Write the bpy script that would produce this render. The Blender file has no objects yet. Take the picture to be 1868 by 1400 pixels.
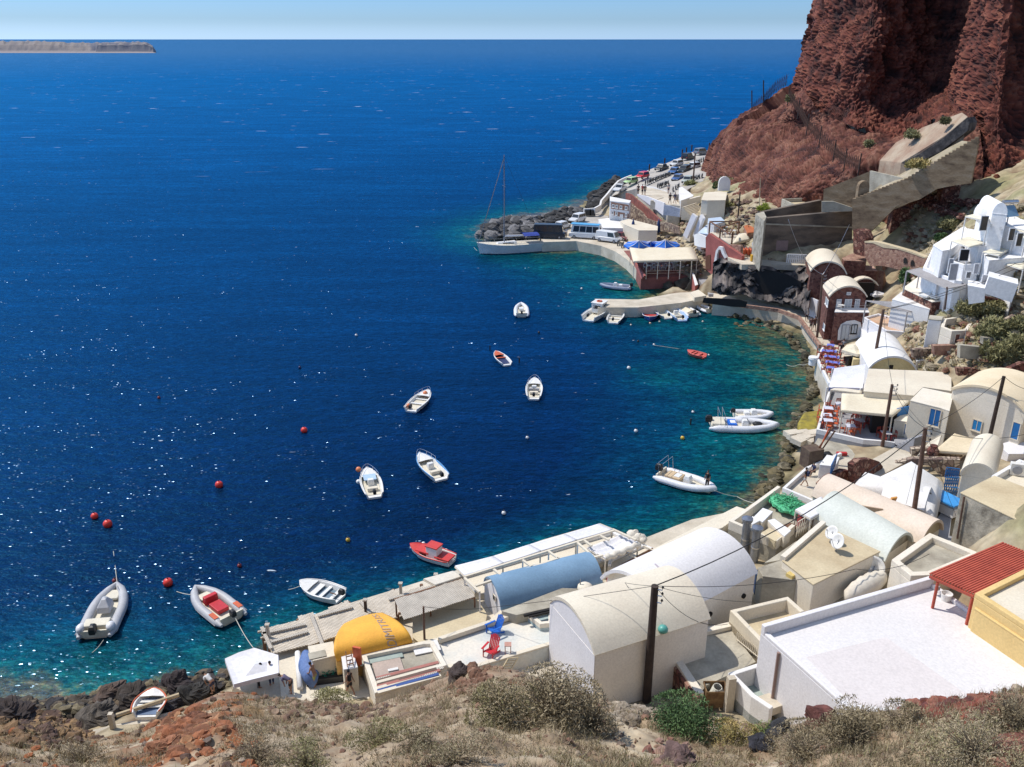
import bpy, bmesh, math, random
import numpy as np
from mathutils import Vector, Matrix, noise
random.seed(7)
R = math.radians
sc = bpy.context.scene
COL = sc.collection
# ------------------------------------------------------------------ camera
sc.cycles.use_denoising = True
H = 38.0; F = 1600.0; TH = math.atan(628.0/F); CT, ST = math.cos(TH), math.sin(TH)
cam_d = bpy.data.cameras.new('camera'); cam = bpy.data.objects.new('camera', cam_d); COL.objects.link(cam)
cam.location = (0, 0, H); cam.rotation_euler = (math.pi/2-TH, 0, 0)
cam_d.sensor_width = 36; cam_d.lens = F/1868*36; cam_d.clip_start = 0.3; cam_d.clip_end = 400000
sc.camera = cam
sc.view_settings.view_transform = 'Standard'; sc.view_settings.look = 'None'; sc.view_settings.exposure = 0
# surveyed places: a bearing and a height (or distance) seen from the viewpoint turned into world points
ZN = {'a':(400,1040,4.448),'b':(740,920,4.448),'c':(980,1020,4.376),'d':(1300,1000,3.289),'e':(1300,780,3.289),
 'f':(1420,600,4.17),'g':(1420,380,4.17),'h':(1050,260,4.151),'i':(1260,0,3.072),'j':(1600,340,6.36),'k':(1240,400,8.49),
 'l':(1080,260,7.185),'m':(840,260,3.889),'n':(1100,560,3.683),'o':(0,1000,3.336),'q':(640,600,4.376),'r':(1050,480,7.185),
 's':(1100,900,7.185),'t':(800,1180,3.736),'z':(0,600,2.669),'p':(0,0,1.0)}
def px(zn, x, y):
    o = ZN[zn]; return (o[0]+x/o[2], o[1]+y/o[2])
def ray(zn, x, y):
    X, Y = px(zn, x, y); x = X-934; v = Y-700
    return Vector((x, F*CT-v*ST, -(F*ST+v*CT)))
def U(zn, x, y, z=0.0):
    d = ray(zn, x, y); t = (z-H)/d.z; return Vector((d.x*t, d.y*t, z))
def UD(zn, x, y, D):
    d = ray(zn, x, y); t = D/d.y; return Vector((d.x*t, d.y*t, H+d.z*t))
def OW(zn, x, y, A, B):            # bearing met with the upright plane through A and B
    d = ray(zn, x, y); n = Vector((B.y-A.y, A.x-B.x, 0)); c = Vector((0, 0, H))
    t = (A-c).dot(n)/d.dot(n); return c+d*t
def V3(v, z): return Vector((v[0], v[1], z))
# ------------------------------------------------------------------ materials
MATS = {}
def mat(name, c, rough=.8, c2=None, s=1.0, bump=.0, bs=None, metal=0, kind='noise', spec=.5, stretch=None, c3=None, t=.5):
    if name in MATS: return MATS[name]
    m = bpy.data.materials.new(name); m.use_nodes = True; nt = m.node_tree; N = nt.nodes; L = nt.links
    b = N['Principled BSDF']; b.inputs['Roughness'].default_value = rough; b.inputs['Metallic'].default_value = metal
    b.inputs['Specular IOR Level'].default_value = spec
    tc = N.new('ShaderNodeNewGeometry'); src = tc.outputs['Position']
    if stretch:
        mp = N.new('ShaderNodeMapping'); mp.inputs['Scale'].default_value = stretch[:3]
        if len(stretch) > 3: mp.inputs['Rotation'].default_value = (0, 0, stretch[3])
        L.new(src, mp.inputs['Vector']); src = mp.outputs[0]
    if c2 is None: c2 = tuple(x*.86 for x in c)
    def nz(scale, det=5, ro=.6):
        n = N.new('ShaderNodeTexNoise'); n.inputs['Scale'].default_value = scale; n.inputs['Detail'].default_value = det
        n.inputs['Roughness'].default_value = ro; L.new(src, n.inputs['Vector']); return n.outputs['Fac']
    def ramp(fac, stops):
        r = N.new('ShaderNodeValToRGB'); L.new(fac, r.inputs[0]); e = r.color_ramp.elements
        e[0].position, e[0].color = stops[0][0], (*stops[0][1], 1); e[1].position, e[1].color = stops[-1][0], (*stops[-1][1], 1)
        for p, q in stops[1:-1]: x = e.new(p); x.color = (*q, 1)
        return r.outputs[0]
    bh = None
    if kind == 'noise':
        st = [(.32, c2), (.62, c)] if c3 is None else [(.3, c2), (.5, c), (.7, c3)]
        out = ramp(nz(s), st); bh = nz(bs or s*8)
        fine = ramp(nz((bs or s*8)), [(.3, (.88,)*3), (.7, (1.06,)*3)])
        mx = N.new('ShaderNodeMix'); mx.data_type = 'RGBA'; mx.blend_type = 'MULTIPLY'; mx.inputs[0].default_value = 1
        L.new(out, mx.inputs[6]); L.new(fine, mx.inputs[7]); out = mx.outputs[2]
    elif kind == 'stone':          # rubble masonry: stones with darker joints
        vo = N.new('ShaderNodeTexVoronoi'); vo.inputs['Scale'].default_value = s; L.new(src, vo.inputs['Vector'])
        ve = N.new('ShaderNodeTexVoronoi'); ve.feature = 'DISTANCE_TO_EDGE'; ve.inputs['Scale'].default_value = s; L.new(src, ve.inputs['Vector'])
        sep = N.new('ShaderNodeSeparateColor'); L.new(vo.outputs['Color'], sep.inputs[0])
        colr = ramp(sep.outputs[0], [(.0, c2), (.5, c), (1., c3 or c)])
        j = ramp(ve.outputs['Distance'], [(.02, (0,)*3), (.09, (1,)*3)])
        mx = N.new('ShaderNodeMix'); mx.data_type = 'RGBA'; L.new(j, mx.inputs[0])
        mo = tuple(x*t for x in c); mx.inputs[6].default_value = (*mo, 1); L.new(colr, mx.inputs[7]); out = mx.outputs[2]
        bh = j
    elif kind == 'attr':
        at = N.new('ShaderNodeVertexColor'); at.layer_name = 'col'
        f2 = ramp(nz(s), [(.3, (.7,)*3), (.7, (1.25,)*3)])
        mx = N.new('ShaderNodeMix'); mx.data_type = 'RGBA'; mx.blend_type = 'MULTIPLY'; mx.inputs[0].default_value = 1
        L.new(at.outputs[0], mx.inputs[6]); L.new(f2, mx.inputs[7]); out = mx.outputs[2]; bh = nz(bs or s*4)
    elif kind == 'planks':
        w = N.new('ShaderNodeTexWave'); w.inputs['Scale'].default_value = s; w.inputs['Distortion'].default_value = .25
        w.bands_direction = 'X'; L.new(src, w.inputs['Vector'])
        g = ramp(w.outputs['Fac'], [(.04, tuple(x*.35 for x in c2)), (.16, c2), (.6, c)])
        f2 = ramp(nz(1.7), [(.3, (.8,)*3), (.7, (1.1,)*3)])
        mx = N.new('ShaderNodeMix'); mx.data_type = 'RGBA'; mx.blend_type = 'MULTIPLY'; mx.inputs[0].default_value = 1
        L.new(g, mx.inputs[6]); L.new(f2, mx.inputs[7]); out = mx.outputs[2]; bh = w.outputs['Fac']
    L.new(out, b.inputs['Base Color'])
    if bump:
        bp = N.new('ShaderNodeBump'); bp.inputs['Strength'].default_value = min(1, bump); bp.inputs['Distance'].default_value = .05 if kind != 'stone' else .08
        L.new(bh, bp.inputs['Height']); L.new(bp.outputs[0], b.inputs['Normal'])
    MATS[name] = m; return m
WH = mat('white plaster', (.80,.785,.77), .85, (.71,.69,.67), .35, .25, 9)
WL = mat('lavender white plaster', (.78,.76,.775), .85, (.71,.69,.70), .3, .2, 8)
WG = mat('fresh white roof paint', (.75,.725,.72), .8, (.69,.665,.66), .16, .15, 7)
SW = mat('shade lifted lime wash', (.88,.82,.73), .88, (.81,.74,.65), .4, .3, 8)  # lighter wall colour standing in for fill light on the shaded vault walls
CR = mat('cream plaster', (.80,.73,.62), .88, (.71,.64,.52), .3, .3, 8)
CR2 = mat('sandy plaster', (.64,.54,.36), .9, (.48,.38,.24), .28, .35, 7)
CR3 = mat('pale cream render', (.74,.67,.54), .88, (.66,.58,.46), .3, .25, 8)
CO = mat('weathered concrete', (.50,.46,.37), .92, (.27,.24,.19), .45, .5, 6)
COB = mat('grey brown concrete', (.22,.17,.13), .95, (.085,.07,.06), .30, .6, 4, stretch=(1,1,3))
COL2 = mat('light quay concrete', (.66,.59,.48), .9, (.46,.40,.31), .35, .4, 6)
GYF = mat('grey terrace paving', (.36,.36,.38), .85, (.27,.27,.29), .6, .2, 6)
GRN = mat('grey green floor', (.36,.42,.38), .8, (.28,.34,.31), .4, .1)
ASP = mat('pale worn asphalt', (.48,.45,.41), .9, (.36,.33,.30), .2, .3, 5)
TER = mat('faded blue wash floor', (.74,.69,.60), .9, (.50,.55,.55), .35, .2, 6)
BLV = mat('blue vault paint', (.20,.33,.47), .7, (.15,.26,.38), .35, .2, 8)
BLU = mat('blue joinery paint', (.01,.15,.42), .5, (.01,.11,.33), 1.5)
BLC = mat('bright blue canvas', (.01,.16,.68), .6, (.01,.12,.52), 1.)
ORV = mat('orange roof paint', (.86,.44,.05), .7, (.76,.36,.04), .5, .15, 8)
YEL = mat('yellow ochre plaster', (.76,.55,.24), .85, (.68,.48,.20), .3, .2, 8)
YEP = mat('pale yellow plaster', (.76,.62,.32), .85, None, .5)
RDB = mat('red brick masonry', (.16,.065,.05), .9, (.09,.035,.03), 2.6, .6, kind='stone', c3=(.24,.12,.09), t=1.3)
RDL = mat('pinkish brick masonry', (.33,.19,.14), .9, (.22,.11,.08), 2.6, .6, kind='stone', c3=(.44,.28,.20), t=1.2)
RDP = mat('faded red plaster', (.42,.13,.11), .9, (.30,.09,.08), .8, .3, 6)
RST = mat('red lava rubble', (.20,.07,.05), .95, (.09,.035,.03), 2.4, .9, kind='stone', c3=(.36,.22,.16), t=.35)
MIX = mat('mixed rubble masonry', (.30,.22,.17), .95, (.13,.08,.07), 2.2, .9, kind='stone', c3=(.55,.45,.34), t=.5)
GST = mat('grey stone masonry', (.34,.31,.25), .95, (.16,.14,.11), 1.1, 1., 5, c3=(.52,.47,.38))
ROK = mat('dark basalt rock', (.055,.05,.05), .95, (.02,.018,.02), 1.1, .9, 4, c3=(.15,.13,.12))
ROT = mat('tan wet rock', (.28,.24,.15), .9, (.10,.085,.05), .8, .9, 4, c3=(.42,.36,.25))
ROG = mat('algae yellow rock', (.34,.27,.03), .8, (.16,.13,.03), 1.2, .8, 4)
WDG = mat('grey weathered planks', (.62,.56,.48), .85, (.46,.41,.34), 3.2, .4, kind='planks', stretch=(1,1,1,.38))
WDP = mat('pale terrace boards', (.72,.64,.53), .85, (.58,.50,.40), 2.4, .3, kind='planks', stretch=(1,1,1,-1.19))
WOOD = mat('brown timber', (.22,.11,.06), .8, (.13,.065,.035), 2., .4, 14)
POLE = mat('tarred pole timber', (.055,.035,.028), .85, (.03,.02,.016), 3., .4, 14)
POLB = mat('weathered pole timber', (.15,.085,.06), .85, (.09,.05,.035), 3., .4, 14)
CAN = mat('cream canvas', (.76,.68,.52), .85, (.70,.61,.45), .7, .15, 5)
CANW = mat('white canvas', (.78,.76,.78), .8, (.70,.69,.71), .8, .15, 5)
CANT = mat('beige canvas', (.70,.65,.56), .85, (.62,.56,.47), .7, .2, 5)
REDP = mat('red pergola paint', (.50,.10,.06), .75, (.38,.07,.045), 1.2)
REDB = mat('red lacquer', (.52,.03,.03), .45)
ORG = mat('orange red lacquer', (.62,.12,.04), .55)
BLK = mat('black rubber', (.02,.02,.022), .5)
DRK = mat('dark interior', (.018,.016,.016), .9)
GLS = mat('dark glass', (.02,.03,.04), .08, (.02,.025,.035), spec=.8)
MET = mat('galvanised metal', (.33,.35,.40), .4, (.24,.26,.30), 2., metal=.7)
STL = mat('steel tube', (.6,.6,.62), .3, metal=.9)
WIRE = mat('black cable', (.02,.018,.018), .6)
GEL = mat('white gelcoat', (.80,.79,.76), .3, (.76,.74,.70), 1.)
GELC = mat('cream deck', (.72,.66,.53), .6, None, 1.5)
TUBE = mat('grey inflatable rubber', (.48,.48,.49), .5, (.42,.42,.44), 1.2)
TUBW = mat('white inflatable rubber', (.76,.76,.78), .45, None, 1.2)
BLH = mat('light blue hull paint', (.10,.30,.58), .4)
NET = mat('green fishing net', (.02,.34,.22), .8, (.01,.18,.11), 6., .8, 20)
GRT = mat('bright green netting', (.10,.50,.25), .7, (.05,.36,.16), 2., .6, 10)
BUO = mat('red buoy plastic', (.80,.05,.03), .4)
BUY = mat('yellow buoy plastic', (.65,.42,.05), .4)
BUD = mat('dark red buoy plastic', (.22,.03,.03), .5)
ROPE = mat('pale rope', (.6,.58,.5), .9)
SKN = mat('tanned skin', (.36,.19,.12), .6)
HAR = mat('dark hair', (.02,.015,.012), .7)
FOL = mat('foliage', (.2,.2,.1), .9, s=3., kind='attr')
GRD = mat('ground', (.2,.2,.1), .97, s=1.1, bump=.9, bs=3.2, kind='attr')
RKN = mat('near rock', (.2,.2,.1), .95, s=2.2, bump=1., bs=9, kind='attr')
CLF = mat('cliff rock', (.2,.2,.1), .97, s=.8, bump=1., bs=2.4, kind='attr')
def paint(rgb, rough=.35): return mat('paint %.2f %.2f %.2f' % rgb, rgb, rough, tuple(x*.93 for x in rgb), 2.)
# ------------------------------------------------------------------ objects
def tag(o, label=None, cat=None, group=None, kind=None):
    if label: o['label'] = label
    if cat: o['category'] = cat
    if group: o['group'] = group
    if kind: o['kind'] = kind
    return o
def thing(name, loc, label, cat, group=None, rz=0):
    o = bpy.data.objects.new(name, None); COL.objects.link(o); o.location = Vector(loc); o.rotation_euler.z = rz
    o.empty_display_size = .3
    return tag(o, label, cat, group)
def wloc(o):
    v = Vector((0, 0, 0))
    while o is not None: v = v+o.location; o = o.parent
    return v
class MB:
    def __init__(s): s.v = []; s.f = []; s.c = None; s.sm = False
    def add(s, vs, fs):
        n = len(s.v); s.v.extend(Vector(v) for v in vs); s.f.extend([tuple(i+n for i in f) for f in fs]); return s
    def box(s, c, d, rz=0, tilt=None):
        M = Matrix.Rotation(rz, 3, 'Z')
        if tilt: M = M @ Matrix.Rotation(tilt[1], 3, tilt[0])
        vs = [Vector(c)+M@Vector((x*d[0]/2, y*d[1]/2, z*d[2]/2)) for z in (-1, 1) for y in (-1, 1) for x in (-1, 1)]
        return s.add(vs, [(0,2,3,1),(4,5,7,6),(0,1,5,4),(2,6,7,3),(0,4,6,2),(1,3,7,5)])
    def bar(s, a, b, w, h):
        a, b = Vector(a), Vector(b); d = (b-a).normalized(); u = Vector((0,0,1))
        if abs(d.z) > .98: u = Vector((0,1,0))
        x = d.cross(u).normalized()*w/2; y = x.cross(d).normalized()*h/2
        vs = [p+i*x+j*y for p in (a, b) for i, j in ((-1,-1),(1,-1),(1,1),(-1,1))]
        return s.add(vs, [(3,2,1,0),(4,5,6,7),(0,1,5,4),(1,2,6,5),(2,3,7,6),(3,0,4,7)])
    def tube(s, pts, r, n=8, cap=True, closed=False):
        pts = [Vector(p) for p in pts]; k = len(pts); rr = r if isinstance(r, (list, tuple)) else [r]*k
        base = len(s.v); px_ = None
        for i, p in enumerate(pts):
            if closed: d = pts[(i+1) % k]-pts[i-1]
            else: d = pts[min(i+1, k-1)]-pts[max(i-1, 0)]
            d = d.normalized() if d.length > 1e-9 else Vector((0,0,1))
            u = Vector((0,0,1)) if abs(d.z) < .95 else Vector((1,0,0))
            x = d.cross(u).normalized(); y = x.cross(d).normalized()
            for j in range(n):
                a = 2*math.pi*j/n; s.v.append(p+(x*math.cos(a)+y*math.sin(a))*rr[i])
        for i in range(k if closed else k-1):
            for j in range(n):
                a, b = base+i*n+j, base+i*n+(j+1) % n; c, d = base+((i+1) % k)*n+(j+1) % n, base+((i+1) % k)*n+j
                s.f.append((a, b, c, d))
        if cap and not closed:
            s.f.append(tuple(base+j for j in reversed(range(n)))); s.f.append(tuple(base+(k-1)*n+j for j in range(n)))
        return s
    def prism(s, poly, z0, z1):
        n = len(poly); area = sum(poly[i][0]*poly[(i+1)%n][1]-poly[(i+1)%n][0]*poly[i][1] for i in range(n))
        if area < 0: poly = list(reversed(poly))
        z0s = z0 if isinstance(z0, (list, tuple)) else [z0]*n; z1s = z1 if isinstance(z1, (list, tuple)) else [z1]*n
        if area < 0: z0s = list(reversed(z0s)); z1s = list(reversed(z1s))
        vs = [Vector((p[0], p[1], z0s[i])) for i, p in enumerate(poly)]+[Vector((p[0], p[1], z1s[i])) for i, p in enumerate(poly)]
        return s.add(vs, [tuple(reversed(range(n))), tuple(range(n, 2*n))]+[(i, (i+1)%n, n+(i+1)%n, n+i) for i in range(n)])
    def loft(s, rings, cap=True, closed=True):
        n = len(rings[0]); b = len(s.v)
        for r in rings: s.v.extend(Vector(p) for p in r)
        for i in range(len(rings)-1):
            for j in range(n if closed else n-1):
                s.f.append((b+i*n+j, b+i*n+(j+1)%n, b+(i+1)*n+(j+1)%n, b+(i+1)*n+j))
        if cap: s.f.append(tuple(b+j for j in reversed(range(n)))); s.f.append(tuple(b+(len(rings)-1)*n+j for j in range(n)))
        return s
    def lathe(s, c, prof, n=16, rz=0, sx=1, sy=1):
        c = Vector(c); return s.loft([[c+Vector((r*sx*math.cos(2*math.pi*j/n+rz), r*sy*math.sin(2*math.pi*j/n+rz), z)) for j in range(n)] for r, z in prof])
    def ball(s, c, r, n=10, sz=1, jit=0):
        if not isinstance(r, (tuple, list)): r = (r, r, r*sz)
        b = len(s.v); m = n//2+1
        for i in range(m+1):
            t = math.pi*i/m
            for j in range(n):
                a = 2*math.pi*j/n; k = 1+jit*(random.random()-.5)
                s.v.append(Vector(c)+Vector((r[0]*math.sin(t)*math.cos(a), r[1]*math.sin(t)*math.sin(a), r[2]*math.cos(t)))*k)
        for i in range(m):
            for j in range(n): s.f.append((b+i*n+j, b+(i+1)*n+j, b+(i+1)*n+(j+1)%n, b+i*n+(j+1)%n))
        return s
    def slab(s, pts, n):      # planar polygon pts given thickness vector n
        k = len(pts); return s.add(list(pts)+[p+n for p in pts], [tuple(range(k)), tuple(reversed(range(k, 2*k)))]+[(i, i+k, (i+1)%k+k, (i+1)%k) for i in range(k)])
    def build(s, name, m, parent=None, smooth=False, bevel=0, label=None, cat=None, group=None, kind=None, fix=True, origin=None):
        me = bpy.data.meshes.new(name)
        off = wloc(parent) if parent else None
        if parent is not None and parent.get('_local'): off = Vector((0,0,0))
        if off is None:
            if origin is not None: off = Vector(origin)
            else:
                zs = min(v.z for v in s.v); off = Vector((sum(v.x for v in s.v)/len(s.v), sum(v.y for v in s.v)/len(s.v), zs))
        me.from_pydata([v-off for v in s.v], [], s.f); me.materials.append(m)
        if fix:
            bm = bmesh.new(); bm.from_mesh(me); bmesh.ops.remove_doubles(bm, verts=bm.verts, dist=1e-5)
            bmesh.ops.recalc_face_normals(bm, faces=bm.faces); bm.to_mesh(me); bm.free()
        if s.c is not None:
            at = me.color_attributes.new('col', 'FLOAT_COLOR', 'POINT')
            at.data.foreach_set('color', np.array(s.c, dtype=np.float32).ravel())
        o = bpy.data.objects.new(name, me); COL.objects.link(o)
        if parent is not None: o.parent = parent
        else: o.location = off
        if smooth:
            for p in me.polygons: p.use_smooth = True
            if smooth != True: me.set_sharp_from_angle(angle=R(smooth))
        if bevel:
            bv = o.modifiers.new('bevel', 'BEVEL'); bv.width = bevel; bv.segments = 2; bv.limit_method = 'ANGLE'; bv.angle_limit = R(40)
        return tag(o, label, cat, group, kind)
def copy_tree(o, parent=None):
    c = o.copy(); COL.objects.link(c)
    if parent is not None: c.parent = parent
    for ch in [x for x in KIDS.get(o.name, [])]: copy_tree(ch, c)
    return c
KIDS = {}
def freeze(root):
    def rec(o):
        KIDS[o.name] = list(o.children)
        for c in o.children: rec(c)
    rec(root)
def dup(root, loc, rz=0, label=None, group=None):
    if root.name not in KIDS: freeze(root)
    c = copy_tree(root); c.location = loc; c.rotation_euler.z = rz
    if label: c['label'] = label
    if group: c['group'] = group
    return c
def setmat(root, old, new):      # a repaint of one copy: its own meshes slots are linked to the object
    for o in [root]+list(root.children_recursive):
        if o.type == 'MESH':
            for sl in o.material_slots:
                if sl.material == old: sl.link = 'OBJECT'; sl.material = new
def local(root): root['_local'] = 1; return root
def drop_flags():
    for o in bpy.data.objects:
        if '_local' in o: del o['_local']
# ------------------------------------------------------------------ building kit
def ringwalls(m, P, t, z0, z1, skip=()):
    P = [V3(p, 0) for p in P]; n = len(P); ar = sum(P[i].x*P[(i+1)%n].y-P[(i+1)%n].x*P[i].y for i in range(n)); sg = 1 if ar > 0 else -1; inn = []
    for i in range(n):
        e1 = (P[i]-P[i-1]).normalized(); e2 = (P[(i+1)%n]-P[i]).normalized(); n1 = Vector((-e1.y, e1.x, 0))*sg; n2 = Vector((-e2.y, e2.x, 0))*sg
        p1 = (i-1)%n in skip; p2 = i in skip
        if p1 and not p2: inn.append(P[i]+n2*t)
        elif p2 and not p1: inn.append(P[i]+n1*t)
        else: k = n1+n2; inn.append(P[i]+k*(t*2/max(.5, k.dot(k))))
    for i in range(n):
        if i in skip: continue
        j = (i+1)%n; m.prism([P[i], P[j], inn[j], inn[i]], z0, z1)
    return inn
def posts(lst, root, m, name='post'):
    for (x, y, z0, z1, w_) in lst: MB().box((x, y, (z0+z1)/2), (w_, w_, z1-z0)).build(name, m, root)
def umbrella(label, rim, apex, zr, za, zg, m, group=None, ribs=None, pole=MET):
    '''rim: list of bearings (zone,[...]) ; apex bearing'''
    zn, pts = rim; P = [U(zn, x, y, zr) for x, y in pts]; A = U(zn, *apex, za); root = thing('parasol', (A.x, A.y, zg), label, 'umbrella', group)
    m_ = MB(); k = len(P); rings = []
    for s in (0, .5, .8, 1.0):
        rings.append([A.lerp(p, s)-Vector((0,0,.18*math.sin(math.pi*s))) for p in P])
    m_.loft([[A+(p-A)*.01 for p in P]]+rings[1:]+[[p+Vector((0,0,-.28))-(A-p)*.01 for p in P]], cap=False)
    o = m_.build('canopy', m, root); o.modifiers.new('s', 'SOLIDIFY').thickness = .02
    MB().tube([V3(A, zg), A-Vector((0,0,.05))], .045, 8).build('pole', pole, root)
    if ribs:
        r = MB()
        for p in P: r.tube([A+Vector((0,0,.03)), A.lerp(p, .5)+Vector((0,0,-.14)), p+Vector((0,0,.03))], .04, 4)
        r.build('rib_piping', ribs, root)
    return root
def flat(name, zn, poly, z, zb, label, cat='building', wall=WH, roof=None, parapet=0, pt=.25, group=None, bevel=.05, world=None):
    P = world or [U(zn, x, y, z) for x, y in poly]
    c = sum(P, Vector())/len(P); root = thing(name, (c.x, c.y, zb), label, cat, group)
    zr = z-parapet
    MB().prism(P, zb, zr).build('wall', wall, root, bevel=bevel)
    Q = [p+(c-p).normalized()*.01 for p in P]
    if parapet:
        m = MB(); inn = ringwalls(m, P, pt, zr+.004, z)
        m.build('parapet', wall, root, bevel=bevel*.8)
        if roof: MB().prism([p+(c-p).normalized()*.02 for p in inn], zr-.05, zr+.006).build('roof', roof, root)
    elif roof: MB().prism([c+(p-c)*1.012 for p in P], zr+.003, zr+.11).build('roof', roof, root, bevel=.03)
    root['_P'] = 0; del root['_P']
    return root, P
def arc(A, B, rise, n=14, drop=0):      # points from A over to B, a segment arch above the chord
    w = (B-A).length; out = []
    for i in range(n+1):
        t = i/n
        if rise/w > .44: a = math.pi*t; out.append(A+(B-A)*(.5-.5*math.cos(a))+Vector((0,0,rise*math.sin(a))))
        else:
            r = (w*w/4+rise*rise)/(2*rise); h = r-rise; x = (t-.5)*w; out.append(A+(B-A)*t+Vector((0,0,math.sqrt(max(0, r*r-x*x))-h)))
    return out
def vault(name, A, B, C, z, rise, zb, label, cat='house', wall=WH, roof=None, lip=0, group=None, over=.12, gable=None, thick=.22):
    """A,B gable eave corners (end that shows), B->C runs along the eave; D is the fourth corner."""
    A, B, C = V3(A, z), V3(B, z), V3(C, z); D = A+C-B; ax = (C-B).normalized(); cr = (B-A).normalized()
    cen = (A+C)/2; root = thing(name, (cen.x, cen.y, zb), label, cat, group)
    ar = arc(A, B, rise); ar2 = [p+(D-A) for p in ar]
    m = MB()
    m.prism([A, B, C, D], zb, z)
    m.build('wall', wall, root, bevel=.05)
    g = MB(); k = len(ar)
    g.add(ar+ar2, [tuple(range(k)), tuple(reversed(range(k, 2*k)))]+[(i, i+1, k+i+1, k+i) for i in range(k-1)])
    g.v = [v+Vector((0,0,-.002)) for v in g.v]
    g.build('gable_wall', gable or wall, root)
    # shell
    Ao, Bo = A-cr*over+Vector((0,0,.0)), B+cr*over
    o1 = arc(Ao, Bo, rise+over*.6); i1 = arc(A, B, rise)
    rings = []
    for off in (-ax*lip-ax*.06, (C-B)+ax*.06):
        rings.append([p+off+Vector((0,0,thick*.5)) for p in o1]+[p+off+Vector((0,0,-.03)) for p in reversed(i1)])
    sh = MB(); n = len(rings[0]); sh.add(rings[0]+rings[1], [(i, (i+1)%n, n+(i+1)%n, n+i) for i in range(n)])
    for q in (0, n):
        for i in range(k-1): sh.f.append((q+i, q+i+1, q+n-2-i, q+n-1-i) if q == 0 else (q+n-1-i, q+n-2-i, q+i+1, q+i))
    sh.build('roof', roof or wall, root, smooth=35)
    return root
def wallpoly(name, zn, A, B, poly, th, m, parent=None, **k):
    """an upright wall in the plane A-B with the outline poly, thickness th away from the viewpoint"""
    P = [OW(zn, x, y, A, B) for x, y in poly]; n = Vector((B.y-A.y, A.x-B.x, 0)).normalized()
    if n.dot(V3(A, 0)) < 0: n = -n
    return MB().slab(P, n*th).build(name, m, parent, **k)
def opening(root, zn, A, B, x0, y0, x1, y1, pane=GLS, frame=WH, name='window', fw=.09, bars=True, proud=.05, sill=True, ym=None):
    """window or door on the wall plane A-B seen between the two bearings"""
    ymid = (y0+y1)/2; xm = (x0+x1)/2
    L_ = OW(zn, x0, ymid, A, B); Rr = OW(zn, x1, ymid, A, B); T = OW(zn, xm, y0, A, B); Bm = OW(zn, xm, y1, A, B)
    n = Vector((B.y-A.y, A.x-B.x, 0)).normalized()
    if n.dot(V3(A, 0)) > 0: n = -n
    u = (V3(Rr, 0)-V3(L_, 0)); w = u.length; u.normalize(); z0, z1 = Bm.z, T.z; o = V3(L_, 0)+n*.004
    f = MB()
    def bx(a, b, c, d, t): f.slab([o+u*a+Vector((0,0,c)), o+u*b+Vector((0,0,c)), o+u*b+Vector((0,0,d)), o+u*a+Vector((0,0,d))], n*t)
    bx(0, fw, z0, z1, proud); bx(w-fw, w, z0, z1, proud); bx(fw, w-fw, z1-fw, z1, proud); bx(fw, w-fw, z0, z0+fw, proud)
    if bars: bx(w/2-.025, w/2+.025, z0+fw, z1-fw, proud*.8)
    fr = f.build(name, frame, root)
    p = MB(); o2 = o
    p.slab([o2+u*fw+Vector((0,0,z0+fw)), o2+u*(w-fw)+Vector((0,0,z0+fw)), o2+u*(w-fw)+Vector((0,0,z1-fw)), o2+u*fw+Vector((0,0,z1-fw))], n*proud*.4)
    p.build('pane' if name == 'window' else 'door_leaf', pane, fr)
    if sill and name == 'window':
        sl = MB(); sl.slab([o-u*.05+Vector((0,0,z0-.06)), o+u*(w+.05)+Vector((0,0,z0-.06)), o+u*(w+.05)+Vector((0,0,z0-.003)), o-u*.05+Vector((0,0,z0-.003))], n*(proud+.06))
        sl.build('sill', frame, fr)
    return fr
def stairs(name, a, b, w, n, m, label, cat='staircase', parent=None, base=-2.):
    """flight from low end a to high end b, width w across"""
    a, b = Vector(a), Vector(b); d = V3(b-a, 0); L = d.length; d.normalize(); s = Vector((-d.y, d.x, 0))*w/2
    mb = MB()
    for i in range(n):
        p0 = a+(b-a)*(i/n); p1 = a+(b-a)*((i+1)/n); z = p1.z
        mb.prism([V3(p0, 0)-s, V3(p1, 0)-s, V3(p1, 0)+s, V3(p0, 0)+s], min(a.z, b.z)+base*.0-.6, z)
    if parent is None: return mb.build(name, m, None, label=label, cat=cat, fix=False)
    return mb.build(name, m, parent, fix=False)
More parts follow.
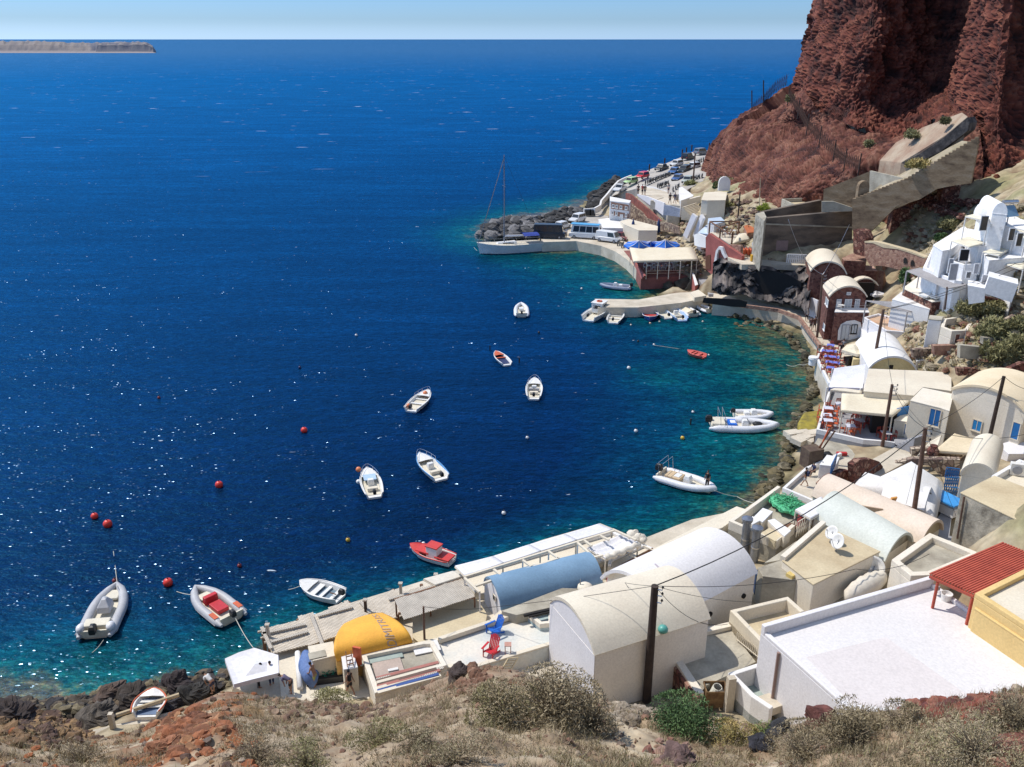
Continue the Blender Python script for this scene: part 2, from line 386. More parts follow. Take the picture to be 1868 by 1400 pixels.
def awning(name, zn, poly, z, label, cat='awning', m=CAN, th=.05, posts=None, zg=2.5, fold=0, pm=None, sag=.12, valance=.25, group=None):
    """canvas on posts; poly four corners in order, z number or list"""
    zs = z if isinstance(z, (list, tuple)) else [z]*4
    P = [U(zn, x, y, zs[i]) for i, (x, y) in enumerate(poly)]; c = sum(P, Vector())/4
    root = thing(name, (c.x, c.y, zg), label, cat, group)
    n = 10; mb = MB(); b = []
    for i in range(n+1):
        for j in range(n+1):
            s, t = i/n, j/n; p = P[0].lerp(P[1], s).lerp(P[3].lerp(P[2], s), t)
            p = p-Vector((0,0,sag*4*s*(1-s)*(4*t*(1-t))**.5))+Vector((0,0,fold*math.sin(j*2.2))); b.append(p)
    fs = [(i*(n+1)+j, i*(n+1)+j+1, (i+1)*(n+1)+j+1, (i+1)*(n+1)+j) for i in range(n) for j in range(n)]
    mb.add(b, fs); o = mb.build('canvas', m, root, smooth=True)
    sl = o.modifiers.new('solid', 'SOLIDIFY'); sl.thickness = th; sl.offset = -1
    if valance:
        v = MB()
        for i in range(4):
            a, d = P[i], P[(i+1)%4]; nn = Vector((d.y-a.y, a.x-d.x, 0)).normalized()*.02
            v.slab([a-Vector((0,0,.05)), d-Vector((0,0,.05)), d-Vector((0,0,valance)), a-Vector((0,0,valance))], nn)
        v.build('valance', m, root)
    fr = MB()
    for i in range(4): fr.bar(P[i]-Vector((0,0,.12)), P[(i+1)%4]-Vector((0,0,.12)), .07, .07)
    fr.build('frame', pm or CR3, root)
    for q in (posts if posts is not None else range(4)):
        a = P[q]*.97+c*.03; MB().box((a.x, a.y, (zg+a.z)/2-.1), (.1, .1, a.z-zg-.1)).build('post', pm or CR3, root)
    return root
def cable(pts, sag, label, r=.02, name='overhead_cable', m=WIRE, cat='cable'):
    out = []
    for a, b in zip(pts, pts[1:]):
        for i in range(13):
            t = i/12; out.append(a.lerp(b, t)-Vector((0,0,sag*4*t*(1-t))))
    return MB().tube(out, r, 5).build(name, m, label=label, cat=cat, smooth=True)
# ------------------------------------------------------------------ light
EL, AZ = R(57), R(-66)
sdir = Vector((math.sin(AZ)*math.cos(EL), math.cos(AZ)*math.cos(EL), math.sin(EL)))
w = bpy.data.worlds.new("World"); sc.world = w; w.use_nodes = True; nt = w.node_tree
sky = nt.nodes.new('ShaderNodeTexSky'); sky.sky_type = 'NISHITA'; sky.sun_disc = False; sky.sun_elevation = EL; sky.sun_rotation = AZ
sky.air_density = 1.35; sky.dust_density = .6; sky.ozone_density = 2.2; sky.altitude = 0
tcw = nt.nodes.new('ShaderNodeTexCoord'); sx = nt.nodes.new('ShaderNodeSeparateXYZ'); nt.links.new(tcw.outputs['Generated'], sx.inputs[0])
wr = nt.nodes.new('ShaderNodeValToRGB'); nt.links.new(sx.outputs[2], wr.inputs[0]); we = wr.color_ramp.elements   # clear dry summer air: a bluer horizon band
we[0].position = .0; we[0].color = (.70, 1.18, 2.5, 1); we[1].position = .5; we[1].color = (.98, .96, .94, 1)
for p_, c_ in ((.018, (.42, .74, 1.52, 1)), (.05, (.32, .62, 1.35, 1)), (.2, (.62, .88, 1.35, 1))): q_ = we.new(p_); q_.color = c_
wm = nt.nodes.new('ShaderNodeMix'); wm.data_type = 'RGBA'; wm.blend_type = 'MULTIPLY'; wm.inputs[0].default_value = 1
nt.links.new(sky.outputs[0], wm.inputs[6]); nt.links.new(wr.outputs[0], wm.inputs[7]); nt.links.new(wm.outputs[2], nt.nodes['Background'].inputs[0]); nt.nodes['Background'].inputs[1].default_value = .145
ld = bpy.data.lights.new('sun', 'SUN'); ld.energy = 4.0; ld.angle = R(.5); ld.color = (1, .945, .86)
lo = bpy.data.objects.new('sun', ld); COL.objects.link(lo); lo.rotation_euler = (-sdir).to_track_quat('-Z', 'Y').to_euler(); lo.location = (-80, 60, 120)
# ------------------------------------------------------------------ relief of the bay
CP = []
def cp(zn, lst):
    for x, y, z in lst: p = U(zn, x, y, max(z, 0) if z < 0 else z); CP.append((p.x, p.y, z))
cp('p', [(0,1285,0),(150,1292,0),(260,1268,0),(330,1255,0),(400,1240,0),(470,1200,0),(560,1165,0),(650,1135,0),(760,1095,0),(880,1055,0),
 (1000,1010,0),(1100,985,0),(1200,1005,0),(1290,965,0),(1370,915,0),(1400,895,0),(1432,840,0),(1450,790,0),(1470,745,0),(1488,700,0),(1478,668,0),
 (1470,640,0),(1450,610,0),(1400,590,0),(1350,575,0),(1300,560,0),(1275,535,0),(1235,528,0),(1190,520,0),(1160,500,0),(1125,475,0),(1060,455,0),
 (990,450,0),(940,448,0),(885,425,0),(900,405,0),(980,392,0),(1060,385,0),(1082,360,0),(1110,340,0),(1160,318,0),(1220,292,0),(1290,266,0),(1340,250,0)])
cp('p', [(0,1225,-1.6),(200,1230,-1.8),(400,1190,-2.0),(470,1150,-3),(560,1080,-6),(200,1150,-5),(0,1160,-6),(700,1050,-7),(850,1010,-7),(1000,960,-6),(1130,950,-4),
 (1250,940,-2.2),(1330,900,-1.8),(1250,850,-4),(1150,800,-7),(1350,840,-2),(1400,780,-1.5),(1350,740,-2.5),(1420,680,-1.2),(1350,680,-2.2),(1400,630,-.9),(1250,650,-4),(1250,700,-5),(1330,600,-1.2),
 (1170,620,-6),(1240,570,-3),(1110,500,-1.8),(1070,470,-1.6),(1150,535,-2),(1190,530,-1.1),(1020,500,-3),(1050,560,-5),(920,480,-4.5),(830,450,-4),(850,400,-4),(980,370,-3),(1060,350,-4),
 (800,700,-16),(1000,800,-12),(700,880,-16),(500,980,-16),(300,1050,-12),(500,800,-20),(0,900,-22),(0,1050,-14),(600,500,-22),(300,300,-25),(900,350,-14),(1050,310,-12),(1200,270,-8),(700,300,-20),(0,500,-25),(1000,650,-12),(900,560,-12)])
cp('p', [(1000,1120,2.2),(800,1130,2.2),(650,1200,2.),(900,1200,2.5),(1200,1080,2.6),(1100,1250,2.5),(1300,1000,2.6),(1350,1100,3),(1400,1000,2.8),(1500,920,2.8),(1450,880,1.8),(1500,800,2.2),(1560,760,2.4),(1620,850,3.2),
 (1620,900,3),(1720,900,4),(1868,960,5.5),(1600,1100,4),(1868,1100,6),(1560,1290,3),(1868,1290,6),(2200,1200,14),(2200,900,14),(1560,650,2.6),(1530,640,2.2),(1700,655,6),(1868,620,10),(1868,780,4),(2200,700,18),
 (1560,600,2.3),(1510,615,2.1),(1470,575,1.9),(1400,560,1.8),(1340,548,1.8),(1300,535,1.9),(1620,600,5),(1700,600,7.5),(1780,600,9.5),(1868,560,11),(1600,520,5),(1640,480,8.2),(1690,470,10.5),(1868,480,15),(2200,480,26),
 (1640,430,11.5),(1720,400,14.5),(1800,375,18),(1868,370,20),(1720,350,17.5),(1640,370,13.5),(1585,425,9.5),(1540,330,16),(1470,375,11.5),(1400,385,10.5),(1380,465,7.8),(1500,470,7.8),(1330,405,9),(1300,380,9),(1295,410,6.5),(1260,400,6.2),
 (1260,450,4),(1300,470,4.2),(1350,455,7),(1230,410,4.2),(1180,435,2),(1130,440,1.8),(1070,435,1.8),(1010,435,1.8),(950,430,1.4),(1030,415,1.6),(1080,400,1.8),(1130,415,2),(1180,395,4.5),(1150,360,5),(1200,355,6.5),(1250,355,8),
 (1110,372,3.6),(1140,345,5.4),(1190,318,7.6),(1240,300,9),(1290,283,10),(1230,325,8.2),(1290,330,10),(1320,350,10.5),(1350,300,12),(1290,292,10),(1230,520,1.5),(1270,510,1.8),(1240,500,2)])
CPa = np.array(CP); NCP = len(CPa); dd = np.sqrt(((CPa[:, None, :2]-CPa[None, :, :2])**2).sum(-1)+4.0)
Aq = np.zeros((NCP+3, NCP+3)); Aq[:NCP, :NCP] = dd+np.eye(NCP)*.05; Aq[:NCP, NCP] = 1; Aq[:NCP, NCP+1:] = CPa[:, :2]; Aq[NCP, :NCP] = 1; Aq[NCP+1:, :NCP] = CPa[:, :2].T
Wq = np.linalg.solve(Aq, np.concatenate([CPa[:, 2], [0, 0, 0]]))
def relief(X, Y):
    X = np.asarray(X, float); Y = np.asarray(Y, float); o = np.full(X.shape, Wq[NCP]) + Wq[NCP+1]*X + Wq[NCP+2]*Y
    for i in range(NCP): o += Wq[i]*np.sqrt((X-CPa[i, 0])**2+(Y-CPa[i, 1])**2+4.0)
    return o
def gz(x, y): return float(relief(np.array([x]), np.array([y]))[0])
def snap(p, dz=0): return Vector((p[0], p[1], gz(p[0], p[1])+dz))
def TG(zn, x, y, zmax=45):      # where a bearing meets the ground
    d = ray(zn, x, y); c = Vector((0,0,H)); ts = np.linspace(30, 320, 1200)/math.hypot(d.x, d.y)
    X = d.x*ts; Y = d.y*ts; Z = H+d.z*ts; g_ = relief(X, Y); k = np.argmax(Z < g_) if (Z < g_).any() else len(ts)-1
    return Vector((X[k], Y[k], g_[k]))
# --- sea: one sheet to the horizon, vertex value = depth of the sea bed
def axis(lo, hi, step, far, lo_far):
    a = list(np.arange(lo, hi+.01, step)); d = step; x = hi
    while x < far: d *= 1.35; x += d; a.append(x)
    d = step; x = lo; b = []
    while x > lo_far: d *= 1.35; x -= d; b.append(x)
    return np.array(b[::-1]+a)
xs = axis(-90, 90, 1.5, 150000, -150000); ys = axis(30, 300, 1.5, 250000, -3000)
GX, GY = np.meshgrid(xs, ys); DZ = relief(GX, GY)
far = np.clip((np.hypot(GX+20, np.maximum(GY-150, 0))-110)/120, 0, 1); DZ = DZ*(1-far)-30*far
left = np.clip((-GX-55)/60, 0, 1)*np.clip((GY-50)/20, 0, 1); DZ = DZ*(1-left)-25*left
for x_, y_, r_, a_ in ((1402,853,1.6,.75),(1192,688,4.5,.6),(1150,480,6,.3)): q_ = U('p', x_, y_, 0); k_ = np.exp(-((GX-q_.x)**2+((GY-q_.y)*.8)**2)/r_**2)*a_; DZ = DZ*(1-k_)-1.1*k_
vs = np.stack([GX.ravel(), GY.ravel(), np.zeros(GX.size)], 1); nx, ny = len(xs), len(ys)
me = bpy.data.meshes.new('sea'); idx = np.arange(nx*ny).reshape(ny, nx)
fc = np.stack([idx[:-1, :-1].ravel(), idx[:-1, 1:].ravel(), idx[1:, 1:].ravel(), idx[1:, :-1].ravel()], 1)
me.from_pydata(vs.tolist(), [], fc.tolist()); at = me.attributes.new('depth', 'FLOAT', 'POINT'); at.data.foreach_set('value', (-DZ).ravel().astype(np.float32))
sea = bpy.data.objects.new('sea', me); COL.objects.link(sea); tag(sea, kind='structure')
m = bpy.data.materials.new('sea water'); m.use_nodes = True; nt = m.node_tree; N = nt.nodes; L = nt.links; b = N['Principled BSDF']
g = N.new('ShaderNodeNewGeometry'); da = N.new('ShaderNodeAttribute'); da.attribute_name = 'depth'
def noi(scale, st=(1,1,1), det=4, ro=.6, rot=0, dist=0):
    mp = N.new('ShaderNodeMapping'); mp.inputs['Scale'].default_value = st; mp.inputs['Rotation'].default_value = (0, 0, rot); L.new(g.outputs['Position'], mp.inputs[0])
    n = N.new('ShaderNodeTexNoise'); n.inputs['Scale'].default_value = scale; n.inputs['Detail'].default_value = det; n.inputs['Roughness'].default_value = ro; n.inputs['Distortion'].default_value = dist
    L.new(mp.outputs[0], n.inputs['Vector']); return n.outputs['Fac']
def math_(op, a, b_=None, c=None, clamp=False):
    n = N.new('ShaderNodeMath'); n.operation = op; n.use_clamp = clamp
    for i, v in enumerate((a, b_, c)):
        if v is None: continue
        if isinstance(v, (int, float)): n.inputs[i].default_value = v
        else: L.new(v, n.inputs[i])
    return n.outputs[0]
def mr(v, a, b_, c, d):
    n = N.new('ShaderNodeMapRange'); L.new(v, n.inputs[0])
    for i, q in enumerate((a, b_, c, d)): n.inputs[i+1].default_value = q
    return n.outputs[0]
def rampn(f, stops):
    r = N.new('ShaderNodeValToRGB'); L.new(f, r.inputs[0]); e = r.color_ramp.elements
    e[0].position, e[0].color = stops[0][0], (*stops[0][1], 1); e[1].position, e[1].color = stops[-1][0], (*stops[-1][1], 1)
    for p, q in stops[1:-1]: x = e.new(p); x.color = (*q, 1)
    return r.outputs[0]
def mix(f, a, b_, mode='MIX'):
    n = N.new('ShaderNodeMix'); n.data_type = 'RGBA'; n.blend_type = mode
    for i, v in ((0, f), (6, a), (7, b_)):
        if isinstance(v, (int, float)): n.inputs[i].default_value = v
        elif isinstance(v, tuple): n.inputs[i].default_value = (*v, 1)
        else: L.new(v, n.inputs[i])
    return n.outputs[2]
bed = noi(.28, det=6, ro=.65); bed2 = noi(1.3, det=5, ro=.7)
dep = math_('ADD', da.outputs['Fac'], math_('ADD', math_('MULTIPLY', math_('SUBTRACT', bed, .5), 5.5), math_('MULTIPLY', math_('SUBTRACT', bed2, .5), 3.2)))
dn = math_('DIVIDE', dep, 16., clamp=True)
base = rampn(dn, [(0, (.10,.095,.045)), (.035, (.06,.085,.04)), (.09, (.006,.078,.066)), (.17, (.001,.058,.064)), (.34, (.0005,.034,.060)), (1, (.0004,.016,.055))])
sp = N.new('ShaderNodeSeparateXYZ'); L.new(g.outputs['Position'], sp.inputs[0])
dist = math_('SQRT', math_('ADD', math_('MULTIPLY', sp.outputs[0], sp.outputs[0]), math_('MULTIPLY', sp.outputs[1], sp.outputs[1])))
lg_ = mr(math_('LOGARITHM', dist, 10.), 1.74, 3.5, 0, 1)      # open water: distance haze and sky reflection painted in towards the horizon
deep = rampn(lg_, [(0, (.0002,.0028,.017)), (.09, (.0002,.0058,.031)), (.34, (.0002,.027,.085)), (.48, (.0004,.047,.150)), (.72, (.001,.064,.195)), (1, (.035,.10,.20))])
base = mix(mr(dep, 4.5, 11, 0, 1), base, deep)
# wind, swell and ripples: light and dark of the waves painted into the colour
wind = noi(.018, (1, 2.6, 1), 4, .6, .15); base = mix(1., base, rampn(wind, [(.3, (.78,)*3), (.7, (1.22,)*3)]), 'MULTIPLY')
swell = noi(.22, (1, 2.3, 1), 3, .6, .22); base = mix(1., base, rampn(swell, [(.3, (.72,)*3), (.7, (1.32,)*3)]), 'MULTIPLY')
chop = noi(.9, (1, 2.2, 1), 5, .65, .3)
base = mix(1., base, rampn(chop, [(.36, (.48,)*3), (.50, (.9,)*3), (.64, (1.75,)*3)]), 'MULTIPLY')
rip = noi(2.7, (1, 2.1, 1), 3, .6, .35); base = mix(1., base, rampn(rip, [(.36, (.66,)*3), (.5, (.96,)*3), (.64, (1.45,)*3)]), 'MULTIPLY')
st_ = noi(.05, (.6, 4.5, 1), 4, .7, .1); base = mix(1., base, rampn(st_, [(.36, (.74,)*3), (.5, (1.,)*3), (.64, (1.3,)*3)]), 'MULTIPLY')
# whitecaps far out: rare flecks of foam
fl = noi(.9, (.7, 1.3, 1), 3, .5, .12); cl = noi(.035, (1, 2, 1), 3, .6)
ff = math_('MULTIPLY', mr(fl, .715, .745, 0, 1), mr(cl, .5, .58, 0, 1))
fl2 = noi(.11, (.7, 2.2, 1), 3, .5, .1); ff2 = math_('MULTIPLY', mr(fl2, .69, .73, 0, 1), mr(sp.outputs[1], 240, 500, 0, .8))
base = mix(math_('MAXIMUM', math_('MULTIPLY', ff, .75), ff2), base, (.62,.70,.76))
# wash along the rocks
ws = math_('MULTIPLY', mr(dep, -1.4, .1, 1, 0), mr(noi(2.2, det=6, ro=.75, dist=1.), .55, .66, 0, .8))
base = mix(math_('MULTIPLY', ws, mr(da.outputs['Fac'], 0, 1.6, 1, 0)), base, (.6,.66,.64))
def bump(k):
    hb = math_('ADD', math_('MULTIPLY', noi(.42, (1, 1.9, 1), 3, .55, .22), .26*k), math_('ADD', math_('MULTIPLY', noi(1.7, (1, 1.7, 1), 4, .62, .35), .12*k), math_('MULTIPLY', noi(6, (1, 1.4, 1), 2, .6, .5), .03*k)))
    bp = N.new('ShaderNodeBump'); bp.inputs['Distance'].default_value = 1.; L.new(hb, bp.inputs['Height']); L.new(mr(dist, 200, 1500, 1, .3), bp.inputs['Strength']); return bp.outputs[0]
nb = bump(1.); nt.nodes.remove(b)
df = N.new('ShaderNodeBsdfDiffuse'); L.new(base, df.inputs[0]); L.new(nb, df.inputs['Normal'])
gl = N.new('ShaderNodeBsdfGlossy'); gl.inputs[0].default_value = (.05,.36,.78,1); L.new(mr(dist, 60, 700, .3, .45), gl.inputs['Roughness']); L.new(nb, gl.inputs['Normal'])
fr = N.new('ShaderNodeFresnel'); fr.inputs[0].default_value = 1.33; L.new(nb, fr.inputs['Normal'])
ms = N.new('ShaderNodeMixShader'); L.new(math_('MINIMUM', fr.outputs[0], .2), ms.inputs[0]); L.new(df.outputs[0], ms.inputs[1]); L.new(gl.outputs[0], ms.inputs[2]);
# wind ripples: small facets, each with its own tilt, glinting where they face the sun
mp = N.new('ShaderNodeMapping'); mp.inputs['Scale'].default_value = (6.5,15,1); mp.inputs['Rotation'].default_value = (0,0,.25); L.new(g.outputs['Position'], mp.inputs[0])
wv = N.new('ShaderNodeTexNoise'); wv.inputs['Scale'].default_value = 1.1; L.new(mp.outputs[0], wv.inputs[0]); va = N.new('ShaderNodeVectorMath'); va.operation = 'MULTIPLY_ADD'; L.new(wv.outputs['Color'], va.inputs[0]); va.inputs[1].default_value = (1.6,1.6,0); L.new(mp.outputs[0], va.inputs[2])
vo = N.new('ShaderNodeTexVoronoi'); vo.voronoi_dimensions = '2D'; vo.inputs['Scale'].default_value = 1.; L.new(va.outputs[0], vo.inputs['Vector']); wn = N.new('ShaderNodeTexWhiteNoise'); L.new(vo.outputs['Color'], wn.inputs['Vector'])
s1 = N.new('ShaderNodeSeparateColor'); L.new(vo.outputs['Color'], s1.inputs[0]); s2 = N.new('ShaderNodeSeparateColor'); L.new(wn.outputs['Color'], s2.inputs[0])
def tri(i, k): return math_('MULTIPLY', math_('SUBTRACT', math_('ADD', s1.outputs[i], s2.outputs[i]), 1.), k)
wc_ = math_('MULTIPLY', mr(noi(.09, (1, 1.8, 1), 3, .6, .2), .35, .65, .45, 1.2), mr(noi(.55, (1, 2.6, 1), 2, .5, .25), .38, .62, .6, 1.15))
cb = N.new('ShaderNodeCombineXYZ'); L.new(math_('MULTIPLY', tri(0, .5), wc_), cb.inputs[0]); L.new(math_('MULTIPLY', tri(1, .66), wc_), cb.inputs[1]); cb.inputs[2].default_value = 1
vn = N.new('ShaderNodeVectorMath'); vn.operation = 'NORMALIZE'; L.new(cb.outputs[0], vn.inputs[0])
g2 = N.new('ShaderNodeBsdfGlossy'); g2.inputs[0].default_value = (.4,.62,.9,1); g2.inputs['Roughness'].default_value = .15; L.new(vn.outputs[0], g2.inputs['Normal'])
m2 = N.new('ShaderNodeMixShader'); m2.inputs[0].default_value = .014; L.new(ms.outputs[0], m2.inputs[1]); L.new(g2.outputs[0], m2.inputs[2]); L.new(m2.outputs[0], N['Material Output'].inputs[0])
me.materials.append(m)
# --- vegetation / colour noise
def fbm(p, o=5, l=2.1, h=.9): return noise.fractal(p, h, l, o)
def ncol(cs, t):
    t = max(0, min(.9999, t))*(len(cs)-1); i = int(t); k = t-i; return tuple(cs[i][j]*(1-k)+cs[i+1][j]*k for j in range(3))
SC1 = [(.16,.10,.06),(.28,.21,.13),(.38,.31,.20),(.46,.39,.27),(.34,.28,.18)]
# --- the shore and the slope the houses stand on
xs = np.arange(-60, 132, .9); ys = np.arange(30, 262, .9); GX, GY = np.meshgrid(xs, ys); GZ = relief(GX, GY)
vv = []; cc = []
for x, y, z in zip(GX.ravel(), GY.ravel(), GZ.ravel()):
    k = min(1, max(.0, (z+.5)/3)); k2 = 1 if z > 6 else .35
    q = fbm(Vector((x*.16, y*.16, 3)), 5); q2 = fbm(Vector((x*.5, y*.5, 9)), 4)
    zz = z+(q*.5+q2*.55)*k2*(1 if z > .6 else .9)-.12-(.55 if 1 < z < 5 else .55*max(0, min(1, z)) if z <= 1 else .55*max(0, 6-z))
    if z < -2.5: zz = min(zz, -1.)
    vv.append((x, y, zz)); c = ncol(SC1, .5+q2*.9+q*.3)
    if z < .9: c = ncol([(.05,.045,.03),(.17,.14,.07),(.30,.25,.14)], .5+q2)
    elif z > 8 and q > .1: c = ncol([c, (.27,.25,.13)], min(1, q*1.6))
    cc.append((*c, 1))
nx, ny = len(xs), len(ys); idx = np.arange(nx*ny).reshape(ny, nx); keep = (GZ > -3.5)
fk = keep[:-1, :-1] | keep[1:, 1:]
fc = np.stack([idx[:-1, :-1][fk], idx[:-1, 1:][fk], idx[1:, 1:][fk], idx[1:, :-1][fk]], 1)
tm = MB(); tm.v = [Vector(v) for v in vv]; tm.f = [tuple(int(q) for q in f) for f in fc]; tm.c = cc
tm.build('hillside_terrain', GRD, fix=False, smooth=True, kind='structure', origin=(0, 0, 0))
# --- low island on the horizon
im = MB(); im.c = []; yy = list(np.linspace(0, 1, 9)); nxx = 90
for i in range(nxx):
    pxx = -160+i*(285+160)/(nxx-1)
    fr = UD('p', pxx, 97.5, 2790)
    for j, t in enumerate(yy):
        e = min(1, (285-pxx)/14); hgt = (29 if pxx > 150 else 31)*(1-.12*math.exp(-((pxx-150)/40)**2))+3*fbm(Vector((i*.2, 3, 0)))
        prof = [0, .12, .75 if pxx > 175 else .35, .98 if pxx > 175 else .7, 1, 1, 1, .6, 0][j]
        d = [0, 14, 24, 46, 95, 240, 420, 600, 700][j]
        k = fbm(Vector((i*.55, j*1.3, 2)), 4); z = max(0, prof*hgt*e**.5*(1+.16*k))-(1 if j in (0, 8) else 0)
        im.v.append(Vector((fr.x*(1+d/2790), fr.y*(1+d/2790), z)))
        im.c.append((*((.33,.28,.27) if j <= 1 else ncol([(.08,.09,.13),(.16,.15,.17),(.30,.26,.24)] if pxx > 160 else [(.15,.14,.15),(.23,.20,.19),(.26,.22,.20)], .45+k*1.1)), 1))  # distance haze mixed into the island colours
im.f = [(i*9+j, (i+1)*9+j, (i+1)*9+j+1, i*9+j+1) for i in range(nxx-1) for j in range(8)]
im.build('island', CLF, fix=False, kind='structure')
# --- red cliff
def patch(cols, nu, nv, amp, cols_rgb, seed, name, rag=1.0, edge0=False):
    P = [[UD('p', *q) for q in c] for c in cols]
    def cr(a, b, c, d, t): return .5*((2*b)+(-a+c)*t+(2*a-5*b+4*c-d)*t*t+(-a+3*b-3*c+d)*t**3)
    def samp(L_, t):
        t = max(0, min(len(L_)-1.0001, t*(len(L_)-1))); i = int(t); k = t-i
        return cr(L_[max(i-1, 0)], L_[i], L_[i+1], L_[min(i+2, len(L_)-1)], k)
    rows = [[samp(c, v/(nv-1)) for c in P] for v in range(nv)]
    G = [[samp(r, u/(nu-1)) for u in range(nu)] for r in rows]
    m = MB(); m.c = []
    for v in range(nv):
        for u in range(nu):
            p = G[v][u]; a = G[v][min(u+1, nu-1)]-G[v][max(u-1, 0)]; b = G[min(v+1, nv-1)][u]-G[max(v-1, 0)][u]
            n = a.cross(b); n = n.normalized() if n.length > 1e-6 else Vector((0,-1,0))
            if n.dot(Vector((p.x, p.y, 0))) > 0: n = -n
            q = p*.055+Vector((seed, 0, 0)); k1 = fbm(Vector((q.x*1.5, q.y*1.5, q.z*.38)), 4)
            k2 = noise.fractal(p*.33+Vector((seed, 5, 0)), .75, 2.2, 4); k3 = abs(noise.noise(p*.9+Vector((seed, 0, 3))))
            k4 = noise.noise(p*.55)
            k3 = abs(noise.noise(p*1.35+Vector((seed, 0, 3)))); k5 = noise.noise(p*2.6); dsp = amp*(k1*1.25+k2*.34)+rag*(k3-.25)*.62+rag*k4*.28+rag*k5*.22
            m.v.append(p+n*dsp); t = .42+k2*.5+k4*.22+(k3-.3)*.4+k5*.3; m.c.append((*ncol(cols_rgb, t), 1))
    m.f = [(v*nu+u, v*nu+u+1, (v+1)*nu+u+1, (v+1)*nu+u) for v in range(nv-1) for u in range(nu-1)]
    return m.build(name, CLF, fix=False, kind='structure', origin=(0, 0, 0))
RED = [(.026,.009,.008),(.078,.022,.015),(.15,.038,.023),(.22,.078,.045),(.14,.042,.026)]
RED2 = [(.035,.011,.009),(.095,.028,.019),(.16,.055,.034),(.24,.11,.07),(.12,.038,.026)]
up = [
 [(1640,-420,262),(1500,0,236),(1481,80,232),(1460,155,228),(1460,190,228)],
 [(1580,-420,206),(1496,0,200),(1479,80,200),(1459,150,198),(1462,180,196)],
 [(1590,-420,186),(1528,0,184),(1508,85,181),(1488,170,180),(1492,205,176)],
 [(1640,-420,176),(1590,0,172),(1575,90,168),(1550,190,168),(1550,228,163)],
 [(1700,-420,176),(1650,0,173),(1640,90,172),(1620,190,168),(1612,248,158)],
 [(1770,-420,180),(1730,0,178),(1715,90,176),(1695,180,170),(1680,240,156)],
 [(1790,-420,172),(1775,0,170),(1760,90,168),(1738,180,162),(1722,225,148)],
 [(1806,-420,152),(1796,0,149),(1780,100,146),(1768,220,139),(1764,345,128)],
 [(1850,-420,142),(1840,0,139),(1828,130,135),(1815,250,130),(1808,360,121)],
 [(1900,-420,148),(1885,0,144),(1880,130,140),(1875,250,130),(1866,372,117)],
 [(1990,-420,138),(1970,0,134),(1960,130,130),(1955,250,122),(1945,390,110)],
 [(2300,-420,132),(2250,0,126),(2240,150,118),(2230,280,110),(2220,430,100)]]
patch(up, 330, 250, 1.7, RED, 3, 'red_cliff', 1.15)
top = [[(c[0][0]+90, c[0][1], c[0][2]+130), (c[0][0]+30, c[0][1]-4, c[0][2]+50), c[0]] for c in up]
patch(top, 60, 16, .8, RED2, 8, 'cliff_top', .4)
lo_ = [
 [(1462,160,232),(1400,197,226),(1325,245,222),(1296,292,214),(1296,350,205),(1300,400,190)],
 [(1458,152,200),(1398,198,202),(1322,243,203),(1293,292,202),(1288,345,193),(1295,400,180)],
 [(1478,180,178),(1430,205,186),(1360,240,190),(1330,292,185),(1325,350,172),(1330,410,160)],
 [(1500,205,174),(1462,232,180),(1425,262,176),(1395,310,168),(1390,368,158),(1392,420,148)],
 [(1540,225,166),(1512,262,163),(1488,295,158),(1462,335,152),(1450,378,151),(1452,430,151)],
 [(1600,242,158),(1575,272,150),(1550,302,146),(1528,335,146),(1515,372,147),(1515,440,147)],
 [(1665,236,154),(1650,262,144),(1625,292,138),(1600,322,141),(1588,358,142),(1588,430,142)],
 [(1722,214,148),(1722,240,138),(1706,265,133),(1690,300,133),(1680,345,134),(1680,430,134)],
 [(1775,205,140),(1785,235,134),(1790,265,130),(1795,300,128),(1790,345,125),(1790,420,122)]]
patch(lo_, 260, 190, 1.25, RED2, 15, 'cliff_foot_slope', .85)
# --- near hillside under the viewpoint
EDGE = [(-700,1230,44),(-200,1262,43),(0,1290,42),(90,1308,41),(170,1345,38),(250,1332,37),(330,1296,38),(400,1262,39.5),(450,1264,39.5),(500,1272,40),(560,1280,40),(610,1286,40),(660,1292,38),(720,1272,37.5),(800,1240,38),(860,1215,38),(930,1222,36),(1000,1240,33),(1090,1275,33),(1180,1300,30),(1280,1312,30),(1370,1318,30),
 (1440,1322,28),(1490,1312,27),(1560,1300,26),(1650,1292,25),(1760,1278,24),(1868,1256,23),(2100,1240,22),(2600,1200,22)]
def edge(x):
    for a, b_ in zip(EDGE, EDGE[1:]):
        if x <= b_[0]: t = (x-a[0])/(b_[0]-a[0]); return a[1]+(b_[1]-a[1])*t, a[2]+(b_[2]-a[2])*t
    return EDGE[-1][1:]
def hill(x, t):      # t 0 at the brow, 1 near the viewer
    y, D = edge(x); E = UD('p', x, y, D); B = UD('p', 934+(x-934)*1.0, 1520, 15.5); return E.lerp(B, t)
HX = np.linspace(-700, 2500, 400); hm = MB(); hm.c = []; rows = [-.42, -.2, -.07]+list(np.linspace(0, 1, 175))+[1.25]
def hdisp(p): return .42*fbm(p*.16+Vector((5,1,0)), 4)+.30*noise.noise(p*.75)+.15*noise.noise(p*2.2)+.07*noise.noise(p*5.)
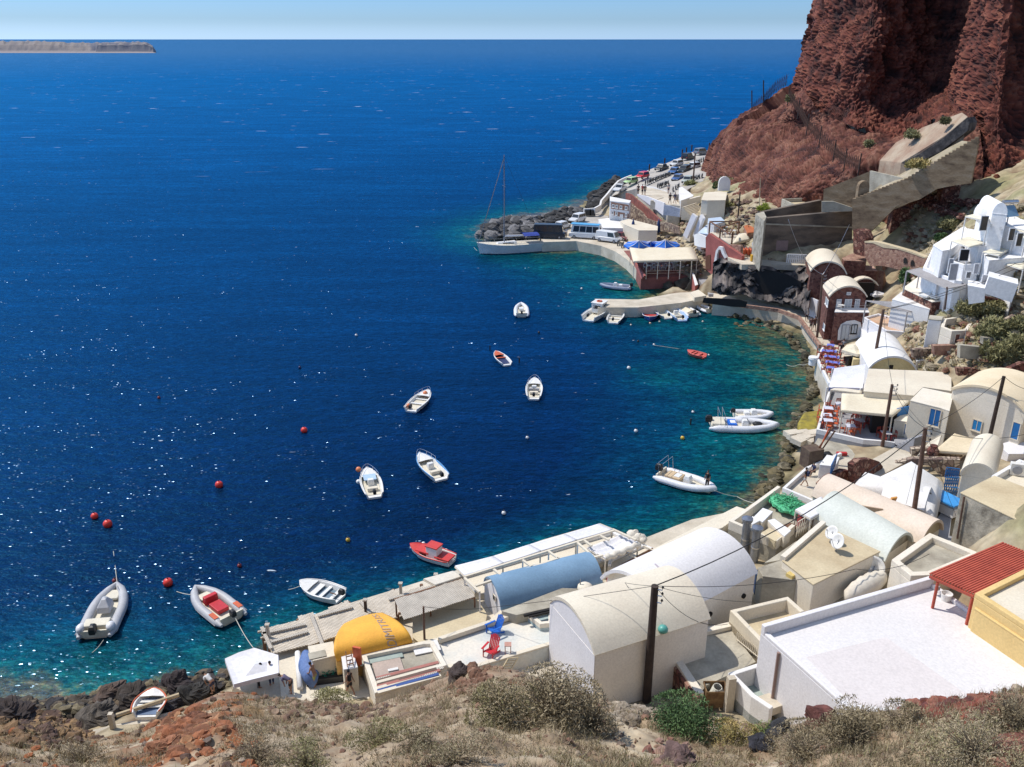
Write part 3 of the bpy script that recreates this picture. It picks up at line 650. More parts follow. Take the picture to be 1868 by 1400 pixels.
for t in rows:
    for x in HX:
        if t < 0:
            e = hill(x, 0); o = Vector((e.x, e.y, 0)).normalized(); p = e+o*(-t*9)+Vector((0,0,t*34))
            k = 0 if t < -.1 else .3
        elif t > 1: e = hill(x, 1); p = Vector((e.x*.3, -6, 35.5)); k = .3
        else: p = hill(x, t); k = min(1, .35+t*6)
        d = hdisp(p)*k; q = fbm(p*.5+Vector((2,7,1)), 5); q2 = noise.noise(p*2.5+Vector((0,4,0))); q3 = noise.noise(p*.13+Vector((3,3,3)))
        hm.v.append(p+Vector((0,0,d))); c = ncol([(.12,.075,.045),(.24,.16,.10),(.33,.245,.16),(.40,.315,.215),(.45,.37,.26)], .54+q*.6+q2*.28)
        if x < 480:    # rusty outcrops at the lower left
            r_ = fbm(p*.28+Vector((1,0,2)), 4)+.1
            if r_ > 0: c = ncol([c, (.30,.11,.04) if 230 < x < 440 else (.25,.16,.08)], min(1, r_*3.2))
        if t < .1: c = ncol([c, (.20,.11,.07)], .35+q2*.4)
        hm.c.append((*c, 1))
nu = len(HX); hm.f = [(r*nu+u, r*nu+u+1, (r+1)*nu+u+1, (r+1)*nu+u) for r in range(len(rows)-1) for u in range(nu-1)]
hm.build('near_hillside', GRD, fix=False, smooth=True, kind='structure', origin=(0, 0, 0))
def onhill(x, y):      # point of the near hillside at a bearing
    ye, D = edge(x); a = hill(x, 0); b_ = hill(x, 1)
    lo2, hi2 = 0., 1.
    for _ in range(30):
        m_ = (lo2+hi2)/2; p = a.lerp(b_, m_); Y = 700+F*math.tan(math.atan2(H-p.z, math.hypot(p.y, 0))-TH)
        if Y < y: lo2 = m_
        else: hi2 = m_
    p = a.lerp(b_, (lo2+hi2)/2); return p+Vector((0,0,hdisp(p)*.9))
def sub(m, name, mt, parent, **k): return m.build(name, mt, parent, **k)
def deck(name, zn, poly, z, zb, label, m, cat='terrace', kerb=None, kh=.35, kt=.25, km=WH, skip=(), group=None, kind=None):
    """paved platform with an upstand along its edges"""
    P = [U(zn, x, y, z) for x, y in poly]; c = sum(P, Vector())/len(P)
    root = thing(name, (c.x, c.y, zb), label, cat, group)
    MB().prism(P, zb, z).build('floor', m, root)
    if kerb:
        k = MB(); ringwalls(k, P, kt, z+.004, z+kh, skip); k.build('upstand', km, root, bevel=.03)
    return root
# quay the row stands on
q = [U('p', *p, 2.0) for p in [(486,1152),(600,1112),(745,1068),(835,1040),(990,985),(1095,955),(1168,985),(1262,948),(1378,925),(1440,960),(1470,1060),(1300,1200),(1130,1320),(900,1330),(520,1300),(424,1252),(500,1210)]]
tag(MB().prism(q, -2.5, 2.0).build('quay', COL2), kind='structure')
# boarded landing stage at the water
def boards(name, zn, A, B, Cc, z, n, m, root, gap=.15, rag=.5, th=.08, seed=1):
    rnd = random.Random(seed); mb = MB(); A, B, Cc = [U(zn, *p, z) for p in (A, B, Cc)]; d = B-A; s = Cc-B
    w0 = 0
    for i in range(n):
        w0 = w0*.8+rnd.gauss(0, .25) if rnd.random() < .45 else w0
        t0 = i/n; t1 = (i+1-gap)/n; e = s.normalized()*max(-.6, min(.6, w0))*rag; dz = Vector((0,0,rnd.uniform(-.01,.012)))
        mb.slab([A+d*t0+e+dz, A+d*t1+e+dz, A+d*t1+s+dz, A+d*t0+s+dz], Vector((0,0,-th)))
    return mb.build(name, m, root)
root = thing('boarded_landing', U('p', 600, 1150, 2.), 'pale boarded waterside landing with ragged plank ends beside the orange vault', 'landing stage')
boards('plank_floor', 'a', (345,465), (640,395), (745,600), 2.5, 26, WDP, root, .12, .35, seed=2)
boards('plank_floor', 'a', (640,385), (1050,255), (1150,470), 2.52, 34, WDP, root, .1, .6, seed=3)
boards('plank_floor', 'a', (1050,258), (1640,112), (1760,300), 2.54, 50, WDP, root, .1, .7, seed=4)
m = MB()
for a, b in (((345,465),(420,640)),((745,365),(835,600)),((1150,262),(1230,352)),((345,520),(700,440)),((420,585),(720,500)),((1375,240),(1860,95)),((800,375),(1080,300))):
    m.bar(U('a', *a, 2.66), U('a', *b, 2.66), .22, .1)
for x, y in ((312,505),(335,555),(365,590)): m.bar(U('a', x, y, 2.3), U('a', x+75, y-18, 2.3), .12, .12)
sub(m, 'beam', WDG, root)
m = MB()
for x, y in ((350,470),(400,560),(640,400),(1050,262),(1410,160),(1640,118)): p = U('a', x, y, 2.4); MB().tube([V3(p, -2), p], .12, 8).build('pile', WOOD, root)
# floor lamp posts on the landing
for i, (x, y) in enumerate(((1475,205),(1190,340),(400,545),(1760,130))):
    p = U('a', x, y, 2.5); r_ = thing('deck_post', p, ['short white post with a lantern on the plank landing','dark short post at the head of the orange vault','weathered stub post at the left end of the planks','square pale post under the tan panel at the landing edge'][i], 'post')
    MB().box((p.x, p.y, 2.95), (.18,.18,.9)).build('shaft', WDG if i != 1 else POLE, r_); MB().box((p.x, p.y, 3.45), (.28,.28,.1)).build('cap', WDG, r_)
# grey slatted roof
root = thing('slatted_roof', U('b', 300, 760, 2), 'grey corrugated shade roof sloping beside the tan terrace', 'shade roof')
boards('slats', 'b', (-90,775), (470,600), (562,750), 3.9, 46, WDG, root, .06, .1, .05, 5)
m = MB(); m.bar(U('b',-60,890,3.82), U('b',562,752,3.82), .12, .14); m.bar(U('b',-90,778,3.82), U('b',470,603,3.82), .12, .14)
sub(m, 'beam', WOOD, root); m = MB()
for x, y in ((-60,890),(200,825),(560,755),(-80,780),(240,672),(468,605)): p = U('b', x, y, 3.8); posts([(p.x, p.y, 2.1, 3.75, .1)], root, WOOD)
awning('sunshade', 'b', [(145,605),(385,540),(478,578),(240,655)], 4.0, 'small tan stretched panel over the landing edge, left of the white ones', m=CANT, zg=2.4, valance=0, sag=.02, posts=(2,3))
# white canvas panels over the water terrace
lab = ['first white sunshade panel from the small tan one','second white sunshade panel from the small tan one','third white sunshade panel, left of the sloping end panel','far end white sunshade panel nearest the open corner frame']
seg = [((400,500),(708,421),(795,475),(478,578)), ((712,420),(1003,326),(1098,378),(800,474)), ((1007,325),(1293,241),(1388,289),(1103,377)), ((1297,240),(1570,157),(1678,205),(1393,288))]
for sg, lb in zip(seg, lab): awning('sunshade', 'b', sg, 4.6, lb, m=CANW, zg=2.4, valance=0, sag=.05, posts=(2,), group='white sunshade panels over the water terrace')
deck('water_terrace', 'b', [(440,600),(1680,235),(1800,300),(1600,470),(700,730),(560,720)], 2.5, -1.5, 'cream waterside terrace floor under the white sunshade frame', CR3, kerb=1, kh=.25, skip=(3,4))
root = thing('open_trellis', U('b', 1000, 520, 2.5), 'white open beam frame between the white sunshades and the blue vault', 'frame')
m = MB(); zt = 4.55
for a, b in (((478,590),(1690,215)),((565,665),(1060,500)),((478,600),(600,715)),((715,530),(800,600)),((950,455),(1025,512)),((1160,385),(1240,440)),((1395,315),(1520,425)),((1450,297),(1510,340)),((1580,258),(1650,292)),((1680,205),(1868,290)),((1500,440),(1600,415)),((1060,500),(1240,440))):
    m.bar(U('b', *a, zt), U('b', *b, zt), .16, .12)
sub(m, 'beam', CR3, root); m = MB()
for x, y in ((478,590),(950,455),(1160,385),(1395,315),(1675,210),(600,715),(1520,425)): p = U('b', x, y, zt); posts([(p.x, p.y, 2.5, 4.49, .1)], root, WH)
awning('folded_canvas', 'b', [(1470,352),(1740,250),(1890,310),(1620,440)], 4.2, 'rumpled off-white canvas roof at the corner of the water terrace', m=CANW, zg=2.5, fold=.07, sag=.25)
m = MB(); pts = [U('b', 1622+ (1900-1622)*i/14, 440-(440-325)*i/14, 4.1) + Vector((0,0,.08*math.sin(i*1.7))) for i in range(15)]
m.tube(pts, [.22+.05*math.sin(i*2.1) for i in range(15)], 8).build('rolled_canvas', CANT, label='thick grey roll of canvas hung on the corner terrace edge', cat='canvas', smooth=True)
# right of it: low walls and loungers terrace
deck('sun_terrace', 's', [(80,890),(520,690),(655,742),(700,790),(430,900),(200,1010),(60,960)], 2.9, 1.5, 'narrow cream sun terrace between the rolled canvas and white vault', CR3, kerb=1, kh=.2, skip=(4,5))
MB().bar(U('s', 245,962,3.25), U('s', 650,742,3.25), .1, .35).build('bench_back', WOOD, label='long dark brown bench back along the narrow sun terrace', cat='bench')
m = MB(); m.bar(U('s', 290,775,3.6), U('s', 490,880,3.6), .08, .08); m.bar(U('s', 530,690,3.6), U('s', 715,775,3.6), .08, .08)
m.build('rail', CR3, label='pale rail across the narrow sun terrace', cat='railing')
m = MB(); rnd = random.Random(5)
for i in range(9): p = U('s', 385+i*17, 545+i*9+rnd.uniform(-12, 8), 3.3); m.ball(p, (.5*rnd.uniform(.5,1), .35, .42*rnd.uniform(.6,1.1)), 9, jit=.25)
m.build('draped_cover', CANT, label='heap of cream canvas bundled at the terrace corner by the water', cat='canvas', smooth=True)
# long white sloping terrace along the water
flat('waterside_wall_terrace', 's', [(655,748),(1745,190),(1880,235),(1560,470),(1000,660),(720,800)], 3.6, -2, 'long white flat terrace running along the turquoise water behind the white vault', 'terrace', CR3, CR3)
# --- the blue vault
def vq(name, zn, E0, E1, z, w, rise, zb, label, **k):
    """vault whose near eave runs E0 -> E1 (left to right), width w away from the viewer; the left gable shows"""
    a, b = U(zn, *E0, z), U(zn, *E1, z); d = (b-a).normalized(); n = Vector((-d.y, d.x, 0))
    return vault(name, a+n*w, a, b, z, rise, zb, label, **k)
bv = vq('blue_vault_house', 'b', (778,858), (1590,640), 3.3, 3.0, 1.25, 1.5, 'small house with a sky blue barrel roof and white end wall', wall=WL, roof=BLV, gable=WL, lip=0, over=.05, cat='house')
a, b = U('b', 778, 858, 3.3), U('b', 1590, 640, 3.3); d = (b-a).normalized(); n_ = Vector((-d.y, d.x, 0))
opening(bv, 'b', a-d*.07, a+n_*3-d*.07, 712, 735, 732, 782, DRK, CR, bars=False, sill=False, fw=.05)
r_, _ = flat('cream_terrace', 'b', [(60,895),(560,755),(660,905),(640,990),(200,1110),(110,1130),(60,1090)], 2.9, 1, 'tan flat terrace between the orange vault and the blue chair', 'terrace', CR2, CR2)
deck('white_terrace', 'b', [(20,1160),(640,990),(780,860),(1000,800),(1190,830),(1190,1150),(560,1340),(190,1340)], 3.0, .5, 'white washed terrace with the blue and red deck chairs', TER, kerb=1, kh=.14, kt=.3, skip=(2,3,4), km=CR3)
MB().bar(U('b',270,1105,3.25), U('b',870,905,3.25), .3, .3).build('low_wall', CR3, label='low cream wall behind the blue deck chair', cat='wall')
root = thing('roof_slab', U('b', 1200, 690, 3), 'flat grey roof with a small dome vent beside the blue vault', 'roof')
MB().prism([U('b', *p, 3.7) for p in ((780,868),(1270,680),(1500,690),(1380,790),(900,900))], 2.5, 3.7).build('slab', CO, root); MB().lathe(U('b',1455,690,3.7), [(.55,0),(.5,.25),(.3,.4),(.02,.45)], 14).build('dome', CR3, root, smooth=True)
MB().tube([U('b',1415,690,3.7), U('b',1415,690,3.7)+Vector((0,0,.8))], .04, 6).build('vent_pipe', MET, root)
deck('sunken_blue_court', 'b', [(955,900),(1190,840),(1190,1000),(1090,1010)], 3.2, 2, 'sunken court with a washed out blue floor against the tall vault house', mat('washed blue floor', (.30,.46,.52), .85, (.55,.56,.52), .9, .2, 6), kerb=1, kh=.35, km=CR)
m = MB(); m.bar(U('b',960,905,3.75), U('b',1190,852,3.75), .16, .16); m.bar(U('b',1000,915,3.7), U('b',1190,868,3.7), .12, .1)
m.build('stacked_beams', DRK, label='dark timbers lying along the sunken blue court', cat='timber')
# --- orange vault with lettering (plan tapers towards the water, roof is one low swell)
def bz(a, b, c, t): return tuple(a[i]*(1-t)**2+2*b[i]*t*(1-t)+c[i]*t*t for i in (0, 1))
def ozp(s_, t_):      # s 0 left .. 1 right, t 0 near .. 1 far
    zz = 3.3+1.05*math.sin(math.pi*min(1, t_*.93+.05))**.8
    l = bz((955,745), (885,575), (1010,437), t_); r_ = bz((1572,597), (1535,430), (1320,345), t_); b_ = 1-abs(2*s_-1)**2
    x = l[0]+(r_[0]-l[0])*s_; y = l[1]+(r_[1]-l[1])*s_-18*b_*math.sin(math.pi*t_*.5)
    return U('a', x, y, zz)
c = U('a', 1250, 540, 3); ov = thing('orange_vault_house', (c.x, c.y, 1.5), 'house with a bright orange barrel roof lettered in grey', 'house')
m = MB(); n = 26
g_ = [[ozp(i/n, j/n) for i in range(n+1)] for j in range(n+1)]
m.v = [p for r_ in g_ for p in r_]; m.f = [(j*(n+1)+i, j*(n+1)+i+1, (j+1)*(n+1)+i+1, (j+1)*(n+1)+i) for j in range(n) for i in range(n)]
o = m.build('roof', ORV, ov, smooth=True); sd = o.modifiers.new('s', 'SOLIDIFY'); sd.thickness = .12; sd.offset = -1
rim = [g_[0][i] for i in range(n+1)]+[g_[j][n] for j in range(1, n+1)]+[g_[n][i] for i in range(n-1, -1, -1)]+[g_[j][0] for j in range(n-1, 0, -1)]
cc_ = sum(rim, Vector())/len(rim); m = MB(); k = len(rim); ins = [p.lerp(cc_, .02) for p in rim]
m.v = [V3(p, 1.2) for p in ins]+[p-Vector((0,0,.06)) for p in ins]; m.f = [(i, (i+1)%k, k+(i+1)%k, k+i) for i in range(k)]; m.build('wall', mat('orange cream wall', (.74,.46,.16), .85), ov)
tc = bpy.data.curves.new('lettering', 'FONT'); tc.body = 'DIMITRIS'; tc.size = 1.; tc.shear = .2
to = bpy.data.objects.new('lettering_src', tc); COL.objects.link(to); bpy.context.view_layer.update()
tme = bpy.data.meshes.new_from_object(to); bpy.data.objects.remove(to)
bm = bmesh.new(); bm.from_mesh(tme)
for _ in range(3): bmesh.ops.subdivide_edges(bm, edges=[e for e in bm.edges if e.calc_length() > .12], cuts=1)
bmesh.ops.triangulate(bm, faces=bm.faces)
xs_ = [v.co.x for v in bm.verts]; ys_ = [v.co.y for v in bm.verts]; x0, x1, y0, y1 = min(xs_), max(xs_), min(ys_), max(ys_)
for v in bm.verts:
    s_ = (v.co.x-x0)/(x1-x0); t_ = (v.co.y-y0)/(y1-y0); tt = .03+.93*s_
    v.co = ozp(.80+.02*s_-.12*t_, tt)+Vector((0,-.01,.025))-wloc(ov)
bm.to_mesh(tme); bm.free(); tme.materials.clear(); tme.materials.append(mat('faded grey lettering', (.40,.30,.24), .8))
to = bpy.data.objects.new('lettering', tme); COL.objects.link(to); to.parent = ov
# cabin yard between orange vault and hill
flat('hatch_cabin', 'a', [(720,630),(925,590),(948,705),(760,750)], 3.6, 1.5, 'small cream cabin with a square roof hatch beside the green net', 'shed', CR3, CR3)
MB().box(U('a', 795, 690, 3.74), (1.0,.6,.07), .35).build('roof_hatch', CO, label='pale grey hatch lid lying on the small cream cabin roof', cat='hatch')
flat('yard_cabinet', 'a', [(985,685),(1085,665),(1125,800),(1010,820)], 3.7, 1.8, 'tall white cabinet shed carrying an upturned bench', 'shed', CR3, WH)
m = MB()
for a, b in (((1025,660),(1040,790)),((1068,655),(1090,780))): m.bar(U('a',*a,4.3), U('a',*b,3.9), .05, .05)
for k in range(3): m.bar(U('a',1030+k*6,705+k*32,4.2-k*.1), U('a',1076+k*6,695+k*32,4.2-k*.1), .05, .05)
m.build('upturned_bench', WOOD, label='upturned brown wooden bench on top of the white cabinet shed', cat='bench')
rt, _ = flat('flat_roof_store', 'a', [(1150,680),(1660,575),(1740,575),(1850,770),(1262,1000)], 3.6, 1.0, 'store with a patchy pale roof holding a pile of planks', 'shed', CR, CO, parapet=.35, pt=.3)
for i, (x, y, w2, d2, mm, lb) in enumerate(((1310,705,2.6,.9,GRN,'grey green sheet lying at the head of the plank store roof'),(1370,790,1.7,1.3,mat('pinkish board', (.50,.40,.34),.8),'pinkish board lying flat on the plank store roof'),(1680,630,1.6,1.0,WH,'white panel lying at the right corner of the plank store roof'),(1410,808,.6,.2,GEL,'small white plank lying on the pinkish board'))):
    z_ = 3.33 if i < 3 else 3.42
    MB().box(U('a', x, y, z_), (w2, d2, .06), .32).build('loose_sheet', mm, label=lb, cat='board')
rnd = random.Random(3)
cl_ = [mat('faded red plank', (.42,.17,.14), .85), WDG, CR3, mat('blue edged plank', (.04,.09,.28), .7), mat('dark old plank', (.16,.10,.08), .9)]
for i in range(11):
    t = i/10; c1 = (1275+t*10, 880+t*115); c2 = (1820-t*20+rnd.uniform(-60,20), 750+t*105)
    MB().bar(U('a', *c1, 3.5+rnd.random()*.12), U('a', *c2, 3.5+rnd.random()*.12), .22, .07).build('plank', cl_[(0,1,4,2,1,4,0,2,1,3,2)[i]], group='planks piled on the store roof', label=['faded red plank, rearmost of the pile on the store roof','grey weathered plank just in front of the rearmost red one','dark old plank beneath the grey ones at the back of the pile','cream plank in the back half of the roof pile','grey plank at the middle of the roof pile','dark plank at the middle of the roof pile, beside a red one','thin faded red plank in the front half of the roof pile','cream plank in the front half of the roof pile','grey plank third from the front of the roof pile','blue edged plank along the front of the roof pile','foremost cream plank at the lower edge of the store roof'][i], cat='plank')
deck('work_yard', 'a', [(470,740),(640,690),(745,760),(1130,830),(1230,1000),(1200,1090),(820,1070),(505,1050)], 2.1, .3, 'cream paved work yard where three men stand', CR3)
umbrella('large off-white canvas shade at the waterfront edge', ('a', [(45,720),(160,668),(285,632),(478,690),(482,835),(300,880),(118,928)]), (290,765), 3.55, 3.72, 1.9, CANW)
deck('shade_floor', 'a', [(170,960),(480,850),(520,1060),(300,1010)], 1.9, .2, 'pale concrete strip under the off-white waterfront shade', COL2)
# roll, blue cover, crates
MB().tube([U('a',635,670,2.6), U('a',655,960,2.4)], .17, 10).build('white_pipe', WH, label='long white pipe lying beside the blue covered boat stand', cat='pipe', smooth=True)
m = MB(); pp = []
for i in range(9):
    c = U('a', 705+i*5, 700+i*24, 2.7); wd = .62*(math.sin(math.pi*(i+.6)/9.6))**.5
    pp.append([c+Vector((math.cos(t)*wd, math.sin(t)*.12, math.sin(t)*.45*(1+.15*math.sin(i*2.3+t*3)))) for t in [2*math.pi*k/10 for k in range(10)]])
m.loft(pp).build('covered_dinghy', mat('blue tarpaulin', (.12,.20,.42), .7, (.08,.14,.33), 2., .5, 8), label='dinghy wrapped in a blue tarpaulin next to the shirtless man', cat='boat', smooth=True)
def netheap(zn, pts, z, label, mt, r=.5, n=420, th=.02, seed=1, base=NET):
    rnd = random.Random(seed); m = MB(); c = [U(zn, x, y, z) for x, y in pts]; cc_ = sum(c, Vector())/len(c)
    for i in range(n):
        p = c[rnd.randrange(len(c))].lerp(c[rnd.randrange(len(c))], rnd.random())+Vector((rnd.gauss(0,r*.35), rnd.gauss(0,r*.35), abs(rnd.gauss(.15,.18))))
        q = p+Vector((rnd.gauss(0,.16), rnd.gauss(0,.16), rnd.gauss(0,.08))); s = q+Vector((rnd.gauss(0,.16), rnd.gauss(0,.16), rnd.gauss(-.03,.08))); m.tube([p, q, s], th, 4)
    for p in c: m.ball(p+Vector((0,0,.02)), (r, r, .3), 9, jit=.3)
    return m.build('fishing_net', mt, label=label, cat='net', fix=False)
netheap('a', [(840,820),(880,810),(925,830),(860,850)], 2.3, 'heap of sea green fishing net in the work yard', NET, .4, 500, .022)
MB().box(U('a', 860, 875, 2.3), (2.2,.7,.45), .2).build('net_crate', BLK, label='low black crate under the sea green fishing net', cat='crate')
m = MB(); c = U('a', 1120, 700, 3.9)
MB().box(c, (.5,.14,1.3), -.3).build('striped_board', ORG, label='orange and black striped warning board beside the white cabinet', cat='board')
# --- tall white vault house at the centre
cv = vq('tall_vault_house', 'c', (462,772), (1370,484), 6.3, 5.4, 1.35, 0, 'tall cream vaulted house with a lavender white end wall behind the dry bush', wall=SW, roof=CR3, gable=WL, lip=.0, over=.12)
a, b = U('c', 462, 772, 6.3), U('c', 1370, 484, 6.3); d = (b-a).normalized(); n_ = Vector((-d.y, d.x, 0))
MB().slab([V3(a, .1)-d*.03, V3(a+n_*5.4, .1)-d*.03, V3(a+n_*5.4, 6.28)-d*.03, V3(a, 6.28)-d*.03], d*.02).build('end_wall', WL, cv)
MB().lathe(U('c',1003,575,6.62), [(.27,0),(.3,.14),(.22,.3),(.05,.36)], 12).build('green_pot', mat('teal glaze', (.10,.38,.33), .4), label='small teal pot on the edge of the tall vault roof', cat='pot', smooth=True)
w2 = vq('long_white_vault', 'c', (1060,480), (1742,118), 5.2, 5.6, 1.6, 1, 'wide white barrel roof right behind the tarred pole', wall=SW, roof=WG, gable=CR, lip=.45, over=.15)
A_, B_ = U('c', 1060, 480, 5.2), U('c', 1742, 118, 5.2)
for x, y in ((1375,437),(1643,293)): p = OW('c', x, y, A_, B_); n2 = Vector((B_.y-A_.y, A_.x-B_.x, 0)).normalized(); n2 = n2 if n2.dot(p) < 0 else -n2; MB().tube([p, p+n2*.12], .17, 12).build('vent_hole', DRK, w2)
MB().box(U('b',1651,620,4.2), (.3,.3,1.1)).build('red_pilaster', mat('crimson paint', (.5,.04,.05), .6), w2)
MB().box(U('c',958,85,6.75), (.12,.6,.5), .4).build('roof_slot', mat('mauve slot', (.45,.38,.42),.8), w2)
# timber fence in shadow below the tall house
a, b = U('c', 560, 1120, 1.5), U('c', 880, 1010, 1.5); root = thing('plank_fence', (a+b)/2, 'rickety dark plank fence in the shadow of the tall vault house', 'fence'); m = MB(); rnd = random.Random(9)
for i in range(22):
    p = a.lerp(b, i/21)+Vector((.2*rnd.random(), -.3, 0)); m.box((p.x, p.y, 1.6+rnd.random()*.15), (.16,.04,2.3+rnd.random()*.4), .3, ('X', rnd.uniform(-.08,.08)))
sub(m, 'boarding', POLB, root); m = MB()
for k in range(4): m.bar(a+Vector((0,-.4-k*.25,1.3+k*.06)), b+Vector((-.6*k*.3,-.4-k*.25,1.5+k*.05)), .2, .05)
sub(m, 'loose_roof_boards', POLE, root)
# --- concrete terrace with rubble wall, right of the pole
deck('concrete_court', 'c', [(975,660),(1540,530),(1570,600),(1745,822),(1350,1010),(1270,1110)], 3.6, 0, 'bare concrete court with a dead plant in its corner', CO, kerb=1, kh=.3, kt=.45, skip=(1,2,3,4), km=CR)
wallpoly('rubble_wall', 'c', U('c',965,680,3.5), U('c',1260,1150,3.5), [(972,690),(1270,1120),(1160,1130),(940,1160),(955,900)], .4, RST, label='red and grey rubble wall below the concrete court', cat='wall')
m = MB(); rnd = random.Random(4); c = U('c', 1160, 730, 3.6)
for i in range(60): m.tube([c+Vector((rnd.gauss(0,.15), rnd.gauss(0,.15), 0)), c+Vector((rnd.gauss(0,.5), rnd.gauss(0,.4), rnd.uniform(.5,1.2)))], .012, 4)
m.build('dead_plant', mat('dead twigs', (.16,.12,.10), .9), label='leafless dark plant in the corner of the concrete court', cat='plant')
m = MB(); a, b = U('c',1590,650,3.7), U('c',1770,800,3.7)
for i in range(14):
    p = a.lerp(b, i/13); m.tube([p, p+Vector((.05,.1,.55))], .025, 5); m.tube([p+Vector((0,0,.55)), p+Vector((.25,.1,.3)), p], .02, 5)
m.tube([a+Vector((0,0,.1)), b+Vector((0,0,.1))], .03, 5); m.build('white_railing', CR3, label='bent white iron railing leaning on the court wall', cat='railing')
for i, (poly, zt_, zf, fm, lb) in enumerate((([(105,372),(452,290),(552,378),(470,470),(362,640)], 4.9, 4.05, CR2, 'walled yard with an orange tan floor above the concrete court'), ([(92,748),(355,662),(360,880),(345,965),(232,890)], 4.5, 3.3, GRN, 'small walled yard with a grey green floor beside the big white roof'))):
    P = [U('d', *p, zt_) for p in poly]; c = sum(P, Vector())/len(P); root = thing('walled_yard', (c.x, c.y, 0), lb, 'yard')
    MB().prism(P, 0, zf).build('floor', fm, root); mw = MB(); ringwalls(mw, P, .3, .5, zt_, (2, 3) if i == 0 else (1, 2))
    mw.build('wall', WH if i else CR3, root, bevel=.05)
MB().box(U('d',310,950,3.5), (1.5,1.1,.5), .4).build('step_block', COL2, label='pale stone step block in the grey green yard corner', cat='block')
wallpoly('rubble_wall', 'd', U('d',60,830,3), U('d',260,1050,3), [(105,840),(235,965),(270,1080),(70,1080)], .5, RST, label='purple red rubble wall under the small walled yard', cat='wall')
p = U('d', 85, 1040, 1.8); MB().box((p.x, p.y, 3.3), (.45,.35,3.2), .2).build('concrete_post', COL2, label='leaning grey concrete post beside the green shrub', cat='post')
root = thing('old_crate', U('c',1400,1130,2.6), 'open rusty box full of coiled rope by the concrete post', 'crate')
cx_ = U('c', 1420, 1080, 3.2); m = MB()
for dx, dy, sx_, sy_ in ((-.6,0,.05,.9),(.6,0,.05,.9),(0,.45,1.25,.05),(0,-.45,1.25,.05)): m.box(cx_+Vector((dx, dy, 0)), (sx_, sy_, 1.1))
sub(m, 'sides', mat('rusty board', (.24,.15,.07), .9, (.12,.06,.03), 3.), root); m = MB()
for k in range(9): m.tube([cx_+Vector((.4*math.cos(t)*(1-k*.05)+.1, .3*math.sin(t), .15+k*.045)) for t in [i*.5 for i in range(13)]], .03, 5)
sub(m, 'coiled_rope', ROPE, root)
# --- big white flat roof
A_ = U('d', 292, 468, 7.4); N_ = U('d', 1308, 176, 7.4); S0 = U('d', 818, 935, 7.4); S_ = A_+(S0-A_)*1.55; E_ = N_+(U('d', 1868, 560, 7.4)-N_).normalized()*(S_-A_).length*1.05
c = (A_+N_+S_+E_)/4; root = thing('big_white_house', (c.x, c.y, 0), 'large house with a broad plain white roof at the lower right', 'house')
MB().prism([A_, N_, E_, S_], 0, 6.9).build('wall', WL, root, bevel=.04)
d1 = (N_-A_).normalized(); d2 = (S_-A_).normalized(); m = MB()
m.prism([A_, N_, N_+d2*.32, A_+d2*.32], 6.904, 7.55); m.prism([A_+d2*.33, S_, S_+d1*.16, A_+d1*.3+d2*.33], 6.904, 7.12); m.prism([N_+d2*.33, E_, E_-d1*.25, N_-d1*.25+d2*.33], 6.904, 7.16)
sub(m, 'parapet', WL, root, bevel=.05)
MB().prism([A_+d1*.31+d2*.33, N_+d2*.33-d1*.26, E_-d1*.26, S_+d1*.17], 6.8, 6.908).build('roof', WG, root)
tint = mat('second coat of paint', (.70,.65,.64), .85, (.66,.61,.60), .3, .1, 7)
MB().prism([U('d', *p, 6.9) for p in ((560,655),(1040,535),(1560,905),(1500,1010),(830,935))], 6.9, 6.912).build('newer_paint_patch', tint, root)
p0, p1 = OW('d', 405, 625, A_, S_), OW('d', 370, 970, A_, S_); o_ = Vector((-.1,-.03,0)); MB().tube([V3(p0,p0.z)+o_, V3(p0,p1.z)+o_], .085, 8).build('drainpipe', mat('brown stained pipe', (.30,.20,.17), .7), root)
root = thing('roof_bucket', U('d',1398,300,6.92), 'white bucket standing at the corner of the broad white roof', 'bucket')
MB().lathe(U('d',1398,310,6.92), [(.26,0),(.34,.45),(.30,.45),(.24,.06)], 14).build('pail', GEL, root, smooth=30)
MB().box(U('d',1345,240,7.4), (.3,.22,.25), .3).build('floodlight', GYF, label='small grey floodlight on the corner of the broad white roof', cat='lamp')
# --- red pergola
root = thing('red_pergola', U('e',1600,850,6), 'bright red slatted pergola over the terrace next to the broad white roof', 'pergola')
z_ = 9.0; C4 = [U('e', *p, z_) for p in ((1305,880),(1745,692),(2120,830),(1570,1000))]; C4[2] = C4[1]+(C4[3]-C4[0]); m = MB()
for i in range(17): t = i/16; m.bar(C4[0].lerp(C4[3], t), C4[1].lerp(C4[2], t), (C4[3]-C4[0]).length/16*.62, .09)
sub(m, 'slats', REDP, root)
m = MB()
for a, b in ((0,3),(1,2)): m.bar(C4[a]-Vector((0,0,.17)), C4[b]-Vector((0,0,.17)), .14, .16)
sub(m, 'beam', REDP, root); m = MB()
for p in (C4[0].lerp(C4[3], .2), C4[3]*.98+C4[0]*.02, C4[1], C4[2]): posts([(p.x, p.y, 5, 8.7, .13)], root, REDP)
# --- yellow house at the right edge
yh = flat('yellow_house', 'd', [(1575,270),(1880,120),(2300,330),(1900,480)], 9.2, 2, 'yellow ochre house with a cream roof at the right edge', 'house', YEL, CR3, parapet=.3, pt=.35)
flat('yellow_lower_block', 'd', [(1572,372),(1640,275),(1868,352),(2200,500),(2100,720),(1880,575)], 8.3, 2, 'curved yellow ochre lower roof in front of the yellow house', 'building', YEL, YEL)
# ================= middle village: the roofs between the white vault and the restaurant quay
def stepwall(*a, **k): return wallpoly(*a, **k)
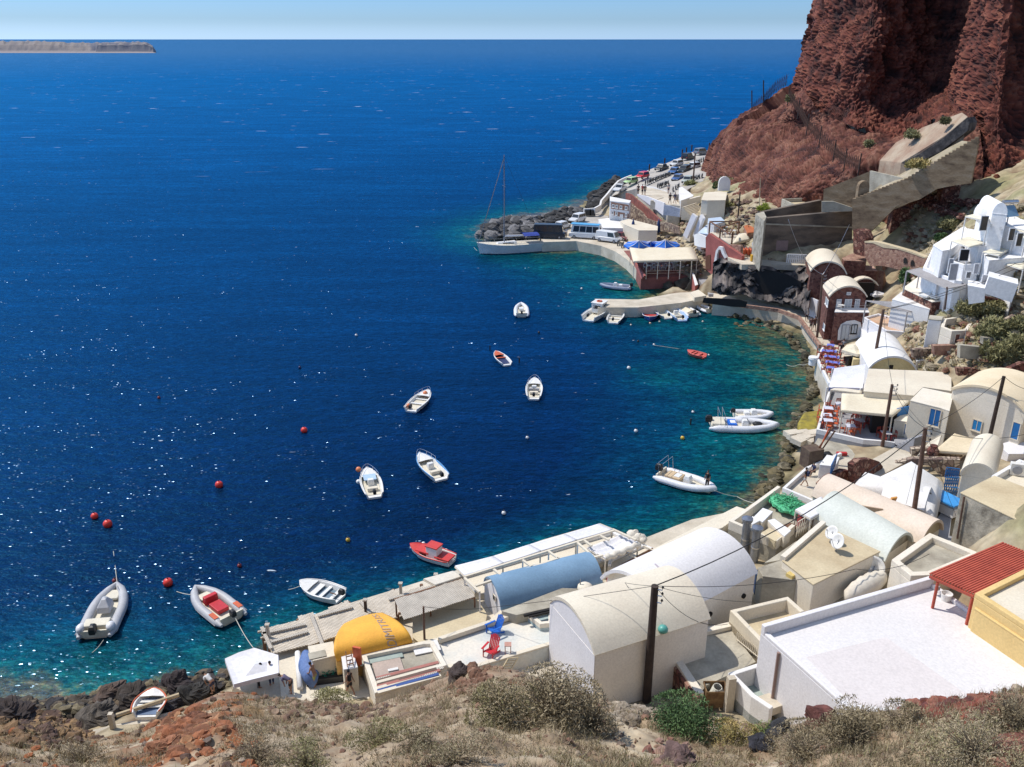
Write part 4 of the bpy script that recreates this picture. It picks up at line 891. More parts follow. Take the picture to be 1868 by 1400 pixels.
# courtyard with the green netting
P = [(92,612),(383,398),(620,470),(490,640),(380,735)]
root = deck('service_yard', 'e', P, 3.6, 0, 'cluttered cream service yard with white tables and green netting', CO, kerb=1, kh=.75, kt=.3, km=CR, skip=(1,2))
netheap('e', [(385,440),(430,445),(480,460),(515,470),(440,490),(500,505),(400,460)], 4.1, 'pile of bright green netting in the service yard', GRT, .6, 700, .03, 3)
wt = [((245,545),(300,490),(362,512),(300,575)),((195,560),(240,540),(285,565),(240,590)),((330,565),(370,555),(470,625),(430,660)),((290,640),(340,610),(415,655),(375,690))]
for i, w_ in enumerate(wt):
    flat('cover_panel', 'e', w_, 4.5-.25*(i == 3), 3.6, ['white boxed unit nearest the green netting','small white unit at the left wall of the service yard','long white slanting table in the service yard','sand coloured table top in front of the long white table'][i], 'cabinet', CR if i != 3 else CR2, WH if i != 3 else CR2)
MB().ball(U('e', 465, 595, 4.), (.5,.35,.2), 10, jit=.3).build('rope_coil', WOOD, label='rusty brown rope coil beside the slanting white table', cat='rope')
for i, (x, yt, yb) in enumerate(((190,545,720),(250,600,770))):
    b_ = U('e', x, yb, 2.8); A_ = V3(b_, 0); t_ = OW('e', x, yt, A_, A_+Vector((1,0,0))); r_ = thing('metal_chimney', b_, ['taller galvanised chimney pipe next to the white vault','shorter galvanised chimney pipe next to the white vault'][i], 'chimney')
    MB().tube([V3(b_, 2.0), V3(b_, t_.z-.25)], .3, 12).build('flue', MET, r_, smooth=40)
    MB().lathe((b_.x, b_.y, t_.z-.3), [(.36,0),(.38,.12),(.42,.14),(.42,.3),(.05,.36)], 12).build('cowl', MET, r_)
    MB().tube([(b_.x, b_.y, 3.5), (b_.x, b_.y, 3.6)], .33, 12).build('collar', STL, r_)
stepwall('glazed_partition', 'e', U('e',100,600,3), U('e',370,735,3), [(100,590),(370,715),(370,745),(100,640)], .1, GLS, label='grey glazed partition behind the chimneys', cat='partition')
awning('awning', 'e', [(497,492),(652,415),(715,470),(590,545)], 5.3, 'flat white awning between the netting and the pink vault', m=CANW, zg=3, sag=.02)
MB().box(U('e', 560, 548, 4.2), (1.3,.4,1.2), .4).build('red_cabinet', mat('dull red cabinet', (.35,.05,.05), .7), label='dark red cabinet under the flat white awning', cat='cabinet')
m = MB(); A_, B_ = U('e',500,660,3.8), U('e',612,590,3.8)
for i in range(9):
    a = A_.lerp(B_, i/8); m.bar(a, a+Vector((0,0,1.3)), .04, .04)
    if i < 8: b = A_.lerp(B_, (i+1)/8); m.bar(a, b+Vector((0,0,1.2)), .03, .03); m.bar(b, a+Vector((0,0,1.2)), .03, .03)
m.bar(A_+Vector((0,0,1.3)), B_+Vector((0,0,1.3)), .05, .05); m.build('lattice_railing', CR3, label='white lattice railing at the end of the service yard', cat='railing')
# barrel roofs running down to the right
v3 = vault('barrel_vault', U('e',1008,792,4.8), U('e',1172,676,4.8), U('e',1172,676,4.8)+(U('e',640,520,4.8)-U('e',1030,760,4.8))*1.02, 4.8, 1.25, 1.5, 'pale greenish white barrel roof running down past the dish terrace', wall=CR, roof=mat('greenish white lime', (.66,.68,.62), .85, (.56,.58,.52), .35, .2, 7), gable=GST, lip=.35)
v4 = vault('barrel_vault', U('e',1230,700,4.6), U('e',1362,610,4.6), U('e',1362,610,4.6)+(U('e',700,335,4.6)-U('e',1320,600,4.6))*1.0, 4.6, 1.2, 1.5, 'pinkish cream barrel roof behind the greenish white one', wall=CR, roof=mat('pinkish cream lime', (.76,.64,.53), .85, (.68,.55,.43), .35, .2, 7), gable=CR2, lip=.2)
for i, (zn_, a_, b_) in enumerate((('e', (640,520), (1030,760)), ('e', (720,380), (1300,620)))):      # arched ribs over the vaults
    pass
# dish terrace
P = [(418,805),(662,592),(1003,752),(604,950)]
rt, PW = flat('dish_roof', 'e', P, 5.4, 1.5, 'sand coloured flat roof carrying two satellite dishes', 'building', CR, CR2)
m = MB(); m.bar(PW[0]+Vector((0,0,.2)), PW[1]+Vector((0,0,.2)), .35, .4); m.build('parapet', CR, rt)
def dish(zn, x, y, z, label, r=.42, face=(-.4,-.6,.6), h=.55, m=GEL):
    b = U(zn, x, y, z); root = thing('satellite_dish', b, label, 'satellite dish'); f = Vector(face).normalized(); u = f.cross(Vector((0,0,1))).normalized(); v = u.cross(f); c = b+Vector((0,0,h+r*.5))
    mb = MB(); rings = [[c+f*(-.14+.16*(q*q))*r*2+(u*math.cos(a)+v*math.sin(a))*r*max(q, .02) for a in [2*math.pi*i/18 for i in range(18)]] for q in (0, .35, .7, 1.)]
    mb.loft(rings, cap=False); o = mb.build('reflector', m, root, smooth=True); o.modifiers.new('s', 'SOLIDIFY').thickness = .02
    MB().tube([b, b+Vector((0,0,h)), c-f*.2*r], .035, 6).build('mast', MET, root); MB().tube([c-v*r*.9, c+f*r*1.1], .018, 5).build('arm', MET, root)
    MB().box(c+f*r*1.12, (.07,.07,.09)).build('receiver', GYF, root); return root
dish('e', 705, 690, 5.5, 'satellite dish on the sand roof, the one nearer the barrel roof', .5, (-.7,-.3,.5))
dish('e', 740, 745, 5.5, 'satellite dish on the sand roof, the one standing further forward', .55, (-.8,-.35,.4))
dish('e', 955, 905, 3.8, 'large round satellite dish against the shaded wall below the sand roof', .75, (-.55,-.75,.25))
dish('e', 700, 1020, 0, 'x', .01) if False else None
# grey concrete block with the blue door
rt, PW = flat('concrete_block', 'e', [(270,850),(425,800),(555,875),(500,925),(300,900)], 4.8, 1.5, 'small grey concrete hut with a blue door', 'shed', CO, CO)
opening(rt, 'e', PW[2]+Vector((-.03,-.06,0)), PW[3]+Vector((-.03,-.06,0)), 508, 905, 548, 1035, BLU, BLU, 'door', bars=False)
MB().box(U('e', 490, 880, 5.0), (1.1,.5,.3), .6).build('straw_box', mat('yellow foam', (.66,.50,.18), .8), label='yellow box on the edge of the grey hut roof', cat='box')
MB().box(U('e', 268, 950, 3.), (.5,.6,2.2)).build('blue_shutter', mat('dark blue panel', (.02,.06,.16), .6), label='dark blue slatted panel in the gap beside the white vault', cat='shutter')
flat('grey_lane_roof', 'e', [(310,820),(420,745),(500,690),(560,740),(430,800)], 3.9, 1, 'sloping grey concrete passage roof behind the hut', 'roof', CO, CO)
deck('lane', 'e', [(500,1040),(600,1000),(1000,860),(1190,900),(800,1010),(560,1080)], 3.2, 1, 'grey concrete lane between the sand roof and the broad white house', CO)
m = MB(); rnd = random.Random(8); aa = U('e',790,1010,4.2); bb = U('e',1040,900,4.2)
pr = []
for i in range(12):
    c = aa.lerp(bb, i/11); w_ = .95*(math.sin(math.pi*(i+.7)/12.4))**.5; pr.append([c+Vector((.35*math.cos(t)*w_*.6, math.cos(t)*w_, .8*math.sin(t)*w_*(1+.12*math.sin(i*3+t*2)))) for t in [math.pi*2*k/12 for k in range(12)]])
m.loft(pr).build('covered_boat', CANT, label='boat wrapped in beige canvas behind the broad white house', cat='boat', smooth=True)
# bare concrete roof right of the barrel roofs
flat('bare_concrete_roof', 'e', [(1075,792),(1302,632),(1620,760),(1320,885),(1190,890)], 6.2, 2, 'bare stained concrete roof with a parapet before the red pergola', 'building', CR, CO, parapet=.45, pt=.45)
# white chapel like house with hipped soft roof
zc = 6.0
A_, B_ = U('e',1262,600,3), U('e',1385,560,3)
c0 = [U('e', *p, 4.9) for p in ((862,372),(1062,410),(1255,520),(1340,580),(1388,335),(1190,205),(1010,300))]
cc_ = sum(c0, Vector())/len(c0); root = thing('white_domed_house', (cc_.x, cc_.y, 2), 'bright white house with softly rounded roof and a tall narrow door', 'house')
MB().prism(c0, 1, 4.9).build('wall', WH, root, bevel=.08)
ap = U('e',1190,260,6.6); ap2 = U('e',1110,300,6.3); mb = MB(); k = len(c0); rr_ = []
for s_ in (0, .25, .5, .75, 1.): rr_.append([p.lerp(V3(ap if p.x > cc_.x else ap2, 0)+Vector((0,0,4.9)), s_*.92)+Vector((0,0,1.55*math.sin(s_*math.pi/2))) for p in c0])
mb.loft(rr_).build('roof', WH, root, smooth=True)
vault('small_vault', U('e',1300,380,5.2), U('e',1250,520,4.9), U('e',1010,445,4.9), 5.2, .75, 1, 'low white barrel porch with a narrow glass door', cat='house', wall=WH, roof=WH, lip=.1)
A_, B_ = U('e',1238,600,2.6), U('e',1300,570,2.6)
fr_ = MB().box(U('e',1268,500,4.3), (.9,.08,2.9), .5).build('glass_door', GLS, label='tall narrow grey glass door in the white porch end', cat='door')
flat('white_side_house', 'e', [(850,350),(915,275),(1000,300),(1070,350),(1040,420),(955,450)], 4.6, 1, 'low white annex in front of the rounded roof', 'house', WH, WH)
MB().box(U('e',905,500,5.35), (2.6,.12,.8), -.35).build('leaning_panel', mat('tan panel', (.42,.30,.20), .8), label='tan panel propped up on the pinkish barrel roof', cat='panel')
MB().tube([U('e',868,500,5.5), U('e',950,535,5.4)], .35, 12).build('water_heater_tank', mat('tan tank', (.62,.48,.32), .6), label='tan cylinder tank lying in front of the propped panel', cat='tank', smooth=40)
MB().box(U('e',1078,445,5.6), (.5,.12,.9), .3, ('X', .3)).build('orange_board', mat('orange board', (.75,.38,.10), .7), label='small orange board standing on the pinkish barrel roof', cat='board')
# ruined red walls
stepwall('ruined_wall', 'e', U('e',845,350,3), U('e',1020,240,3), [(842,225),(880,195),(950,190),(1000,205),(1022,235),(1020,260),(960,285),(905,300),(850,345)], .5, RST, label='taller red rubble ruin wall behind the white annex', cat='wall')
stepwall('ruined_wall', 'e', U('e',650,390,3), U('e',830,300,3), [(650,345),(700,300),(790,258),(828,262),(828,330),(760,360),(655,400)], .5, RST, label='lower red rubble ruin wall in front of the tall one', cat='wall')
stepwall('stone_field_wall', 'e', U('e',1195,175,4), U('e',1500,180,4), [(1195,130),(1260,125),(1500,140),(1500,178),(1195,168)], .5, MIX, label='speckled rubble wall under the tan awning', cat='wall')
stepwall('stone_field_wall', 'e', U('e',1100,250,3.4), U('e',1485,300,3.4), [(1095,215),(1200,190),(1485,195),(1485,290),(1380,300),(1300,230)], .6, MIX, label='long speckled rubble wall behind the rounded white roof', cat='wall')
MB().lathe(U('e',1315,180,4.3), [(.2,0),(.45,.3),(.5,.7),(.3,1.05),(.32,1.15)], 12).build('clay_jar', RST, label='round dark red jar by the speckled wall', cat='jar')
deck('stone_steps_lane', 'e', [(1090,120),(1195,150),(1190,190),(1010,290),(905,320),(960,190)], 2.9, 1, 'pale cobbled lane climbing between the quay and the houses', COL2)
# quay terraces with people
deck('quay_plaza', 'e', [(415,390),(555,265),(760,175),(900,200),(850,260),(650,400),(640,440),(600,470)], 2.4, -1.5, 'white edged quay plaza where a man in white shorts walks', COL2, kerb=1, kh=.45, km=WH, skip=(2,3,4,5))
deck('concrete_quay', 'e', [(600,120),(640,50),(1005,120),(1075,130),(940,190),(760,190),(640,200)], 2.2, -1.5, 'sandy concrete quay with a winch crane', CO)
rt, PW = flat('quay_kiosk', 'e', [(640,230),(685,170),(762,185),(735,240)], 3.6, 2, 'small white kiosk with a blue door on the quay', 'kiosk', WH, WH)
opening(rt, 'e', PW[2]+Vector((.02,-.05,0)), PW[3]+Vector((.02,-.05,0)), 710, 200, 735, 250, BLU, BLU, 'door', bars=False)
root = thing('quay_crane', U('e',600,210,2), 'rusty box crane with wooden jib poles at the quay edge', 'crane')
c = U('e',590,200,2.6); MB().box(c+Vector((0,0,.4)), (1.5,1.3,1.8), .3).build('winch_box', mat('rusty steel', (.13,.09,.06), .8, (.07,.04,.03), 3.), root)
for i, (x, y) in enumerate(((720,0),(700,5),(735,20))):
    e = OW('e', x, y, c, c+Vector((1,0,0))); MB().tube([c+Vector((.3+i*.2,0,.8)), e+Vector((0,0,0))], .07, 6).build('jib_pole', [WOOD, ORG, WOOD][i], root)
p = U('e',670,190,2.4); MB().ball(p+Vector((0,0,.3)), (.8,.5,.4), 9, jit=.5).build('scrap_heap', BLK, root)
MB().bar(U('e',745,157,2.4), U('e',805,158,2.4), .35, .25).build('red_float', REDB, label='small red float lying on the sandy quay', cat='float')
# weathered stone house at the right with the tan roof
P = [(1488,398),(1690,298),(2140,470),(1990,640)]
rt, PW = flat('stone_house', 'e', P, 8.6, 2, 'old rough stone house with a tan flat roof at the right edge', 'house', GST, CR2)
m = MB(); A_, B_ = PW[0], PW[3]
MB().tube([OW('e',1512,410,A_,B_)+Vector((-.1,-.15,0)), OW('e',1470,660,A_,B_)+Vector((-.1,-.15,0))], .07, 6).build('drainpipe', POLB, rt)
deck('lower_lane', 'e', [(1335,560),(1450,400),(1420,650),(1700,740),(1560,800),(1345,640)], 3.4, 1, 'shaded paved lane between the white porch and the stone house', GYF)
# cream barrel block and terrace with the cooling unit
v5 = vault('cream_vault_house', U('e',1490,300,6.4), U('e',1680,330,6.4), U('e',1730,150,6.4), 6.6, 1.1, 2, 'cream vaulted house with white ribs above the blue stair rails', wall=CR3, roof=CR3, gable=CR3, lip=.1)
flat('cream_front_block', 'e', [(1575,200),(1700,215),(1700,330),(1600,330)], 6.2, 2, 'plain cream block joined to the cream vaulted house', 'building', CR3, CR3)
rt, PW = flat('unit_terrace', 'e', [(1672,290),(1840,190),(2000,240),(1980,370),(1868,372)], 8.2, 3, 'white roof terrace with a cooling unit at the right edge', 'building', WH, CR3, parapet=.5, pt=.3)
root = thing('cooling_unit', U('e',1835,250,8), 'white outdoor cooling unit on the white roof terrace', 'air conditioner'); c = U('e',1838,250,8.2)
MB().box(c, (1.2,.45,.95), -.35).build('casing', GEL, root, bevel=.03); MB().tube([c+Vector((-.25,-.26,0)), c+Vector((-.22,-.2,0))], .33, 16).build('fan_grille', GYF, root)
# blue stair rails
root = thing('blue_stair_rail', U('e',1440,330,4), 'blue iron railings around a narrow stair', 'railing')
for zt_, (a_, b_) in ((5.4,((1405,240),(1482,250))),(4.8,((1400,300),(1480,300))),(4.2,((1392,355),(1478,365)))):
    a, b = U('e', *a_, zt_), U('e', *b_, zt_); m = MB()
    for i in range(7):
        p = a.lerp(b, i/6); m.bar(p-Vector((0,0,.9)), p, .05, .05)
        if i < 6: q_ = a.lerp(b, (i+1)/6); m.bar(p-Vector((0,0,.85)), q_, .04, .04); m.bar(q_-Vector((0,0,.85)), p, .04, .04)
    m.bar(a, b, .07, .07); m.bar(a-Vector((0,0,.88)), b-Vector((0,0,.88)), .07, .07); m.build('rail_panel', BLU, root)
root = thing('blue_covered_boat', U('e',1400,470,3.4), 'small blue topped chest in the lane beside the stone house', 'chest')
MB().box(U('e',1402,470,3.8), (1.5,2.3,.7), .5).build('body', WH, root); MB().box(U('e',1405,425,4.6), (1.6,2.4,.12), .5).build('lid', mat('sky blue lid', (.05,.30,.70), .5), root)
# tan slack awning over the lane
awning('awning', 'f', [(1190,925),(1340,795),(1600,870),(1440,945)], 4.9, 'broad tan awning sheet below the house with blue windows', m=mat('tan canvas', (.74,.62,.43), .85, (.66,.54,.36), .6), zg=3, sag=.1, posts=(0,3))
awning('awning', 'f', [(1060,960),(1150,860),(1240,810),(1200,925)], 4.6, 'narrow cream awning sheet left of the broad tan one', m=CR3, zg=3, sag=.1, posts=())
# ================= restaurant terraces
deck('restaurant_terrace', 'f', [(285,800),(345,590),(400,450),(640,470),(900,640),(880,905),(760,890),(640,880)], 2.6, -2, 'grey paved restaurant terrace by the water with orange chairs', GYF, kerb=1, kh=.5, km=WH, skip=(2,3,4))
deck('dining_quay', 'f', [(285,245),(330,160),(470,140),(560,200),(640,290),(420,300),(395,445),(378,440)], 2.4, -2, 'quay terrace with rows of blue topped tables', COL2, kerb=1, kh=.45, km=WH, skip=(1,2,3,4,5,))
wallpoly('quay_rubble_wall', 'f', U('f',275,830,2), U('f',760,900,2), [(270,815),(640,885),(640,910),(560,895),(270,880)], .4, MIX, label='rubble footing under the restaurant terrace', cat='wall')
awning('awning', 'f', [(485,490),(1030,520),(872,655),(480,618)], 5.2, 'large cream awning over the restaurant terrace', zg=2.6, m=CAN, sag=.2)
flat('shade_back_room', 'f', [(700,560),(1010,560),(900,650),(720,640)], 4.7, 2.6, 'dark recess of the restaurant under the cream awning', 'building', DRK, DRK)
awning('awning', 'f', [(395,462),(425,452),(640,455),(630,490)], 4.9, 'narrow cream strip awning at the back of the restaurant terrace', zg=2.6, m=CR3, sag=.0, posts=(0,))
z_ = 5.2; C4 = [U('f', *p, z_-.4*(i in (0, 1))) for i, p in enumerate(((383,442),(425,300),(668,268),(640,448)))]
root = thing('corrugated_awning', (C4[0]+C4[2])/2-Vector((0,0,2.5)), 'white corrugated awning at the restaurant corner', 'awning'); mb = MB(); n = 60
mb.v = [C4[0].lerp(C4[1], i/n)+Vector((0,0,.035*(i%2*2-1))) for i in range(n+1)]+[C4[3].lerp(C4[2], i/n)+Vector((0,0,.035*(i%2*2-1))) for i in range(n+1)]
mb.f = [(i, i+1, n+2+i, n+1+i) for i in range(n)]; o = mb.build('sheet', mat('white corrugated sheet', (.82,.81,.85), .6), root); o.modifiers.new('s', 'SOLIDIFY').thickness = .03
posts([(p.x*.995, p.y, 2.5, p.z-.05, .12) for p in C4], root, WH)
MB().bar(C4[0]-Vector((0,0,.3)), C4[3]-Vector((0,0,.3)), .08, .4).build('fascia', mat('blue grey fascia', (.25,.28,.45), .7), root)
flat('service_wing', 'f', [(640,425),(725,425),(725,465),(630,460)], 4.9, 2.4, 'lavender shaded white wall stub behind the corrugated awning', 'building', WL, WL)
rt, PW = flat('flat_roof_restaurant', 'f', [(650,482),(690,312),(1045,325),(1312,342),(1312,480),(1100,450),(1030,515)], 5.6, 2, 'broad cream flat roof above the restaurant', 'building', CR3, CR3)
# house with blue windows
rt, PW = flat('blue_window_house', 'f', [(1003,552),(1098,456),(1330,505),(1300,632),(1235,610)], 6.6, 2, 'cream house with blue windows and shutters behind the restaurant', 'house', CR3, CR)
A_, B_ = PW[0], PW[3]; A_ = A_+Vector((.0,-.05,0)); B_ = B_+Vector((0,-.05,0))
A2, B2 = PW[0]+Vector((-.02,-.08,0)), PW[4]+Vector((-.02,-.08,0))
opening(rt, 'f', A2, B2, 1140, 605, 1236, 745, BLU, CR3)
lw, PL = flat('lower_front_room', 'f', [(880,700),(1000,610),(1100,640),(1130,740),(1010,720)], 4.3, 2, 'small cream front room with a blue window below the blue window house', 'house', CR3, CR)
opening(lw, 'f', PL[4]+Vector((-.1,-.1,0)), PL[0]+Vector((-.1,-.1,0)), 950, 720, 1012, 815, BLU, CR3)
MB().box(U('f',950,640,4.6), (1.8,.12,1.2), .4).build('blue_shutter_pair', BLU, label='pair of blue shutters beside the lower front room', cat='shutter')
deck('stair_landing', 'f', [(880,840),(1010,820),(1010,920),(890,900)], 2.9, 1, 'grey stepped landing beside the restaurant terrace', GYF)
stairs('white_steps', U('f',900,905,2.4), U('f',1080,820,4.4), 1.6, 8, GYF, 'grey steps climbing between the terrace and the tan awning')
# vaulted cream house on the right with blue window and door
GA, GB = U('f',1322,462,7.6), U('f',1880,640,7.6)
v6 = vault('cream_gable_house', GB, GA, U('f',1528,338,7.6), 7.6, 1.15, 2, 'large cream vaulted house with a blue window and blue door at the right', wall=CR, roof=mat('peach lime roof', (.78,.66,.47), .85, (.70,.57,.38), .3, .2, 7), gable=CR, lip=.1)
dn_ = Vector((GB.y-GA.y, GA.x-GB.x, 0)).normalized(); dn_ = dn_ if dn_.dot(GA) < 0 else -dn_
opening(v6, 'f', GA+dn_*.03, GB+dn_*.03, 1470, 690, 1552, 782, mat('bright blue shutter', (.02,.25,.62), .5), CR3)
opening(v6, 'f', GA+dn_*.03, GB+dn_*.03, 1768, 705, 1840, 850, BLU, CR3, 'door', bars=False)
flat('white_low_roof', 'f', [(1670,890),(1790,855),(1990,900),(1900,960),(1750,960)], 4.4, 2, 'low lavender white roof before the blue door', 'building', WL, WL)
flat('porch_block', 'f', [(1700,655),(1790,610),(1850,625),(1770,690)], 6.0, 2, 'small cream porch buttress beside the blue door', 'building', CR3, CR3)
# yellow gabled vault and parasol
a, b = U('f',690,300,4.6), U('f',1048,322,4.6)
v7 = vault('yellow_gable_house', a, b, b+(U('f',900,85,4.6)-U('f',1020,265,4.6)), 4.6, 1.5, 2, 'house with a white barrel roof and pale yellow gable', wall=WH, roof=WH, gable=YEP, lip=.25)
dn_ = Vector((b.y-a.y, a.x-b.x, 0)).normalized(); dn_ = dn_ if dn_.dot(a) < 0 else -dn_
opening(v7, 'f', a+dn_*.02, b+dn_*.02, 835, 268, 880, 312, DRK, YEP, bars=False, sill=False)
umbrella('cream parasol beside the yellow gabled house', ('f', [(480,160),(520,122),(590,108),(650,130),(672,185),(600,195)]), (575,120), 4.3, 5., 2.4, CAN)
flat('yellow_side_wall', 'f', [(565,215),(675,175),(675,235),(570,240)], 3.7, 2.3, 'low pale yellow block by the parasol', 'building', YEP, YEP)
m = MB(); p = U('f',590,262,2.6); m.box(p+Vector((0,0,.4)), (2.8,.9,.8), .25).build('dark_counter', BLK, label='long dark counter between the parasol and the corrugated awning', cat='counter')
# ================= terraces and ruins behind
for i, (zn_, pl_, d_, mt_, lb) in enumerate((
 ('f', [(1360,300),(1500,305),(1570,320),(1560,345),(1370,360)], 84, RST, 'red rubble wall behind the peach roof house'),
 ('f', [(1700,330),(1850,262),(1990,255),(1990,420),(1850,400),(1770,350)], 82, RST, 'red rubble wall descending at the right edge'),
 ('f', [(1385,125),(1640,150),(1660,200),(1600,240),(1380,225)], 92, CO, 'pale plastered terrace wall on the dry slope'),
 ('f', [(1560,70),(1740,85),(1740,125),(1555,118)], 96, CO, 'short grey retaining wall on the dry slope'),
 ('f', [(1180,130),(1370,125),(1370,210),(1190,200)], 93, RDL, 'low reddish plaster wall among the ruins'),
 ('f', [(1020,160),(1180,150),(1190,230),(1030,225)], 94, MIX, 'dark rubble wall behind the yellow gabled house'),
 ('g', [(1560,985),(1745,1000),(1745,1040),(1555,1035)], 95.5, CO, 'grey wall stub between two shrubs'),
 ('g', [(1680,880),(1800,815),(1810,840),(1700,900)], 99, MIX, 'rubble wall climbing between two shrubs'),
 ('g', [(1570,670),(1700,700),(1810,740),(1800,790),(1700,760),(1580,710)], 101, RST, 'broken red rubble wall under the white hotel'),
 )):
    x_, y_ = sum(p[0] for p in pl_)/len(pl_), sum(p[1] for p in pl_)/len(pl_); c = TG(zn_, x_, max(p[1] for p in pl_)-4)
    pl_ = pl_[:2]+pl_[2:]
    wallpoly('dry_stone_wall', zn_, c, c+Vector((1,.12,0)), pl_, .5, mt_, label=lb, cat='wall')
# ruined little house
rt, PW = flat('ruined_house', 'g', [(1235,900),(1255,840),(1400,820),(1480,865),(1440,930),(1320,935)], 9.4, 4, 'roofless ruined cream house with a small dark red window', 'house', CR, CO, parapet=.9, pt=.35)
opening(rt, 'g', PW[4]+Vector((-.02,-.06,0)), PW[5]+Vector((-.02,-.06,0)), 1338, 955, 1380, 1028, RDB, CR, sill=False, bars=False)
flat('ruin_wall_block', 'g', [(1150,820),(1255,830),(1240,860),(1140,850)], 9.6, 5, 'broken white wall with two dark door openings beside the ruin', 'wall', WH, CO)
wallpoly('broken_wall', 'g', UD('g',1100,880,100), UD('g',1240,880,100), [(1045,820),(1145,790),(1150,900),(1085,905),(1040,920)], .3, CR3, label='ragged curved wall fragment in front of the pergola terrace', cat='wall')
for x0_, x1_, y0_, y1_ in ((1152,1210,825,890),(1220,1250,850,950)):
    a = UD('g', (x0_+x1_)/2, (y0_+y1_)/2, 99.2); MB().box(a, ((x1_-x0_)/4.17/17, .1, (y1_-y0_)/4.17/17), .05).build('ruined_doorway', DRK, label='dark empty doorway in the ruin, the %s one' % ('wider left' if x0_ == 1152 else 'narrow right'), cat='doorway')
# white house with tiled terrace
rt, PW = flat('white_terrace_house', 'g', [(648,830),(760,800),(1000,860),(1010,945),(820,930)], 5.9, 1.5, 'plain white house with a terracotta tiled roof terrace', 'house', WL, mat('terracotta terrace tile', (.58,.35,.22), .8, (.50,.40,.30), .8), parapet=.25)
MB().box(U('g',715,975,3.8)+Vector((0,0,0)), (1.7,.1,2.4), .35).build('window_frame_leaning', GYF, label='grey framed glass door leaning on the plain white house', cat='door')
flat('white_lower_wall', 'g', [(630,900),(1000,960),(1040,1060),(930,1000),(640,990)], 4.2, 1.5, 'white courtyard wall behind the yellow gabled house', 'wall', WL, WL)
MB().bar(U('g',1130,1020,5.2), U('g',1125,1110,3.6), .5, 1.6).build('white_flue', WH, label='tall white flue stub beside the dark rubble wall', cat='chimney')
flat('hearth_shelter', 'g', [(1040,1120),(1125,1100),(1135,1160),(1050,1170)], 5.4, 3, 'small white roofed oven shelter', 'shed', WH, WH)
# ================= red brick houses on the inner quay
def brick_house(name, A, B, Cq, z, rise, zb, label):
    return vault(name, A, B, Cq, z, rise, zb, label, cat='house', wall=RDB, roof=CR3, gable=RDB, lip=.35, over=.1)
A_, B_ = U('g',245,480,8.3), U('g',515,500,8.3); Cq = B_+(U('g',210,385,8.3)-A_)
h1 = brick_house('brick_vault_house', A_, B_, Cq, 8.3, 1.5, 0, 'tall dark red masonry house with a cream barrel roof beside the cave')
rt, PW = flat('brick_side_house', 'g', [(515,475),(545,432),(720,445),(750,480)], 7.6, 1.5, 'red masonry wing with a flat pinkish roof and a round arch hood', 'house', RDB, mat('pink terrace screed', (.50,.32,.26), .85, (.42,.26,.21), .6))
a, b = U('g',545,560,6.6), U('g',740,572,6.6); m = MB(); o1 = arc(a, b, .95, 12); i1 = arc(a+(b-a)*.06, b-(b-a)*.06, .8, 12); dn_ = Vector((0,-1.2,0))
m.add([p for p in o1]+[p for p in i1]+[p+dn_ for p in o1]+[p+dn_ for p in i1], [(i, i+1, 14+i, 13+i) for i in range(12)]+[(26+i, 39+i, 40+i, 27+i) for i in range(12)]+[(i, 26+i, 27+i, i+1) for i in range(12)]+[(13+i, 14+i, 40+i, 39+i) for i in range(12)])
m.build('arch_hood', CR3, rt)
MB().box((a+b)/2+Vector((0,.3,-2.3)), (3.6,.3,4.4)).build('arched_niche', DRK, rt)
stairs('brick_stairs', U('g',770,640,3.4), U('g',745,475,7.5), 2.2, 14, RDL, 'pinkish masonry stair between the two red walls')
wallpoly('brick_gable_wall', 'g', U('g',800,640,3.5), U('g',900,600,4), [(805,425),(820,428),(922,518),(880,645),(860,660),(812,632)], .4, RDL, label='tall pinkish masonry gable wall with two slits beside the stairs', cat='wall')
for i, x in enumerate((836, 856)): c = OW('g', x, 600-i*6, U('g',800,640,3.5), U('g',900,600,4)); MB().box(c+Vector((-.05,-.1,0)), (.28,.1,1.5), .2).build('wall_slit', DRK, label='dark slit in the pinkish gable wall, the %s one' % ('left', 'right')[i], cat='opening')
flat('brick_roof_block', 'g', [(485,385),(560,350),(672,370),(668,410),(500,402)], 9.0, 5, 'low red masonry roof block behind the cream barrel roof', 'building', RDB, RDL)
umbrella('white parasol on the stair terrace between the brick houses', ('g', [(690,645),(735,628),(800,640),(815,655),(740,665)]), (745,628), 5.0, 5.5, 3, CANW)
A_, B_ = U('g',385,672,7.7), U('g',668,672,7.7); Cq = B_+(U('g',338,600,7.7)-A_)
h2 = brick_house('brick_balcony_house', A_, B_, Cq, 7.7, 1.35, 0, 'dark red masonry house with a balcony and shuttered windows')
dn_ = Vector((B_.y-A_.y, A_.x-B_.x, 0)).normalized(); dn_ = dn_ if dn_.dot(A_) < 0 else -dn_
Af, Bf = A_+dn_*.03, B_+dn_*.03; SH = mat('pale shutter paint', (.55,.57,.58), .7)
opening(h2, 'g', Af, Bf, 438, 692, 476, 775, SH, WH); opening(h2, 'g', Af, Bf, 580, 692, 618, 760, SH, WH)
opening(h2, 'g', Af, Bf, 500, 692, 555, 785, SH, WH, 'door'); opening(h2, 'g', Af, Bf, 518, 638, 552, 662, SH, WH, sill=False)
La, Lb = U('g',338,600,7.7), U('g',385,672,7.7); ln = Vector((-1,-.15,0)).normalized()*.05
opening(h2, 'g', La+ln, Lb+ln, 358, 682, 382, 745, SH, WH)
opening(h2, 'g', La+ln, Lb+ln, 340, 875, 356, 930, SH, WH)
opening(h1, 'g', U('g',210,385,8.3)+ln, U('g',245,480,8.3)+ln, 203, 490, 217, 545, DRK, RDL, sill=False)
opening(h1, 'g', U('g',210,385,8.3)+ln, U('g',245,480,8.3)+ln, 176, 680, 186, 730, DRK, RDL, sill=False)
